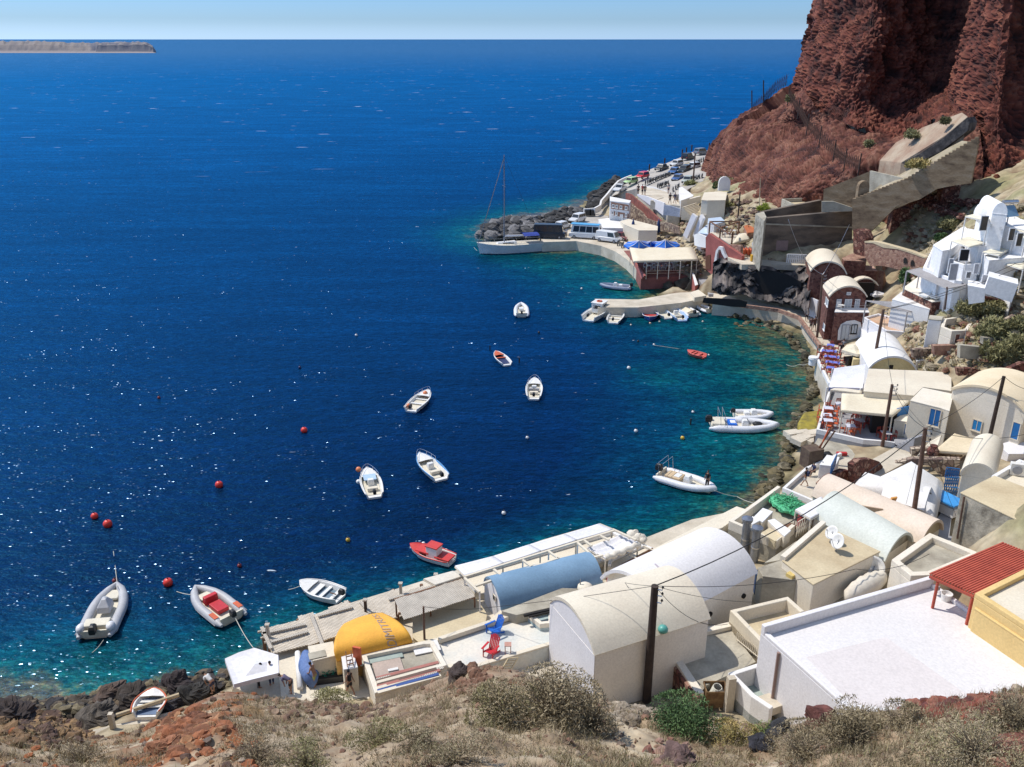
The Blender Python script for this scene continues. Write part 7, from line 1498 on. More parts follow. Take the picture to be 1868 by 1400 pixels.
# ================= vehicles
def car(kind, rgb, name='parked_car'):
    dims = dict(hatch=(3.9,1.7,1.5), suv=(4.5,1.85,1.75), van=(5.0,1.95,2.05), minibus=(6.2,2.1,2.7), sedan=(4.4,1.75,1.45), pickup=(4.8,1.8,1.7))[kind]
    L, W, Ht = dims; r = local(thing(name, (0,0,0), 'x', 'car')); P = paint(rgb)
    bz_, sh = .28, {'hatch':.82,'suv':.98,'van':1.0,'minibus':1.15,'sedan':.8,'pickup':.95}[kind]
    nose = {'hatch':.25,'suv':.27,'van':.12,'minibus':.06,'sedan':.27,'pickup':.3}[kind]
    # lower body
    xs_ = [(-.5,.62,sh*.8,.86),(-.485,.45,sh,.94),(-.3,.3,sh*1.02,1),(.15,.3,sh*1.0,1),(.5-nose*.9,.3,sh*.98,1),(.5-nose*.3,.33,sh*.86,.97),(.485,.4,sh*.72,.9),(.5,.45,sh*.6,.82)]
    MB().loft([[(x*L, -W/2*k, zb), (x*L, -W/2*k, zt*.93), (x*L, -W/2*k*.93, zt), (x*L, W/2*k*.93, zt), (x*L, W/2*k, zt*.93), (x*L, W/2*k, zb)] for x, zb, zt, k in xs_]).build('body', P, r, smooth=35)
    x0 = {'hatch':-.48,'suv':-.48,'van':-.49,'minibus':-.495,'sedan':-.36,'pickup':-.08}[kind]; x1 = .5-nose; t0 = x0+({'hatch':.07,'suv':.05}.get(kind, .02 if kind != 'sedan' else .12)); t1 = x1-({'van':.10,'minibus':.05}.get(kind, .13)); hw = W/2
    zs = sh*.97
    def ring(f, inn=0): z = zs+(Ht-zs)*f; a = x0+(t0-x0)*f; b = x1+(t1-x1)*f; w_ = hw*(.94-.14*f)+inn; return [(a*L-inn, -w_, z), (b*L+inn, -w_, z), (b*L+inn, w_, z), (a*L-inn, w_, z)]
    MB().loft([ring(0), ring(.15), ring(.85), ring(.97), [(p[0]*.97, p[1]*.9, Ht) for p in ring(1)]]).build('cabin', P, r, bevel=.04)
    def q(i, j, f0, f1, s0, s1, nm):
        a0, a1 = ring(f0, .012), ring(f1, .012); l = lambda A, B, t: Vector(A).lerp(Vector(B), t)
        g_ = MB(); g_.add([l(a0[i], a0[j], s0), l(a0[i], a0[j], s1), l(a1[i], a1[j], s1), l(a1[i], a1[j], s0)], [(0,1,2,3)]); g_.build(nm, GLS, r, fix=False)
    q(1, 2, .12, .86, .06, .94, 'windscreen'); q(3, 0, .2, .84, .08, .92, 'rear_window')
    n_w = {'minibus':4,'van':1 if rgb[0] > .7 else 3,'hatch':2,'suv':3,'sedan':2,'pickup':1}[kind]; lo_w = .62 if (kind == 'van' and n_w == 1) else .04
    for i in range(n_w):
        s0 = lo_w+(.95-lo_w)*i/n_w; s1 = lo_w+(.95-lo_w)*(i+1)/n_w-.02; q(0, 1, .14, .84, s0, s1, 'side_window'); q(2, 3, .14, .84, 1-s1, 1-s0, 'side_window')
    for sx in (-.31, .32):
        for sy in (-1, 1):
            wh = MB().tube([(sx*L, sy*(hw-.2), .32), (sx*L, sy*(hw+.015), .32)], .32, 14).build('wheel', BLK, r); MB().tube([(sx*L, sy*(hw+.012), .32), (sx*L, sy*(hw+.03), .32)], .18, 10).build('rim', MET, wh)
    for sy in (-1, 1):
        MB().box((.487*L, sy*hw*.68, sh*.66), (.1,.34,.15)).build('headlight', GEL, r); MB().box((-.493*L, sy*hw*.72, sh*.8), (.07,.22,.22)).build('taillight', REDB, r)
    MB().box((.497*L, 0, .42), (.08, W*.8, .16)).build('bumper', BLK, r)
    if kind == 'pickup': MB().box((-.3*L, 0, sh+.02), (.32*L, W*.8, .04)).build('load_bed', BLK, r)
    if rgb == (.72,.74,.76) and kind == 'minibus': MB().box((0, 0, Ht+.04), (L*.9, W*.8, .1)).build('roof_stripe', mat('sky blue roof', (.10,.40,.70), .4), r)
    return r, L
CARS = [('l','suv',(.20,.23,.27),(1335,175),(1530,152),10.,'grey people carrier at the far top end of the parking','van'),
 ('l','suv',(.015,.017,.02),(1190,245),(1320,215),9.6,'black car behind the grey people carrier','suv'),
 ('l','hatch',(.60,.62,.64),(1175,300),(1035,325),9.2,'silver white car next to the sea edge posts','hatch'),
 ('l','sedan',(.03,.04,.05),(1005,345),(808,385),8.6,'dark car parked by the sea, right of the red one','sedan'),
 ('l','hatch',(.62,.01,.03),(740,455),(575,490),7.8,'bright red hatchback on the sea side of the parking','hatch'),
 ('l','hatch',(.42,.62,.28),(585,530),(420,560),6.9,'light green hatchback in front of the bright red one','hatch'),
 ('l','pickup',(.70,.71,.72),(415,625),(305,665),5.8,'white pickup below the light green hatchback','pickup'),
 ('l','sedan',(.05,.15,.38),(1150,385),(995,440),8.7,'medium blue car at the rear of the inner row','sedan'),
 ('l','suv',(.02,.03,.035),(1300,375),(1110,425),8.9,'long dark car in the inner row beside the medium blue one','suv'),
 ('l','sedan',(.03,.10,.30),(1195,475),(1045,530),8.4,'deep blue car at the front of the inner row','sedan'),
 ('l','sedan',(.42,.46,.42),(1310,500),(1190,560),8.9,'silver green saloon beside the telegraph pole','sedan'),
 ('l','hatch',(.66,.67,.68),(1375,340),(1270,355),9.5,'white car half hidden behind the long dark one','hatch'),
 ('m','suv',(.66,.67,.69),(880,550),(775,580),2.0,'white estate car on the ramp by the breakwater','suv'),
 ('m','hatch',(.66,.67,.68),(690,620),(762,600),1.9,'white hatchback behind the dark minibus','hatch'),
 ('m','minibus',(.03,.035,.045),(530,675),(732,680),1.87,'dark minibus parked beside the breakwater rocks','minibus'),
 ('m','minibus',(.72,.74,.76),(962,685),(808,675),1.87,'white minibus with a sky blue roof stripe','minibus'),
 ('m','van',(.76,.76,.76),(975,695),(1128,715),1.87,'white panel van right of the white minibus','van'),
 ('m','sedan',(.16,.04,.05),(1110,680),(1185,700),1.87,'maroon car behind the white panel van','sedan')]
for zn, kd, rgb, rear, front, z, lb, _ in CARS:
    r, L = car(kd, rgb); a, b = U(zn, *rear, z), U(zn, *front, z); c = (a+b)/2; d = b-a
    r.location = (c.x, c.y, z+.03); r.rotation_euler.z = math.atan2(d.y, d.x); r['label'] = lb; r['category'] = 'minibus' if kd == 'minibus' else 'van' if kd == 'van' else 'pickup' if kd == 'pickup' else 'car'
# roads and quays for them
def strip(name, ea, eb, m, th=.0, div=6):
    mb = MB(); A = [U(*p) for p in ea]; B = [U(*p) for p in eb];
    def res(Lst, n=40):
        d = [0]
        for a, b in zip(Lst, Lst[1:]): d.append(d[-1]+(b-a).length)
        out = []
        for i in range(n):
            s = d[-1]*i/(n-1); k = max(0, min(len(Lst)-2, next((j for j in range(len(d)-1) if d[j+1] >= s-1e-6), len(Lst)-2))); out.append(Lst[k].lerp(Lst[k+1], (s-d[k])/max(1e-6, d[k+1]-d[k])))
        return out
    A, B = res(A), res(B)
    for a, b in zip(A, B): mb.v += [a.lerp(b, j/div) for j in range(div+1)]
    w_ = div+1; mb.f = [(i*w_+j, i*w_+j+1, (i+1)*w_+j+1, (i+1)*w_+j) for i in range(39) for j in range(div)]
    mb.tube([a-Vector((0,0,.0)) for a in A], .01, 3); nb = len(mb.v); mb.v += [v for v in A]+[v-Vector((0,0,4)) for v in A]+[v for v in B]+[v-Vector((0,0,4)) for v in B]
    mb.f += [(nb+i, nb+i+1, nb+41+i, nb+40+i) for i in range(39)]+[(nb+80+i, nb+81+i, nb+121+i, nb+120+i) for i in range(39)]
    return mb.build(name, m, kind='structure', fix=False)
strip('parking_road', [('l',60,880,2.6),('l',100,830,3.4),('l',170,745,4.2),('l',260,640,5.0),('l',400,510,6.2),('l',560,440,7.2),('l',760,355,8.2),('l',960,280,9.),('l',1180,190,9.5),('l',1320,125,9.9),('l',1620,95,10.1)],
 [('l',225,800,3.0),('l',240,720,3.9),('l',330,690,4.8),('l',420,650,5.8),('l',640,590,7.2),('l',960,690,7.9),('l',1140,690,8.3),('l',1300,590,8.9),('l',1450,520,9.5),('l',1500,420,10),('l',1620,240,10.3)], ASP)
q = [U('m', *p, 1.85) for p in ((578,708),(820,700),(1000,735),(1100,775),(1180,830),(1240,890),(1285,960),(1420,900),(1600,760),(1450,690),(1200,640),(1040,560),(1060,440),(1000,430),(890,490),(760,540),(620,600),(560,640))]
tag(MB().prism(q, -2, 1.85).build('harbour_quay', COL2), kind='structure')
strip('ramp_road', [('m',760,545,1.87),('m',900,480,2.0),('l',20,905,2.4),('l',110,825,3.4)], [('m',1000,690,1.87),('m',1050,540,2.0),('l',225,830,2.9),('l',235,740,3.7)], ASP)
sw = [U('l',*p) for p in ((30,890,3.4),(105,850,3.6),(120,790,4.2),(200,700,4.9),(270,610,5.8),(345,530,6.6),(440,485,7.2),(520,455,7.6))]
m = MB()
for a, b in zip(sw, sw[1:]): m.bar(a-Vector((0,0,.1)), b-Vector((0,0,.1)), .4, 1.2)
m.build('sea_wall', WH, label='white curving wall along the sea side of the parking', cat='wall')
for i, (x, y, z) in enumerate(((750,370,8.6),(950,290,9.2),(1180,170,9.8),(1235,145,9.8),(1305,110,10),(1535,80,10.2))):
    MB().box(U('l', x, y, z)+Vector((0,0,.7)), (.3,.3,1.6)).build('edge_post', POLE, label='dark post on the sea edge of the parking, number %s from the near end' % ['one','two','three','four','five','six'][i], cat='post')
for i, (x0, x1, zn, y, z) in enumerate(((875,960,'m',478,3.0),(700,740,'m',500,2.6),(770,850,'m',470,2.6))):
    a, b = U(zn, x0, y+6, z), U(zn, x1, y, z); MB().bar(a, b, .4, .8).build('low_sea_wall', [WH, RST, RST][i], label=['short grey white wall by the black bins at the ramp','short rubble wall at the root of the breakwater, left piece','short rubble wall at the root of the breakwater, right piece'][i], cat='wall')
for i, x in enumerate((905, 935)): MB().box(U('m', x, 505, 2.6)+Vector((0,0,.2)), (1.3,1.0,1.3)).build('wheelie_bin', BLK, bevel=.08, label='black waste bin at the bend of the ramp, the %s one' % ('left','right')[i], cat='bin')
# scooters
rs = local(thing('motor_scooter', (0,0,0), 'dark motor scooter standing in the long row along the parking', 'scooter', 'motor scooters parked in rows'))
MB().loft([[(x, -w_, z0), (x, -w_, z1), (x, w_, z1), (x, w_, z0)] for x, w_, z0, z1 in ((-.75,.08,.5,.7),(-.5,.16,.35,.75),(-.1,.15,.25,.5),(.2,.12,.25,.4),(.45,.15,.3,.85),(.6,.06,.5,.95))]).build('body', mat('scooter grey', (.06,.065,.075), .3), rs, bevel=.03)
MB().box((-.3, 0, .82), (.65,.24,.12)).build('seat', BLK, rs, bevel=.03)
for x in (-.62, .65): w_ = MB().tube([(x, -.06, .26), (x, .06, .26)], .26, 12).build('wheel', BLK, rs); MB().tube([(x, -.065, .26), (x, .065, .26)], .13, 8).build('rim', MET, w_)
MB().tube([(.5, -.33, 1.05), (.5, .33, 1.05)], .025, 6).build('handlebar', STL, rs); MB().tube([(.5, 0, 1.05), (.62, 0, .3)], .04, 6).build('fork', STL, rs)
rs.location = U('l',700,555,7.5); first = True; rnd = random.Random(6)
rows = [((700,555,7.6),(1010,440,8.6),12,'dark motor scooter standing in the long row along the parking'),((860,600,7.9),(985,560,8.3),5,'dark motor scooter in the short row before the white parapet'),((1340,300,9.7),(1540,215,10.1),8,'dark motor scooter in the far row under the red slope'),((1060,650,8.1),(1130,600,8.4),3,'dark motor scooter in the small group at the plaza entrance'),((1350,490,9.3),(1440,470,9.6),3,'dark motor scooter beside the telegraph pole')]
for a_, b_, n, lb in rows:
    a, b = U('l', *a_), U('l', *b_)
    for i in range(n):
        p = a.lerp(b, i/max(1, n-1)); ang = rnd.uniform(.9, 1.5)
        if first: rs.location = p; rs.rotation_euler.z = ang; first = False; freeze(rs)
        else: dup(rs, p, ang, lb)
p0 = U('m',1120,730,1.87); p1 = U('m',1150,745,1.87)
for p in (p0, p1): dup(rs, p, 1.2, 'dark motor scooter at the corner of the blue umbrella terrace')
drop_flags()
# ================= poles and overhead lines
def pole(zn, bx_, by_, bz_, tx_, ty_, label, r=.17, m=POLE, arms=True):
    b = U(zn, bx_, by_, bz_); t = OW(zn, tx_, ty_, V3(b, 0), V3(b, 0)+Vector((1,0,0))); rt = thing('telegraph_pole', b-Vector((0,0,.5)), label, 'pole')
    MB().tube([b-Vector((0,0,.8)), b.lerp(t, .5), t], [r*1.1, r, r*.85], 12).build('shaft', m, rt, smooth=40)
    if arms:
        for k, dz in enumerate((-.15, -.55, -1.0)):
            MB().tube([t+Vector((.1,-.1,dz)), t+Vector((.38,-.2,dz)), t+Vector((.4,-.2,dz+.14))], .035, 5).build('bracket', STL, rt); MB().lathe(t+Vector((.4,-.2,dz+.12)), [(.03,0),(.08,.04),(.05,.12),(.02,.16)], 8).build('insulator', BLK, rt)
    return t
T = {}
T['c'] = pole('c', 868, 1195, 1.6, 940, 215, 'tall tarred pole in front of the tall cream vaulted house', .24)
T['a'] = pole('a', 1665, 575, 2.9, 1657, 298, 'slim brown pole at the edge of the orange vault', .07, POLB, False)
T['g'] = pole('g', 722, 1190, 4.0, 800, 772, 'brown pole rising before the yellow gabled house', .17, POLB)
T['f2'] = pole('f', 790, 895, 2.6, 866, 425, 'brown pole at the corner of the restaurant terrace', .15, POLB)
T['e'] = pole('e', 1208, 525, 4.8, 1277, 5, 'reddish brown pole standing at the white porch house', .17, POLB)
T['f4'] = pole('f', 1595, 870, 4.0, 1716, 362, 'dark leaning pole before the blue windowed peach roof house', .17, POLE, False)
T['g5'] = pole('g', 295, 985, 1.9, 338, 505, 'brown pole on the promenade by the brick houses', .15, POLB)
T['l'] = pole('l', 1325, 520, 9.3, 1352, 150, 'grey telegraph pole in the middle of the car park', .16, POLB, False)
T['h'] = pole('h', 1228, 590, 9.0, 1246, 375, 'thin dark pole beside the planter garden', .12, POLE, False)
T['h2'] = pole('h', 1392, 500, 10.5, 1400, 270, 'thin yellowish mast at the foot of the red slope', .07, CR2, False)
T['r1'] = pole('j', 800, 1350, zat('j',800,1350,101), 812, 1170, 'short grey post at the front corner of the lounge terrace', .1, POLB, False)
T['s1'] = pole('f', 1385, 240, 6.5, 1430, 0, 'thin slanting mast among the ruins', .05, STL, False)
off = U('e', 2100, 60, 9)
cable([T['a'], U('b',560,850,3.9), T['c']], .1, 'thin wire from the slim brown pole to the tarred pole across the tall vault', .016)
cable([T['c'], T['e']], 1.2, 'thick cable from the tarred pole up to the reddish brown pole', .035)
cable([T['c'], U('e',860,850,6.2), U('e',1300,760,7)], .5, 'wire from the tarred pole over the sand coloured roof', .018)
cable([T['c'], U('c',1520,520,5.4)], .9, 'drooping wire from the tarred pole to the white vault corner', .016)
cable([T['c'], U('c',1745,345,5.6)], .25, 'straight thin wire from the tarred pole to the blue shutter', .014)
cable([T['c'], U('c',700,190,8.0), U('c',970,550,6.7), U('c',630,690,6.5), U('c',340,480,7.0)], .05, 'loose wire lying over the tall vault roof', .013)
cable([T['e'], T['f2']], .6, 'overhead wire from the white porch pole to the restaurant pole', .02)
cable([T['f2'], T['g']], .5, 'overhead wire from the restaurant pole to the yellow gable pole', .018)
cable([T['g'], T['g5']], .8, 'overhead wire from the yellow gable pole to the brick houses', .018)
cable([T['g5'], UD('g',200,385,124), UD('g',75,85,124)], .3, 'pale wire hanging down the huge retaining wall', .03, m=STL)
cable([T['g5'], UD('g',540,125,122)], .4, 'pale wire from the brick houses up to the stepped ramp', .03, m=STL)
cable([T['e'], T['f4'], U('f',1990,470,9)], .4, 'overhead wire from the white porch pole past the peach roof house', .022)
cable([T['e'], U('f',1868,805,5.5)], .6, 'lower overhead wire toward the blue door', .022)
cable([T['g'], UD('j',1600,900,98), UD('j',1900,760,96)], .5, 'upper of the two wires crossing the white hotel', .03)
cable([T['g'], UD('j',1600,960,97), UD('j',1900,830,95)], .5, 'lower of the two wires crossing the white hotel', .03)
cable([T['e'], U('e',1160,460,6.2)], .1, 'stay wire from the white porch pole to the pinkish roof', .012)
cable([T['e'], U('e',1500,620,6)], .3, 'service wire from the white porch pole to the stone house', .014)
cable([T['f2'], U('f',1110,740,5)], .2, 'service wire to the small front room', .012)
# ================= people
def person(p, face, label, pose='stand', top=None, bottom=None, skin=SKN, shorts=True, sleeves=True, hair=HAR, s=1., pack=None, cap=None, group=None):
    """face: heading in radians (0 looks along +X)"""
    r = local(thing('person', p, label, 'person', group, face)); r.scale = (s, s, s)
    V = Vector; lean = {'stand':0, 'walk':.05, 'bend':1.15, 'work':.35, 'sit':.15}[pose]; hz = {'sit':.48}.get(pose, .92)
    def up(x, y, z): c, s_ = math.cos(lean), math.sin(lean); dz = z-.92; return V((x*c+dz*s_, y, hz+dz*c-x*s_))
    if pose == 'walk': legs = {1:[(.08,.5),(.26,.09)], -1:[(.02,.5),(-.24,.1)]}
    elif pose == 'sit': legs = {1:[(.42,.5),(.45,.09)], -1:[(.42,.48),(.42,.09)]}
    elif pose == 'bend': legs = {1:[(.06,.5),(-.02,.09)], -1:[(.04,.5),(.08,.09)]}
    else: legs = {1:[(.02,.5),(0,.09)], -1:[(.03,.5),(.05,.09)]}
    vs = [V((0,0,hz)), up(0,0,1.08), up(0,0,1.28), up(-.01,0,1.43), up(.0,0,1.50), up(.01,0,1.56), up(.015,0,1.66), up(.0,0,1.74)]; rad = [(.135,.105),(.125,.09),(.155,.10),(.075,.065),(.05,.05),(.062,.068),(.078,.092),(.045,.06)]
    ed = [(i, i+1) for i in range(7)]
    def add(v, a, r_): vs.append(v); rad.append(r_ if isinstance(r_, tuple) else (r_, r_)); ed.append((a, len(vs)-1)); return len(vs)-1
    add(up(.115,0,1.635), 6, .014); arms = {}; lg = {}
    for sd in (1, -1):
        sh_ = add(up(-.005, sd*.18, 1.41), 3, (.06,.06)); lo = {'stand':((.0,.25,1.16),(.06,.24,.92)),'walk':((-.06*sd,.25,1.17),(.12*sd+.05,.24,.97)),'bend':((.16,.22,1.22),(.36,.16,1.12)),'work':((.12,.23,1.18),(.32,.14,1.12)),'sit':((.1,.24,1.16),(.3,.16,1.02))}[pose]
        e = add(up(lo[0][0], sd*lo[0][1], lo[0][2]), sh_, .042); w_ = add(up(lo[1][0], sd*lo[1][1], lo[1][2]), e, .028)
        d = (vs[w_]-vs[e]).normalized(); h_ = add(vs[w_]+d*.075, w_, (.038,.02)); arms[sd] = (sh_, e, w_)
        side = V((1,0,0)) if abs(d.x) < .7 else V((0,1,0))
        for k, (o_, ln) in enumerate(((-.03,.065),(-.01,.078),(.01,.074),(.03,.058))):
            f1 = add(vs[h_]+d*.03+side*o_, h_, .010); f2 = add(vs[f1]+d*ln*.55, f1, .009); add(vs[f2]+d*ln*.4+V((.012,-sd*.012,0)), f2, .008)
        t1 = add(vs[w_]+d*.03+side*.035, w_, .012); add(vs[t1]+d*.04+side*.02, t1, .010)
        hp = add(V((0, sd*.095, hz-.02)), 0, (.085,.09)); kx, kz = legs[sd][0]; ax, az = legs[sd][1]
        k_ = add(V((kx, sd*.1, kz)), hp, .058); c_ = add(V(((kx+ax)/2-.01, sd*.1, (kz+az)/2+.06)), k_, .052); a_ = add(V((ax, sd*.1, az)), c_, .036); add(V((ax-.04, sd*.1, .045)), a_, .038); add(V((ax+.15, sd*.11, .03)), a_, (.035,.025)); lg[sd] = (hp, k_, a_)
    def skin_(name, V_, E_, R_, m, sub=1):
        me_ = bpy.data.meshes.new(name); me_.from_pydata(V_, E_, []); me_.materials.append(m); o = bpy.data.objects.new(name, me_); COL.objects.link(o); o.parent = r
        sk = o.modifiers.new('skin', 'SKIN'); me_.skin_vertices.new(name='')  if not me_.skin_vertices else None
        for i, q_ in enumerate(R_): me_.skin_vertices[0].data[i].radius = q_
        me_.skin_vertices[0].data[0].use_root = True; sk.use_smooth_shade = True
        sb = o.modifiers.new('sub', 'SUBSURF'); sb.levels = sub; sb.render_levels = sub; return o
    skin_('body', vs, ed, rad, skin)
    g_ = lambda q_: tuple(x+.02 for x in q_)
    if top:
        tv = [vs[0]+V((0,0,.02)), vs[1], vs[2], vs[3]-(vs[3]-vs[2])*.12]; tr = [g_(rad[0]), g_(rad[1]), g_(rad[2]), (.085,.08)]; te = [(0,1),(1,2),(2,3)]
        for sd in (1, -1):
            a, b, c = arms[sd]; tv.append(vs[a]+V((0,0,-.01))); tr.append((.075,.075)); te.append((3, len(tv)-1))
            if sleeves: tv.append(vs[a].lerp(vs[b], .75)); tr.append((.062,.062)); te.append((len(tv)-2, len(tv)-1))
        skin_('shirt', tv, te, tr, top)
    if bottom:
        tv = [vs[0]+V((0,0,.05)), vs[0]-V((0,0,.02))]; tr = [(.142,.115),(.145,.115)]; te = [(0,1)]
        for sd in (1, -1):
            a, b, c = lg[sd]; tv.append(vs[a]-V((0,0,.03))); tr.append((.105,.105)); te.append((1, len(tv)-1)); tv.append(vs[a].lerp(vs[b], .85)); tr.append((.082,.082)); te.append((len(tv)-2, len(tv)-1))
            if not shorts: tv.append(vs[b].lerp(vs[c], .85)); tr.append((.062,.062)); te.append((len(tv)-2, len(tv)-1))
        skin_('shorts' if shorts else 'trousers', tv, te, tr, bottom)
    hc = vs[6]+(vs[7]-vs[6])*.35; MB().ball(hc-up(.02,0,.92)+V((0,0,hz))*1+V((0,0,0)), (.098,.088,.10), 12).build('hair', cap or hair, r, smooth=True)
    for sd in (1, -1): MB().ball(up(.088, sd*.032, 1.655), .011, 6).build('eye', BLK, r)
    if pack: MB().box(up(-.2, 0, 1.22), (.18,.3,.42), 0, ('Y', lean)).build('backpack', pack, r, bevel=.04)
    del r['_local']
    return r
def CL(n, c): return mat(n, c, .85, None, 3.)
def PP_(zn, x, y, z): return U(zn, x, y, z)
dk = CL('black cloth', (.015,.015,.02)); nv = CL('navy cloth', (.03,.04,.10)); wc = CL('white cloth', (.7,.7,.7)); pu = CL('purple grey cloth', (.14,.12,.2)); gr = CL('olive green cloth', (.36,.38,.10)); rd = CL('red cloth', (.4,.05,.05)); lb_ = CL('light blue cloth', (.3,.42,.6)); gy = CL('grey cloth', (.3,.3,.32))
person(PP_('a',590,1000,2.12), math.pi*.95, 'man in a dark purple top bending forward beside the white pipe', 'bend', pu, dk, s=1.02)
person(PP_('a',785,945,2.12), math.pi*.9, 'shirtless man in olive green shorts at the blue covered dinghy', 'work', None, gr)
person(PP_('a',1065,1012,2.12), math.pi*.8, 'man in black tank top and black shorts walking past the white cabinet shed', 'walk', dk, dk, sleeves=False, cap=dk, s=1.02)
person(PP_('a',320,955,1.95), .4, 'person in dark clothes half hidden under the off-white shade, the left one', 'work', dk, dk, shorts=False)
person(PP_('a',430,935,1.95), 2.2, 'person in dark clothes under the off-white shade, the right one', 'stand', dk, nv, shorts=False)
person(PP_('o',1300,885,1.2), 2.6, 'person in a white shirt stooping on the dark shore rocks', 'bend', wc, nv)
person(PP_('e',552,352,2.42), 2.4, 'person with black top and white shorts walking on the quay plaza', 'walk', dk, wc, pack=nv)
person(PP_('e',605,288,2.42), 3.6, 'person in navy sitting by the crane, the left one', 'sit', nv, dk, shorts=False)
person(PP_('e',645,285,2.42), 5.2, 'person in brown red sitting by the crane, the right one', 'sit', CL('rust cloth', (.18,.08,.06)), gy, shorts=False)
c22 = r22.location.copy(); fw = Vector((math.cos(r22.rotation_euler.z), math.sin(r22.rotation_euler.z), 0)); person(c22+fw*2.1+Vector((0,0,.24)), 3.9, 'man in dark clothes standing at the bow of the white inflatable boat', 'stand', dk, dk, shorts=False, s=1.05)
person(PP_('g',210,865,1.97), 1.2, 'walker with a white backpack on the promenade beside the tall brick house', 'walk', gy, dk, pack=wc, s=1.1)
person(PP_('g',243,935,1.97), 4.4, 'walker in dark red on the promenade, the left of a pair', 'walk', CL('rust cloth', (.18,.08,.06)), dk, s=1.1)
person(PP_('g',270,930,1.97), 4.6, 'walker in brown on the promenade, the right of a pair', 'walk', CL('brown cloth', (.16,.10,.07)), dk, s=1.1)
person(PP_('f',468,215,2.42), 4.2, 'person in dark striped clothes standing at the blue topped tables', 'stand', dk, gy, shorts=False, s=1.1)
person(PP_('f',485,190,2.42), 1.2, 'person in grey standing behind the one in striped clothes', 'stand', gy, dk, shorts=False, s=1.1)
person(PP_('f',707,712,2.62), 4.6, 'waiter in white and black under the cream awning', 'stand', wc, dk, shorts=False)
for i, (x, y, tp, bt, lb, po) in enumerate(((602,688,dk,dk,'person in black at the left end of the upper plaza','stand'),(658,690,rd,dk,'person in red among the three on the upper plaza','walk'),(690,692,CL('brown cloth', (.16,.10,.07)),nv,'person in brown next to the one in red on the upper plaza','walk'),(1000,672,gy,nv,'person in grey leaning at the white parapet','stand'),(1018,808,dk,dk,'person in black going down the plaza steps','walk'),(1082,805,nv,gy,'person in navy beside the cream bench wall steps','walk'))):
    person(PP_('l', x, y, 8.02 if i < 4 else 8.05), [1, 4, 4.5, 2, 5, 5][i], lb, po, tp, bt, s=1.25)
person(PP_('m',748,678,1.87), 4.5, 'person in light blue shirt on the quay between the two minibuses', 'stand', lb_, nv, shorts=False, s=1.15)
person(PP_('k',440,880,1.92), 4, 'person in pale shirt at the foot of the red arch steps', 'stand', lb_, dk, s=1.1)
person(PP_('k',458,878,1.92), 1, 'person in dark clothes beside the pale shirted one at the red arch', 'stand', dk, dk, s=1.1)
# ================= furniture
def table_proto(topm, legm, name, label, cat, group):
    r = local(thing(name, (0,0,0), label, cat, group)); MB().box((0,0,.74), (.85,.85,.05)).build('tabletop', topm, r)
    for a in (-1,1):
        for b in (-1,1): MB().box((a*.36, b*.36, .36), (.06,.06,.72)).build('leg', legm, r)
    return r
def chair_proto(m, name, label, group):
    r = local(thing(name, (0,0,0), label, 'chair', group)); MB().box((0,0,.45), (.44,.44,.05)).build('seat', m, r)
    b_ = MB(); b_.box((-.2,0,.78), (.04,.44,.1)); b_.box((-.2,0,.93), (.04,.44,.1)); b_.build('backrest', m, r)
    for a in (-1,1):
        for c in (-1,1): hh = .98 if a < 0 else .45; MB().box((a*.2, c*.2, hh/2), (.045,.045,hh)).build('leg', m, r)
    return r
TBW = mat('white blue table cloth', (.62,.64,.74), .8); TBB = mat('blue checked cloth', (.16,.20,.62), .8)
sets = [('f', [(375,655),(365,708),(372,748),(462,622),(543,792)], 2.6, table_proto(TBW, ORG, 'dining_table', 'table with pale cloth in the sun on the grey restaurant terrace', 'table', 'pale clothed tables on the restaurant terrace'), chair_proto(ORG, 'dining_chair', 'orange wooden chair at a sunlit table on the grey restaurant terrace', 'orange chairs on the restaurant terrace'), 4),
 ('f', [(610,748),(625,700),(632,655),(815,790),(812,845),(852,742)], 2.6, table_proto(mat('shaded table cloth', (.5,.48,.5), .8), REDB, 'dining_table', 'dark red table under or beside the cream awning', 'table', 'red tables under the cream awning'), chair_proto(mat('dark red chair', (.35,.05,.03), .6), 'dining_chair', 'dark red chair under the cream awning', 'red chairs under the cream awning'), 3),
 ('f', [(392,168),(352,212),(408,216),(372,255),(428,262),(382,298),(432,305),(388,342)], 2.42, table_proto(TBB, REDB, 'dining_table', 'blue topped table in the rows on the quay', 'table', 'blue topped tables in rows'), chair_proto(mat('brick red chair', (.42,.08,.05), .6), 'dining_chair', 'red chair along the blue topped tables on the quay', 'red chairs at the blue topped tables'), 4),
 ('h', [(555,965),(625,965),(700,966),(775,963),(845,963),(560,935),(650,935),(760,933)], 1.95, table_proto(GEL, GEL, 'dining_table', 'white table under the long cream canopy', 'table', 'white tables of the harbour restaurant'), chair_proto(GEL, 'dining_chair', 'white chair under the long cream canopy', 'white chairs of the harbour restaurant'), 2),
 ('h', [(1070,680),(1110,695),(1150,720),(1130,672),(1190,700),(1220,670)], 7.65, table_proto(GEL, GEL, 'dining_table', 'white table on the taverna roof terrace', 'table', 'white tables on the taverna terrace'), chair_proto(mat('brown cafe chair', (.2,.10,.06), .6), 'dining_chair', 'brown chair on the taverna roof terrace', 'brown chairs on the taverna terrace'), 2)]
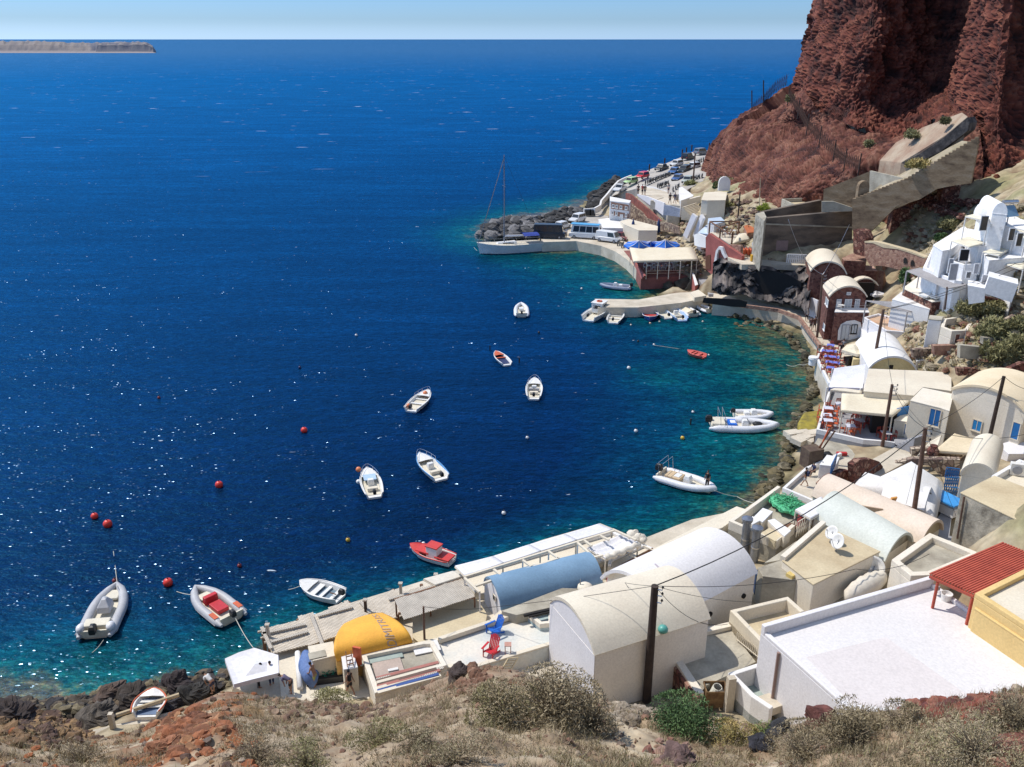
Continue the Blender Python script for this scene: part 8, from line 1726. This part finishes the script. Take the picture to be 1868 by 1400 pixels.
for zn, L_, z, tb, chp, nc in sets:
    freeze(tb); freeze(chp); ft = fcx = True; base_a = random.Random(len(L_)).uniform(-.3, .3)-.25
    for (x, y) in L_:
        p = U(zn, x, y, z);
        if ft: tb.location = p; tb.rotation_euler.z = base_a; ft = False
        else: dup(tb, p, base_a)
        for k in range(nc):
            a = base_a+k*math.pi*2/nc+(0 if nc != 2 else .2); q_ = p+Vector((math.cos(a)*.72, math.sin(a)*.72, 0))
            if fcx: chp.location = q_; chp.rotation_euler.z = a+math.pi; fcx = False
            else: dup(chp, q_, a+math.pi+random.uniform(-.2, .2))
drop_flags()
def deckchair(p, rz, m, label):
    r = local(thing('deck_chair', p, label, 'deck chair', None, rz))
    for i in range(5): MB().bar((.28-i*.125, -.28, .40-i*.05), (.28-i*.125, .28, .40-i*.05), .11, .025).build('seat_slat', m, r)
    b_ = MB()
    for i in range(6): y = -.26+i*.104; hh = .82+.12*math.sin(math.pi*i/5); b_.bar((-.26, y, .2), (-.26-.42*hh/1.0, y*1.1, .2+hh), .085, .02)
    b_.build('backrest', m, r)
    for s_ in (1, -1):
        MB().box((.02, s_*.37, .60), (.78,.13,.03)).build('armrest', m, r); MB().box((.32, s_*.33, .29), (.09,.03,.60)).build('front_leg', m, r); MB().bar((.30, s_*.31, .33), (-.62, s_*.31, .03), .03, .12).build('rear_leg', m, r)
    del r['_local']; return r
deckchair(U('b',715,1050,3.03), R(215), mat('vivid blue paint', (.01,.13,.55), .45), 'vivid blue wooden deck chair on the white washed terrace')
deckchair(U('b',690,1225,3.03), R(240), mat('crimson chair paint', (.58,.02,.03), .45), 'crimson wooden deck chair on the white washed terrace')
rt = local(thing('side_stool', U('b',830,1205,3.02), 'small reddish stool beside the crimson deck chair', 'stool')); MB().box((0,0,.62), (.42,.42,.04)).build('seat', mat('worn pink top', (.52,.28,.22), .7), rt)
for a in (-1,1):
    for b in (-1,1): MB().box((a*.17, b*.17, .3), (.045,.045,.6)).build('leg', mat('stool red', (.35,.10,.06), .6), rt)
drop_flags()
# ladder and boards behind terrace
a, b = U('t',430,155,2.6), U('t',475,80,3.2); m = MB(); m.bar(a, b, .06, .05); m.bar(a+Vector((.6,.1,0)), b+Vector((.6,.1,0)), .06, .05)
for i in range(5): m.bar(a.lerp(b, i/4), a.lerp(b, i/4)+Vector((.6,.1,0)), .04, .04)
m.build('ladder', CR2, label='short broken ladder leaning at the terrace edge', cat='ladder')
# bollard
MB().lathe(U('f',262,262,2.2), [(.5,-.2),(.5,.5),(.6,.55),(.55,.8),(.1,.85)], 12).build('bollard', WH, label='white mooring bollard at the bend of the blue table quay', cat='bollard', smooth=40)
# ================= rocks
def rock(mb, c, r, rnd, col, sq=.7, n=9):
    b = len(mb.v); m_ = n//2+1; off = Vector((rnd.uniform(0,99), rnd.uniform(0,99), 0)); sx, sy = rnd.uniform(.7,1.3), rnd.uniform(.7,1.3); ang = rnd.uniform(0, 6.3)
    for i in range(m_+1):
        t = math.pi*i/m_
        for j in range(n):
            a = 2*math.pi*j/n+.3*i; d = Vector((math.sin(t)*math.cos(a)*sx, math.sin(t)*math.sin(a)*sy, math.cos(t)*sq)); k = 1+.5*noise.noise(d*1.3+off)+.28*noise.noise(d*3+off)+(.13*noise.noise(d*7+off)+.06*noise.noise(d*14+off) if n > 9 else 0)
            d = Matrix.Rotation(ang, 3, 'Z') @ d; mb.v.append(c+d*r*k); q = .8+.5*noise.noise(d*2.5+off); mb.c.append((*(x*q for x in col), 1))
    for i in range(m_):
        for j in range(n): mb.f.append((b+i*n+j, b+(i+1)*n+j, b+(i+1)*n+(j+1)%n, b+i*n+(j+1)%n))
def rockset(name, pts, m, kind='stuff', **k):
    mb = MB(); mb.c = [];
    for c, r, rnd, col in pts: rock(mb, c, r, rnd, col)
    return mb.build(name, m, fix=False, kind=kind, origin=(0,0,0), **k)
rnd = random.Random(11); L_ = []
poly = [(125,650),(230,575),(360,545),(520,545),(640,520),(760,480),(860,490),(760,560),(560,600),(540,660),(400,655),(290,690),(180,670)]
def inpoly(x, y, P):
    c = False; j = len(P)-1
    for i in range(len(P)):
        if (P[i][1] > y) != (P[j][1] > y) and x < (P[j][0]-P[i][0])*(y-P[i][1])/(P[j][1]-P[i][1])+P[i][0]: c = not c
        j = i
    return c
n = 0
while n < 330:
    x, y = rnd.uniform(110, 880), rnd.uniform(470, 730)
    if not inpoly(x, y, poly): continue
    n += 1; edge_ = min(1, abs(y-(690-(x-125)*.27))/60); z = rnd.uniform(.2, 2.6); p = U('m', x, y, z); g_ = rnd.choice([.05,.07,.10,.15,.24]); L_.append((p, rnd.uniform(.6, 1.7), rnd, (g_, g_*.97, g_*.98)))
rockset('breakwater_boulders', L_, CLF)
L_ = []
for i in range(70):
    t = rnd.random(); a = Vector(((1000 if t < .5 else 1060)+t*60, 0, 0)); x, y = rnd.uniform(930, 1110), 0; y = 455-(x-930)*1.0+rnd.uniform(-25, 40); z = rnd.uniform(-.3, 3.2); g_ = rnd.choice([.03,.05,.08]); L_.append((U('m', x, y, z), rnd.uniform(.7, 1.6), rnd, (g_, g_*.95, g_*.95)))
rockset('headland_rocks', L_, CLF)
for i, (x, y, r_) in enumerate(((980,405,2.6),(950,450,2.),(1030,350,2.4),(1065,305,1.7))):
    mb = MB(); mb.c = []; rock(mb, U('m', x, y, .9), r_*1.05, rnd, (.045,.042,.042), .8, 16); mb.build('black_outcrop', CLF, fix=False, label=['broad black rock mass under the curving white wall','black rock lobe nearest the black bins','black rock crag beside the pickup end of the white wall','small topmost black crag by the white sea wall'][i], cat='rock')
# rocks along the inner coast, as low rubble at the water line
coast = [(1250,528),(1290,548),(1340,575),(1400,588),(1440,606),(1466,640),(1480,672),(1494,705),(1478,735),(1462,775),(1448,800),(1436,845),(1410,885),(1385,905)]
L_ = []
for i in range(400):
    k = rnd.randrange(len(coast)-1); t = rnd.random(); x = coast[k][0]+(coast[k+1][0]-coast[k][0])*t; y = coast[k][1]+(coast[k+1][1]-coast[k][1])*t
    d = abs(rnd.gauss(0, 1)); x -= d*13; y += (d*6 if k < 5 else 0)+rnd.gauss(0, 4); z = max(-.3, .3-d*.6)+rnd.uniform(-.15, .15); col = rnd.choice([(.10,.085,.045),(.15,.12,.06),(.05,.045,.03),(.09,.075,.04),(.2,.17,.11)]); L_.append((U('p', x, y, z), rnd.uniform(.15, .6)*(1.2-d*.2 if d < 3 else .5), rnd, col))
rockset('shore_rocks', L_, CLF)
L_ = []
for i in range(420):
    x = rnd.uniform(-40, 420); y = 1296-(x*.06 if x > 130 else 0)-(max(0, x-130)*.10)+rnd.gauss(0, 8); z = rnd.uniform(-.25, .3)+max(0, (y-1275)*.02); col = rnd.choice([(.09,.07,.05),(.05,.045,.045),(.16,.12,.08),(.22,.18,.11)]); L_.append((U('p', x, y, z), rnd.uniform(.15, .6), rnd, col))
rockset('shore_rocks', L_, RKN)
for i, (x, y, r_, c_, lb) in enumerate(((610,1040,1.9,(.13,.11,.09),'large grey rounded rock at the head of the slipway'),(1075,840,1.7,(.06,.045,.045),'dark pointed rock behind the hauled out boat'),(1180,905,1.9,(.045,.04,.035),'black rock right of the hauled out boat'),(800,920,1.5,(.07,.055,.045),'brown rock left of the hauled out boat'),(1250,840,1.1,(.06,.05,.045),'dark rock next to the stooping person'),(670,895,1.2,(.12,.08,.06),'reddish brown rock in the foam'),(1060,960,1.2,(.05,.045,.05),'black rock below the hauled out boat'),(930,1050,.7,(.06,.05,.05),'small dark rock on the slipway edge'))):
    mb = MB(); mb.c = []; rock(mb, U('o', x, y, .4), r_*.62, rnd, c_, .75, 30); mb.build('shore_boulder', RKN, fix=False, label=lb, cat='rock')
mb = MB(); mb.c = []
for x, y, r_ in ((820,290,2.0),(760,260,1.4),(860,270,1.2),(700,300,1.1)): rock(mb, U('h', 780+(x-780)*1.0, 1075+(y-280)*.5, .5), r_, rnd, (.12,.10,.07), .7, 14)
mb.build('inlet_rock', CLF, fix=False, smooth=True, label='brown rock mound between the harbour restaurant and the jetty', cat='rock')
tag(MB().prism([U('f', *p, 1.2) for p in ((150,700),(190,630),(330,610),(345,640),(285,790),(150,775))], -1, 1.2).build('algae_ledge', ROG, bevel=.3), kind='structure')
root = thing('broken_quay_blocks', U('f',180,820,.8), 'row of broken tan stone slabs jutting into the water', 'stone slabs')
for i in range(8): x = 110+i*26; MB().box(U('f', x, 800+(i%3)*24, 1.3-.1*(i%2)), (1.5,1.2,.5), .3+.2*(i%3), ('X', .08*(i%3-1))).build('slab', COL2, root)
tag(MB().prism([U('o', *p, 1.0) for p in ((550,1110),(700,1075),(880,1040),(1060,990),(1085,1010),(860,1110),(690,1160),(600,1150))], -.5, 1.0).build('slipway', COL2), kind='structure')
MB().tube([U('o',708,1018,1.5), U('o',1090,892,1.7)], .13, 7).build('timber_skid', CR2, label='pale timber pole lying across the rocks under the hauled out boat', cat='timber')
MB().box(U('o',683,1070,1.5), (.25,.25,1.5)).build('slip_post', COL2, label='short concrete post at the left of the slipway', cat='post')
# pale submerged boulder
# ================= vegetation
def foliage(mb, c, rx, ry, rz, n, leaf, cols, rnd, clump=9, up=.3, twig=0):
    cl = [(Vector((rnd.gauss(0,.5), rnd.gauss(0,.5), abs(rnd.gauss(.1,.5)))), rnd.random()) for _ in range(clump)]
    for i in range(n):
        k, tn = cl[rnd.randrange(clump)]; d = Vector((rnd.gauss(0,1), rnd.gauss(0,1), rnd.gauss(0,1))).normalized()*rnd.random()**.4*.55; q = k+d
        if q.length > 1.25: q *= 1.25/q.length
        if q.z < -.1: q.z = -.1*rnd.random()
        p = c+Vector((q.x*rx, q.y*ry, q.z*rz)); a = Vector((rnd.gauss(0,1), rnd.gauss(0,1), rnd.gauss(up,1))).normalized(); b = a.cross(Vector((rnd.gauss(0,1), rnd.gauss(0,1), rnd.gauss(0,1)))).normalized()
        l = leaf*rnd.uniform(.6, 1.5); w_ = l*(.32 if twig == 0 else .12); h = len(mb.v); mb.v += [p-b*w_*.5, p+b*w_*.5, p+a*l+b*w_*.3, p+a*l-b*w_*.3]; mb.f.append((h, h+1, h+2, h+3))
        t = min(1, max(0, .5*tn+.3*(q.z+.2)+rnd.gauss(.1,.16))); co = ncol(cols, t); mb.c += [(*co, 1)]*4
def shrub(p, rx, ry, rz, n, leaf, cols, label, seed, name='shrub', twigs=60, cat='shrub', clump=14, fill=True, tw=0, group=None):
    rnd = random.Random(seed); rt = thing(name, p, label, cat, group); mb = MB(); mb.c = []; foliage(mb, p+Vector((0,0,.15)), rx, ry, rz, n, leaf, cols, rnd, clump, twig=tw); mb.build('foliage', FOL, rt, fix=False)
    t = MB(); t.c = []
    for i in range(twigs):
        a = rnd.uniform(0, 6.28); e = rnd.uniform(.3, 1.); q = p+Vector((math.cos(a)*rx*e*.9, math.sin(a)*ry*e*.9, rz*rnd.uniform(.3, 1.15))); n0 = len(t.v); t.tube([p, p.lerp(q, .5)+Vector((0,0,rz*.12)), q], [.022,.014,.006], 4, cap=False); t.c += [(.30,.24,.17,1)]*(len(t.v)-n0)
    t.build('stems', FOL, rt, fix=False); return rt
DRY = [(.08,.06,.035),(.19,.15,.085),(.29,.235,.14),(.37,.30,.19),(.42,.35,.23)]
OLV = [(.08,.075,.03),(.17,.16,.07),(.27,.25,.11),(.36,.33,.17)]
GRNS = [(.015,.035,.015),(.04,.085,.03),(.09,.16,.055),(.16,.25,.10)]
YGR = [(.10,.08,.02),(.26,.22,.07),(.42,.34,.13),(.50,.38,.16)]
def mH(x, y): return onhill(x, y)
def pm(p): return F/ (p-Vector((0,0,H))).length
def SH_(x, y, wpx, hpx, n, cols, label, seed, leaf=.11, **k):
    p = mH(x, y); s = pm(p); shrub(p, wpx/2/s, wpx/2/s*.8, hpx/s*.85, n, leaf, cols, label, seed, **k)
SH_(1010, 1318, 150, 92, 9000, DRY, 'big grey dry bush in front of the tall vaulted house', 1, .10, twigs=160, clump=26)
SH_(925, 1320, 110, 76, 6000, OLV[:3]+DRY[2:4], 'olive tinted left neighbour of the big grey dry bush', 2, .09, twigs=120, clump=20)
SH_(1075, 1330, 90, 60, 4200, DRY, 'lower right neighbour of the big grey dry bush, by the fence', 3, .09, twigs=80, clump=16)
SH_(1243, 1335, 112, 62, 9500, GRNS, 'bright green leafy bush by the concrete post', 4, .09, twigs=40, clump=26)
SH_(1336, 1350, 76, 28, 3000, YGR, 'yellowish dry bush right of the green one', 5, .08)
SH_(1400, 1338, 44, 22, 1500, [(.05,.08,.02),(.16,.22,.06),(.30,.36,.12)], 'small fresh green tuft before the big white house', 6, .06)
SH_(1567, 1318, 90, 34, 3600, DRY, 'grey dry bush overlapping the edge of the broad white roof, left', 7, .07)
SH_(1640, 1330, 84, 40, 3800, DRY, 'grey dry bush overlapping the edge of the broad white roof, right', 8, .07)
SH_(1548, 1362, 96, 50, 5200, DRY[:4], 'darker dry bush below the pair at the white roof edge', 9, .07)
SH_(1468, 1386, 110, 56, 5200, DRY, 'broad dry bush right of the black stone', 10, .06)
SH_(1772, 1392, 150, 66, 6500, DRY[1:]+OLV[2:], 'wide olive grey bush at the lower right', 11, .06)
SH_(1845, 1320, 74, 66, 4200, DRY[:4], 'dry bush climbing the right picture edge', 12, .06)
SH_(692, 1372, 96, 40, 5200, OLV, 'low olive green bush below the plank store', 13, .06)
SH_(760, 1376, 66, 30, 2600, DRY, 'small grey bush right of the low olive one', 14, .06)
SH_(470, 1398, 110, 48, 4600, DRY[1:], 'pale twiggy bush at the bottom edge, left of centre', 15, .06)
SH_(560, 1410, 80, 40, 3000, OLV, 'olive bush cut by the bottom edge', 16, .06)
SH_(830, 1398, 120, 40, 4200, DRY[1:]+OLV[1:2], 'sparse bush at the bottom edge before the big dry bush', 17, .06)
SH_(640, 1318, 30, 18, 800, DRY, 'little grey tuft under the walking man', 18, .05)
SH_(150, 1392, 80, 36, 2600, DRY, 'straggly grey bush among the rusty rocks', 19, .06)
SH_(880, 1275, 70, 30, 1800, DRY, 'low grey bush on the brow left of the big one', 21, .07)
p = U('a', 900, 1080, 2.0); shrub(p+Vector((.3,-1.,.0)), 1.3, .8, 1.3, 4200, .10, OLV[1:]+[(.44,.42,.20)], 'feathery olive tamarisk bush at the edge of the work yard', 22, clump=18)
for i, (x, y, w_, h_, lb) in enumerate(((1560,800,300,75,'long olive shrub on the slope below the hotel'),(1640,960,220,90,'olive shrub right of the grey wall stub'),(1790,930,160,70,'olive shrub at the right edge below the hotel'),(1700,1160,220,150,'large olive shrub above the red wall at the right'),(1810,1110,120,90,'olive shrub by the right edge above the red wall'),(1300,160,130,70,'grey green shrub on the terraces left of the hotel'),(1230,250,60,30,'small green shrub beside the hotel stair'),(980,560,110,80,'dark green bush beside the pinkish gable wall'))):
    g_ = TG('g', x, y); s = pm(g_)*4.17; shrub(g_, w_/2/s*1.0, w_/2/s*.8, h_/s*.9, 3600, .32, OLV if i < 6 else GRNS, lb, 40+i, clump=16, twigs=20)
for i, (zn, x, y, w_, h_, c_, lb) in enumerate((('h',1130,330,160,60,OLV,'olive shrub behind the bell wall'),('h',1110,490,200,50,[(.12,.10,.04),(.26,.24,.08),(.36,.34,.12)],'grassy mound in the red planter garden'),('h',1420,520,80,45,[(.10,.14,.02),(.28,.34,.04),(.40,.44,.08)],'bright yellow green shrub by the grey room'),('h',760,600,190,40,[(.20,.19,.08),(.36,.35,.15),(.42,.40,.20)],'patch of dry yellow grass before the long stairs'),('h',880,325,90,30,[(.16,.16,.06),(.34,.34,.14)],'yellow grass tuft below the car park'),('h',1700,400,90,50,OLV[:3],'dark shrub at the foot of the red slope'),('i',1230,770,90,40,OLV,'olive shrub on the dusty ledge, the larger'),('i',1000,820,40,25,OLV,'olive shrub on the red slope by the fence'),('i',560,565,40,30,OLV,'small pale shrub at the top of the slope fence'),('i',1430,690,40,25,OLV[:3],'small dark shrub high on the dusty ledge'),('i',1280,940,120,40,YGR,'dry grass on top of the stepped ramp'),('h',1060,350,40,40,GRNS,'dark green shrub against the red slope foot'))):
    g_ = TG(zn, x, y) if zn == 'h' else UD('i', x, y, {6:131,7:146,8:158,9:125,10:122}.get(i, 130)); s = pm(g_)*ZN[zn][2]; shrub(g_+Vector((0,0,-.1)), w_/2/s, w_/2/s*.8, h_/s*.8, 1500, .3, c_, lb, 60+i, clump=12, twigs=10)
# low dry growth and stones on the terraces around the hotel
rnd = random.Random(21); mb = MB(); mb.c = []; L_ = []
for i in range(1500):
    x, y = rnd.uniform(930, 1868-0)*0+rnd.uniform(950, 2000), rnd.uniform(-30, 1250)
    g_ = TG('g', x, y) if i % 1 == 0 else None
    if g_.z < 5 or g_.z > 26: continue
    if i % 2: foliage(mb, g_, .5, .5, .35, 16, .22, rnd.choice([OLV, DRY, YGR]), rnd, 3)
    else: c_ = rnd.choice([(.24,.12,.08),(.40,.34,.23),(.34,.28,.19),(.50,.43,.31)]); L_.append((g_+Vector((0,0,.1)), rnd.uniform(.15, .6), rnd, c_))
for i in range(900):
    x, y = rnd.uniform(560, 1500), rnd.uniform(430, 1000); g_ = TG('h', x, y)
    if g_.z < 2.6 or g_.z > 15: continue
    if i % 3 == 0: foliage(mb, g_, .5, .5, .3, 14, .2, rnd.choice([OLV, YGR]), rnd, 3)
    else: L_.append((g_+Vector((0,0,-.1)), rnd.uniform(.15, .5), rnd, rnd.choice([(.30,.20,.14),(.20,.12,.09),(.38,.31,.22),(.13,.11,.10)])))
mb.build('terrace_scrub', FOL, fix=False, kind='stuff', origin=(0,0,0)); rockset('terrace_rubble', L_, CLF)
# near hillside: dry scrub, straw and stones
mb = MB(); mb.c = []; L_ = []; rnd = random.Random(31)
for i in range(19000):
    x = rnd.uniform(-150, 2050); t = rnd.random()**.8; ye = edge(x)[0]; p = hill(x, t); p = p+Vector((0,0,hdisp(p)*min(1, .35+t*6)))
    dn = noise.noise(p*.22+Vector((4,4,4)))+.35*noise.noise(p*.9)
    if x < 420 and dn < .05 and rnd.random() < .8: continue
    if dn > -.25 and rnd.random() < .8:
        cs = DRY[1:] if rnd.random() < .65 else (OLV if rnd.random() < .5 else [(.34,.27,.16),(.48,.40,.26),(.55,.46,.3)])
        k = rnd.randint(7, 14); s_ = rnd.uniform(.12, .34)
        for j in range(k):
            b = Vector((rnd.gauss(0,.12), rnd.gauss(0,.12), 0)); tip = b+Vector((rnd.gauss(0,.5)*s_, rnd.gauss(0,.5)*s_, s_*rnd.uniform(.5,1.3))); w_ = .008+.006*rnd.random(); h = len(mb.v); sd = Vector((rnd.gauss(0,1), rnd.gauss(0,1), 0)).normalized()*w_
            mb.v += [p+b-sd, p+b+sd, p+tip]; mb.f.append((h, h+1, h+2)); co = ncol(cs, rnd.random()); mb.c += [(*co, 1)]*3
mb.build('dry_scrub', FOL, fix=False, kind='stuff', origin=(0,0,0))
for i in range(5200):
    x = rnd.uniform(-150, 2050); t = rnd.random(); p = hill(x, t); p = p+Vector((0,0,hdisp(p)*min(1, .35+t*6)))
    if noise.noise(p*.4+Vector((9,1,4))) < -.15 and rnd.random() < .7: continue
    c_ = rnd.choice([(.30,.21,.14),(.22,.12,.08),(.42,.33,.24),(.19,.14,.11),(.33,.20,.13)]);
    if x < 480 and rnd.random() < .6: c_ = rnd.choice([(.38,.13,.05),(.30,.17,.08),(.12,.07,.05)])
    L_.append((p, rnd.choice([.03,.03,.05,.06,.08,.13]) * (1.6 if x < 480 or t < .15 else 1), rnd, c_))
mb = MB(); mb.c = []
for c, r, rn, col in L_: rock(mb, c, r, rn, col, .7, 6)
mb.build('loose_stones', RKN, fix=False, kind='stuff', origin=(0,0,0))
L_ = []
for x0_, y0_, n, sp, cols in ((1760,1300,120,90,[(.24,.07,.045),(.30,.12,.08),(.15,.05,.04)]),(1700,1295,60,60,[(.24,.07,.045),(.30,.12,.08)]),(1850,1360,90,40,[(.2,.07,.05),(.3,.14,.1)]),(1220,1375,50,50,[(.3,.14,.11),(.36,.22,.17)]),(340,1340,260,55,[(.34,.13,.06),(.24,.10,.05),(.40,.20,.1)]),(860,1240,110,50,[(.2,.10,.06),(.3,.17,.11)]),(640,1300,60,60,[(.2,.11,.07),(.16,.1,.08)]),(1140,1300,110,40,[(.4,.33,.25),(.3,.24,.18)]),(560,1300,60,90,[(.22,.13,.09),(.32,.22,.15)]),(80,1330,260,90,[(.20,.12,.06),(.32,.20,.10),(.12,.07,.05)])):
    for i in range(n):
        x, y = x0_+rnd.gauss(0, sp*.45), y0_+rnd.gauss(0, 16); p = mH(x, max(y, edge(x)[0]+1)); L_.append((p, rnd.uniform(.08, .3)*(1.4 if x0_ < 400 else 1), rnd, rnd.choice(cols)))
rockset('red_rubble', L_, RKN)
for i, (x, y, r_, c_, lb) in enumerate(((330,1345,.65,(.30,.11,.05),'orange lava outcrop at the lower left, the biggest'),(355,1325,.5,(.22,.09,.05),'dark orange rock on top of the lava outcrop'),(300,1375,.55,(.34,.15,.08),'pale orange rock at the foot of the lava outcrop'),(1423,1335,.55,(.04,.04,.045),'black stone before the small green tuft'),(1390,1362,.6,(.035,.035,.045),'black jagged stone below the other black one'),(1505,1305,.6,(.16,.06,.05),'dark red rock at the corner of the big white house'),(840,1235,.7,(.07,.05,.045),'dark brown rock at the brow by the terrace edge'),(15,1320,1.3,(.05,.035,.03),'dark hollowed rock at the left picture edge'),(1240,1385,.5,(.16,.10,.09),'mauve brown stone below the green bush'))):
    p = mH(x, max(y, edge(x)[0]+2)); mb = MB(); mb.c = []; rock(mb, p+Vector((0,0,r_*.2)), r_, random.Random(70+i), c_, .7, 34); mb.build('hillside_rock', RKN, fix=False, label=lb, cat='rock')
drop_flags()
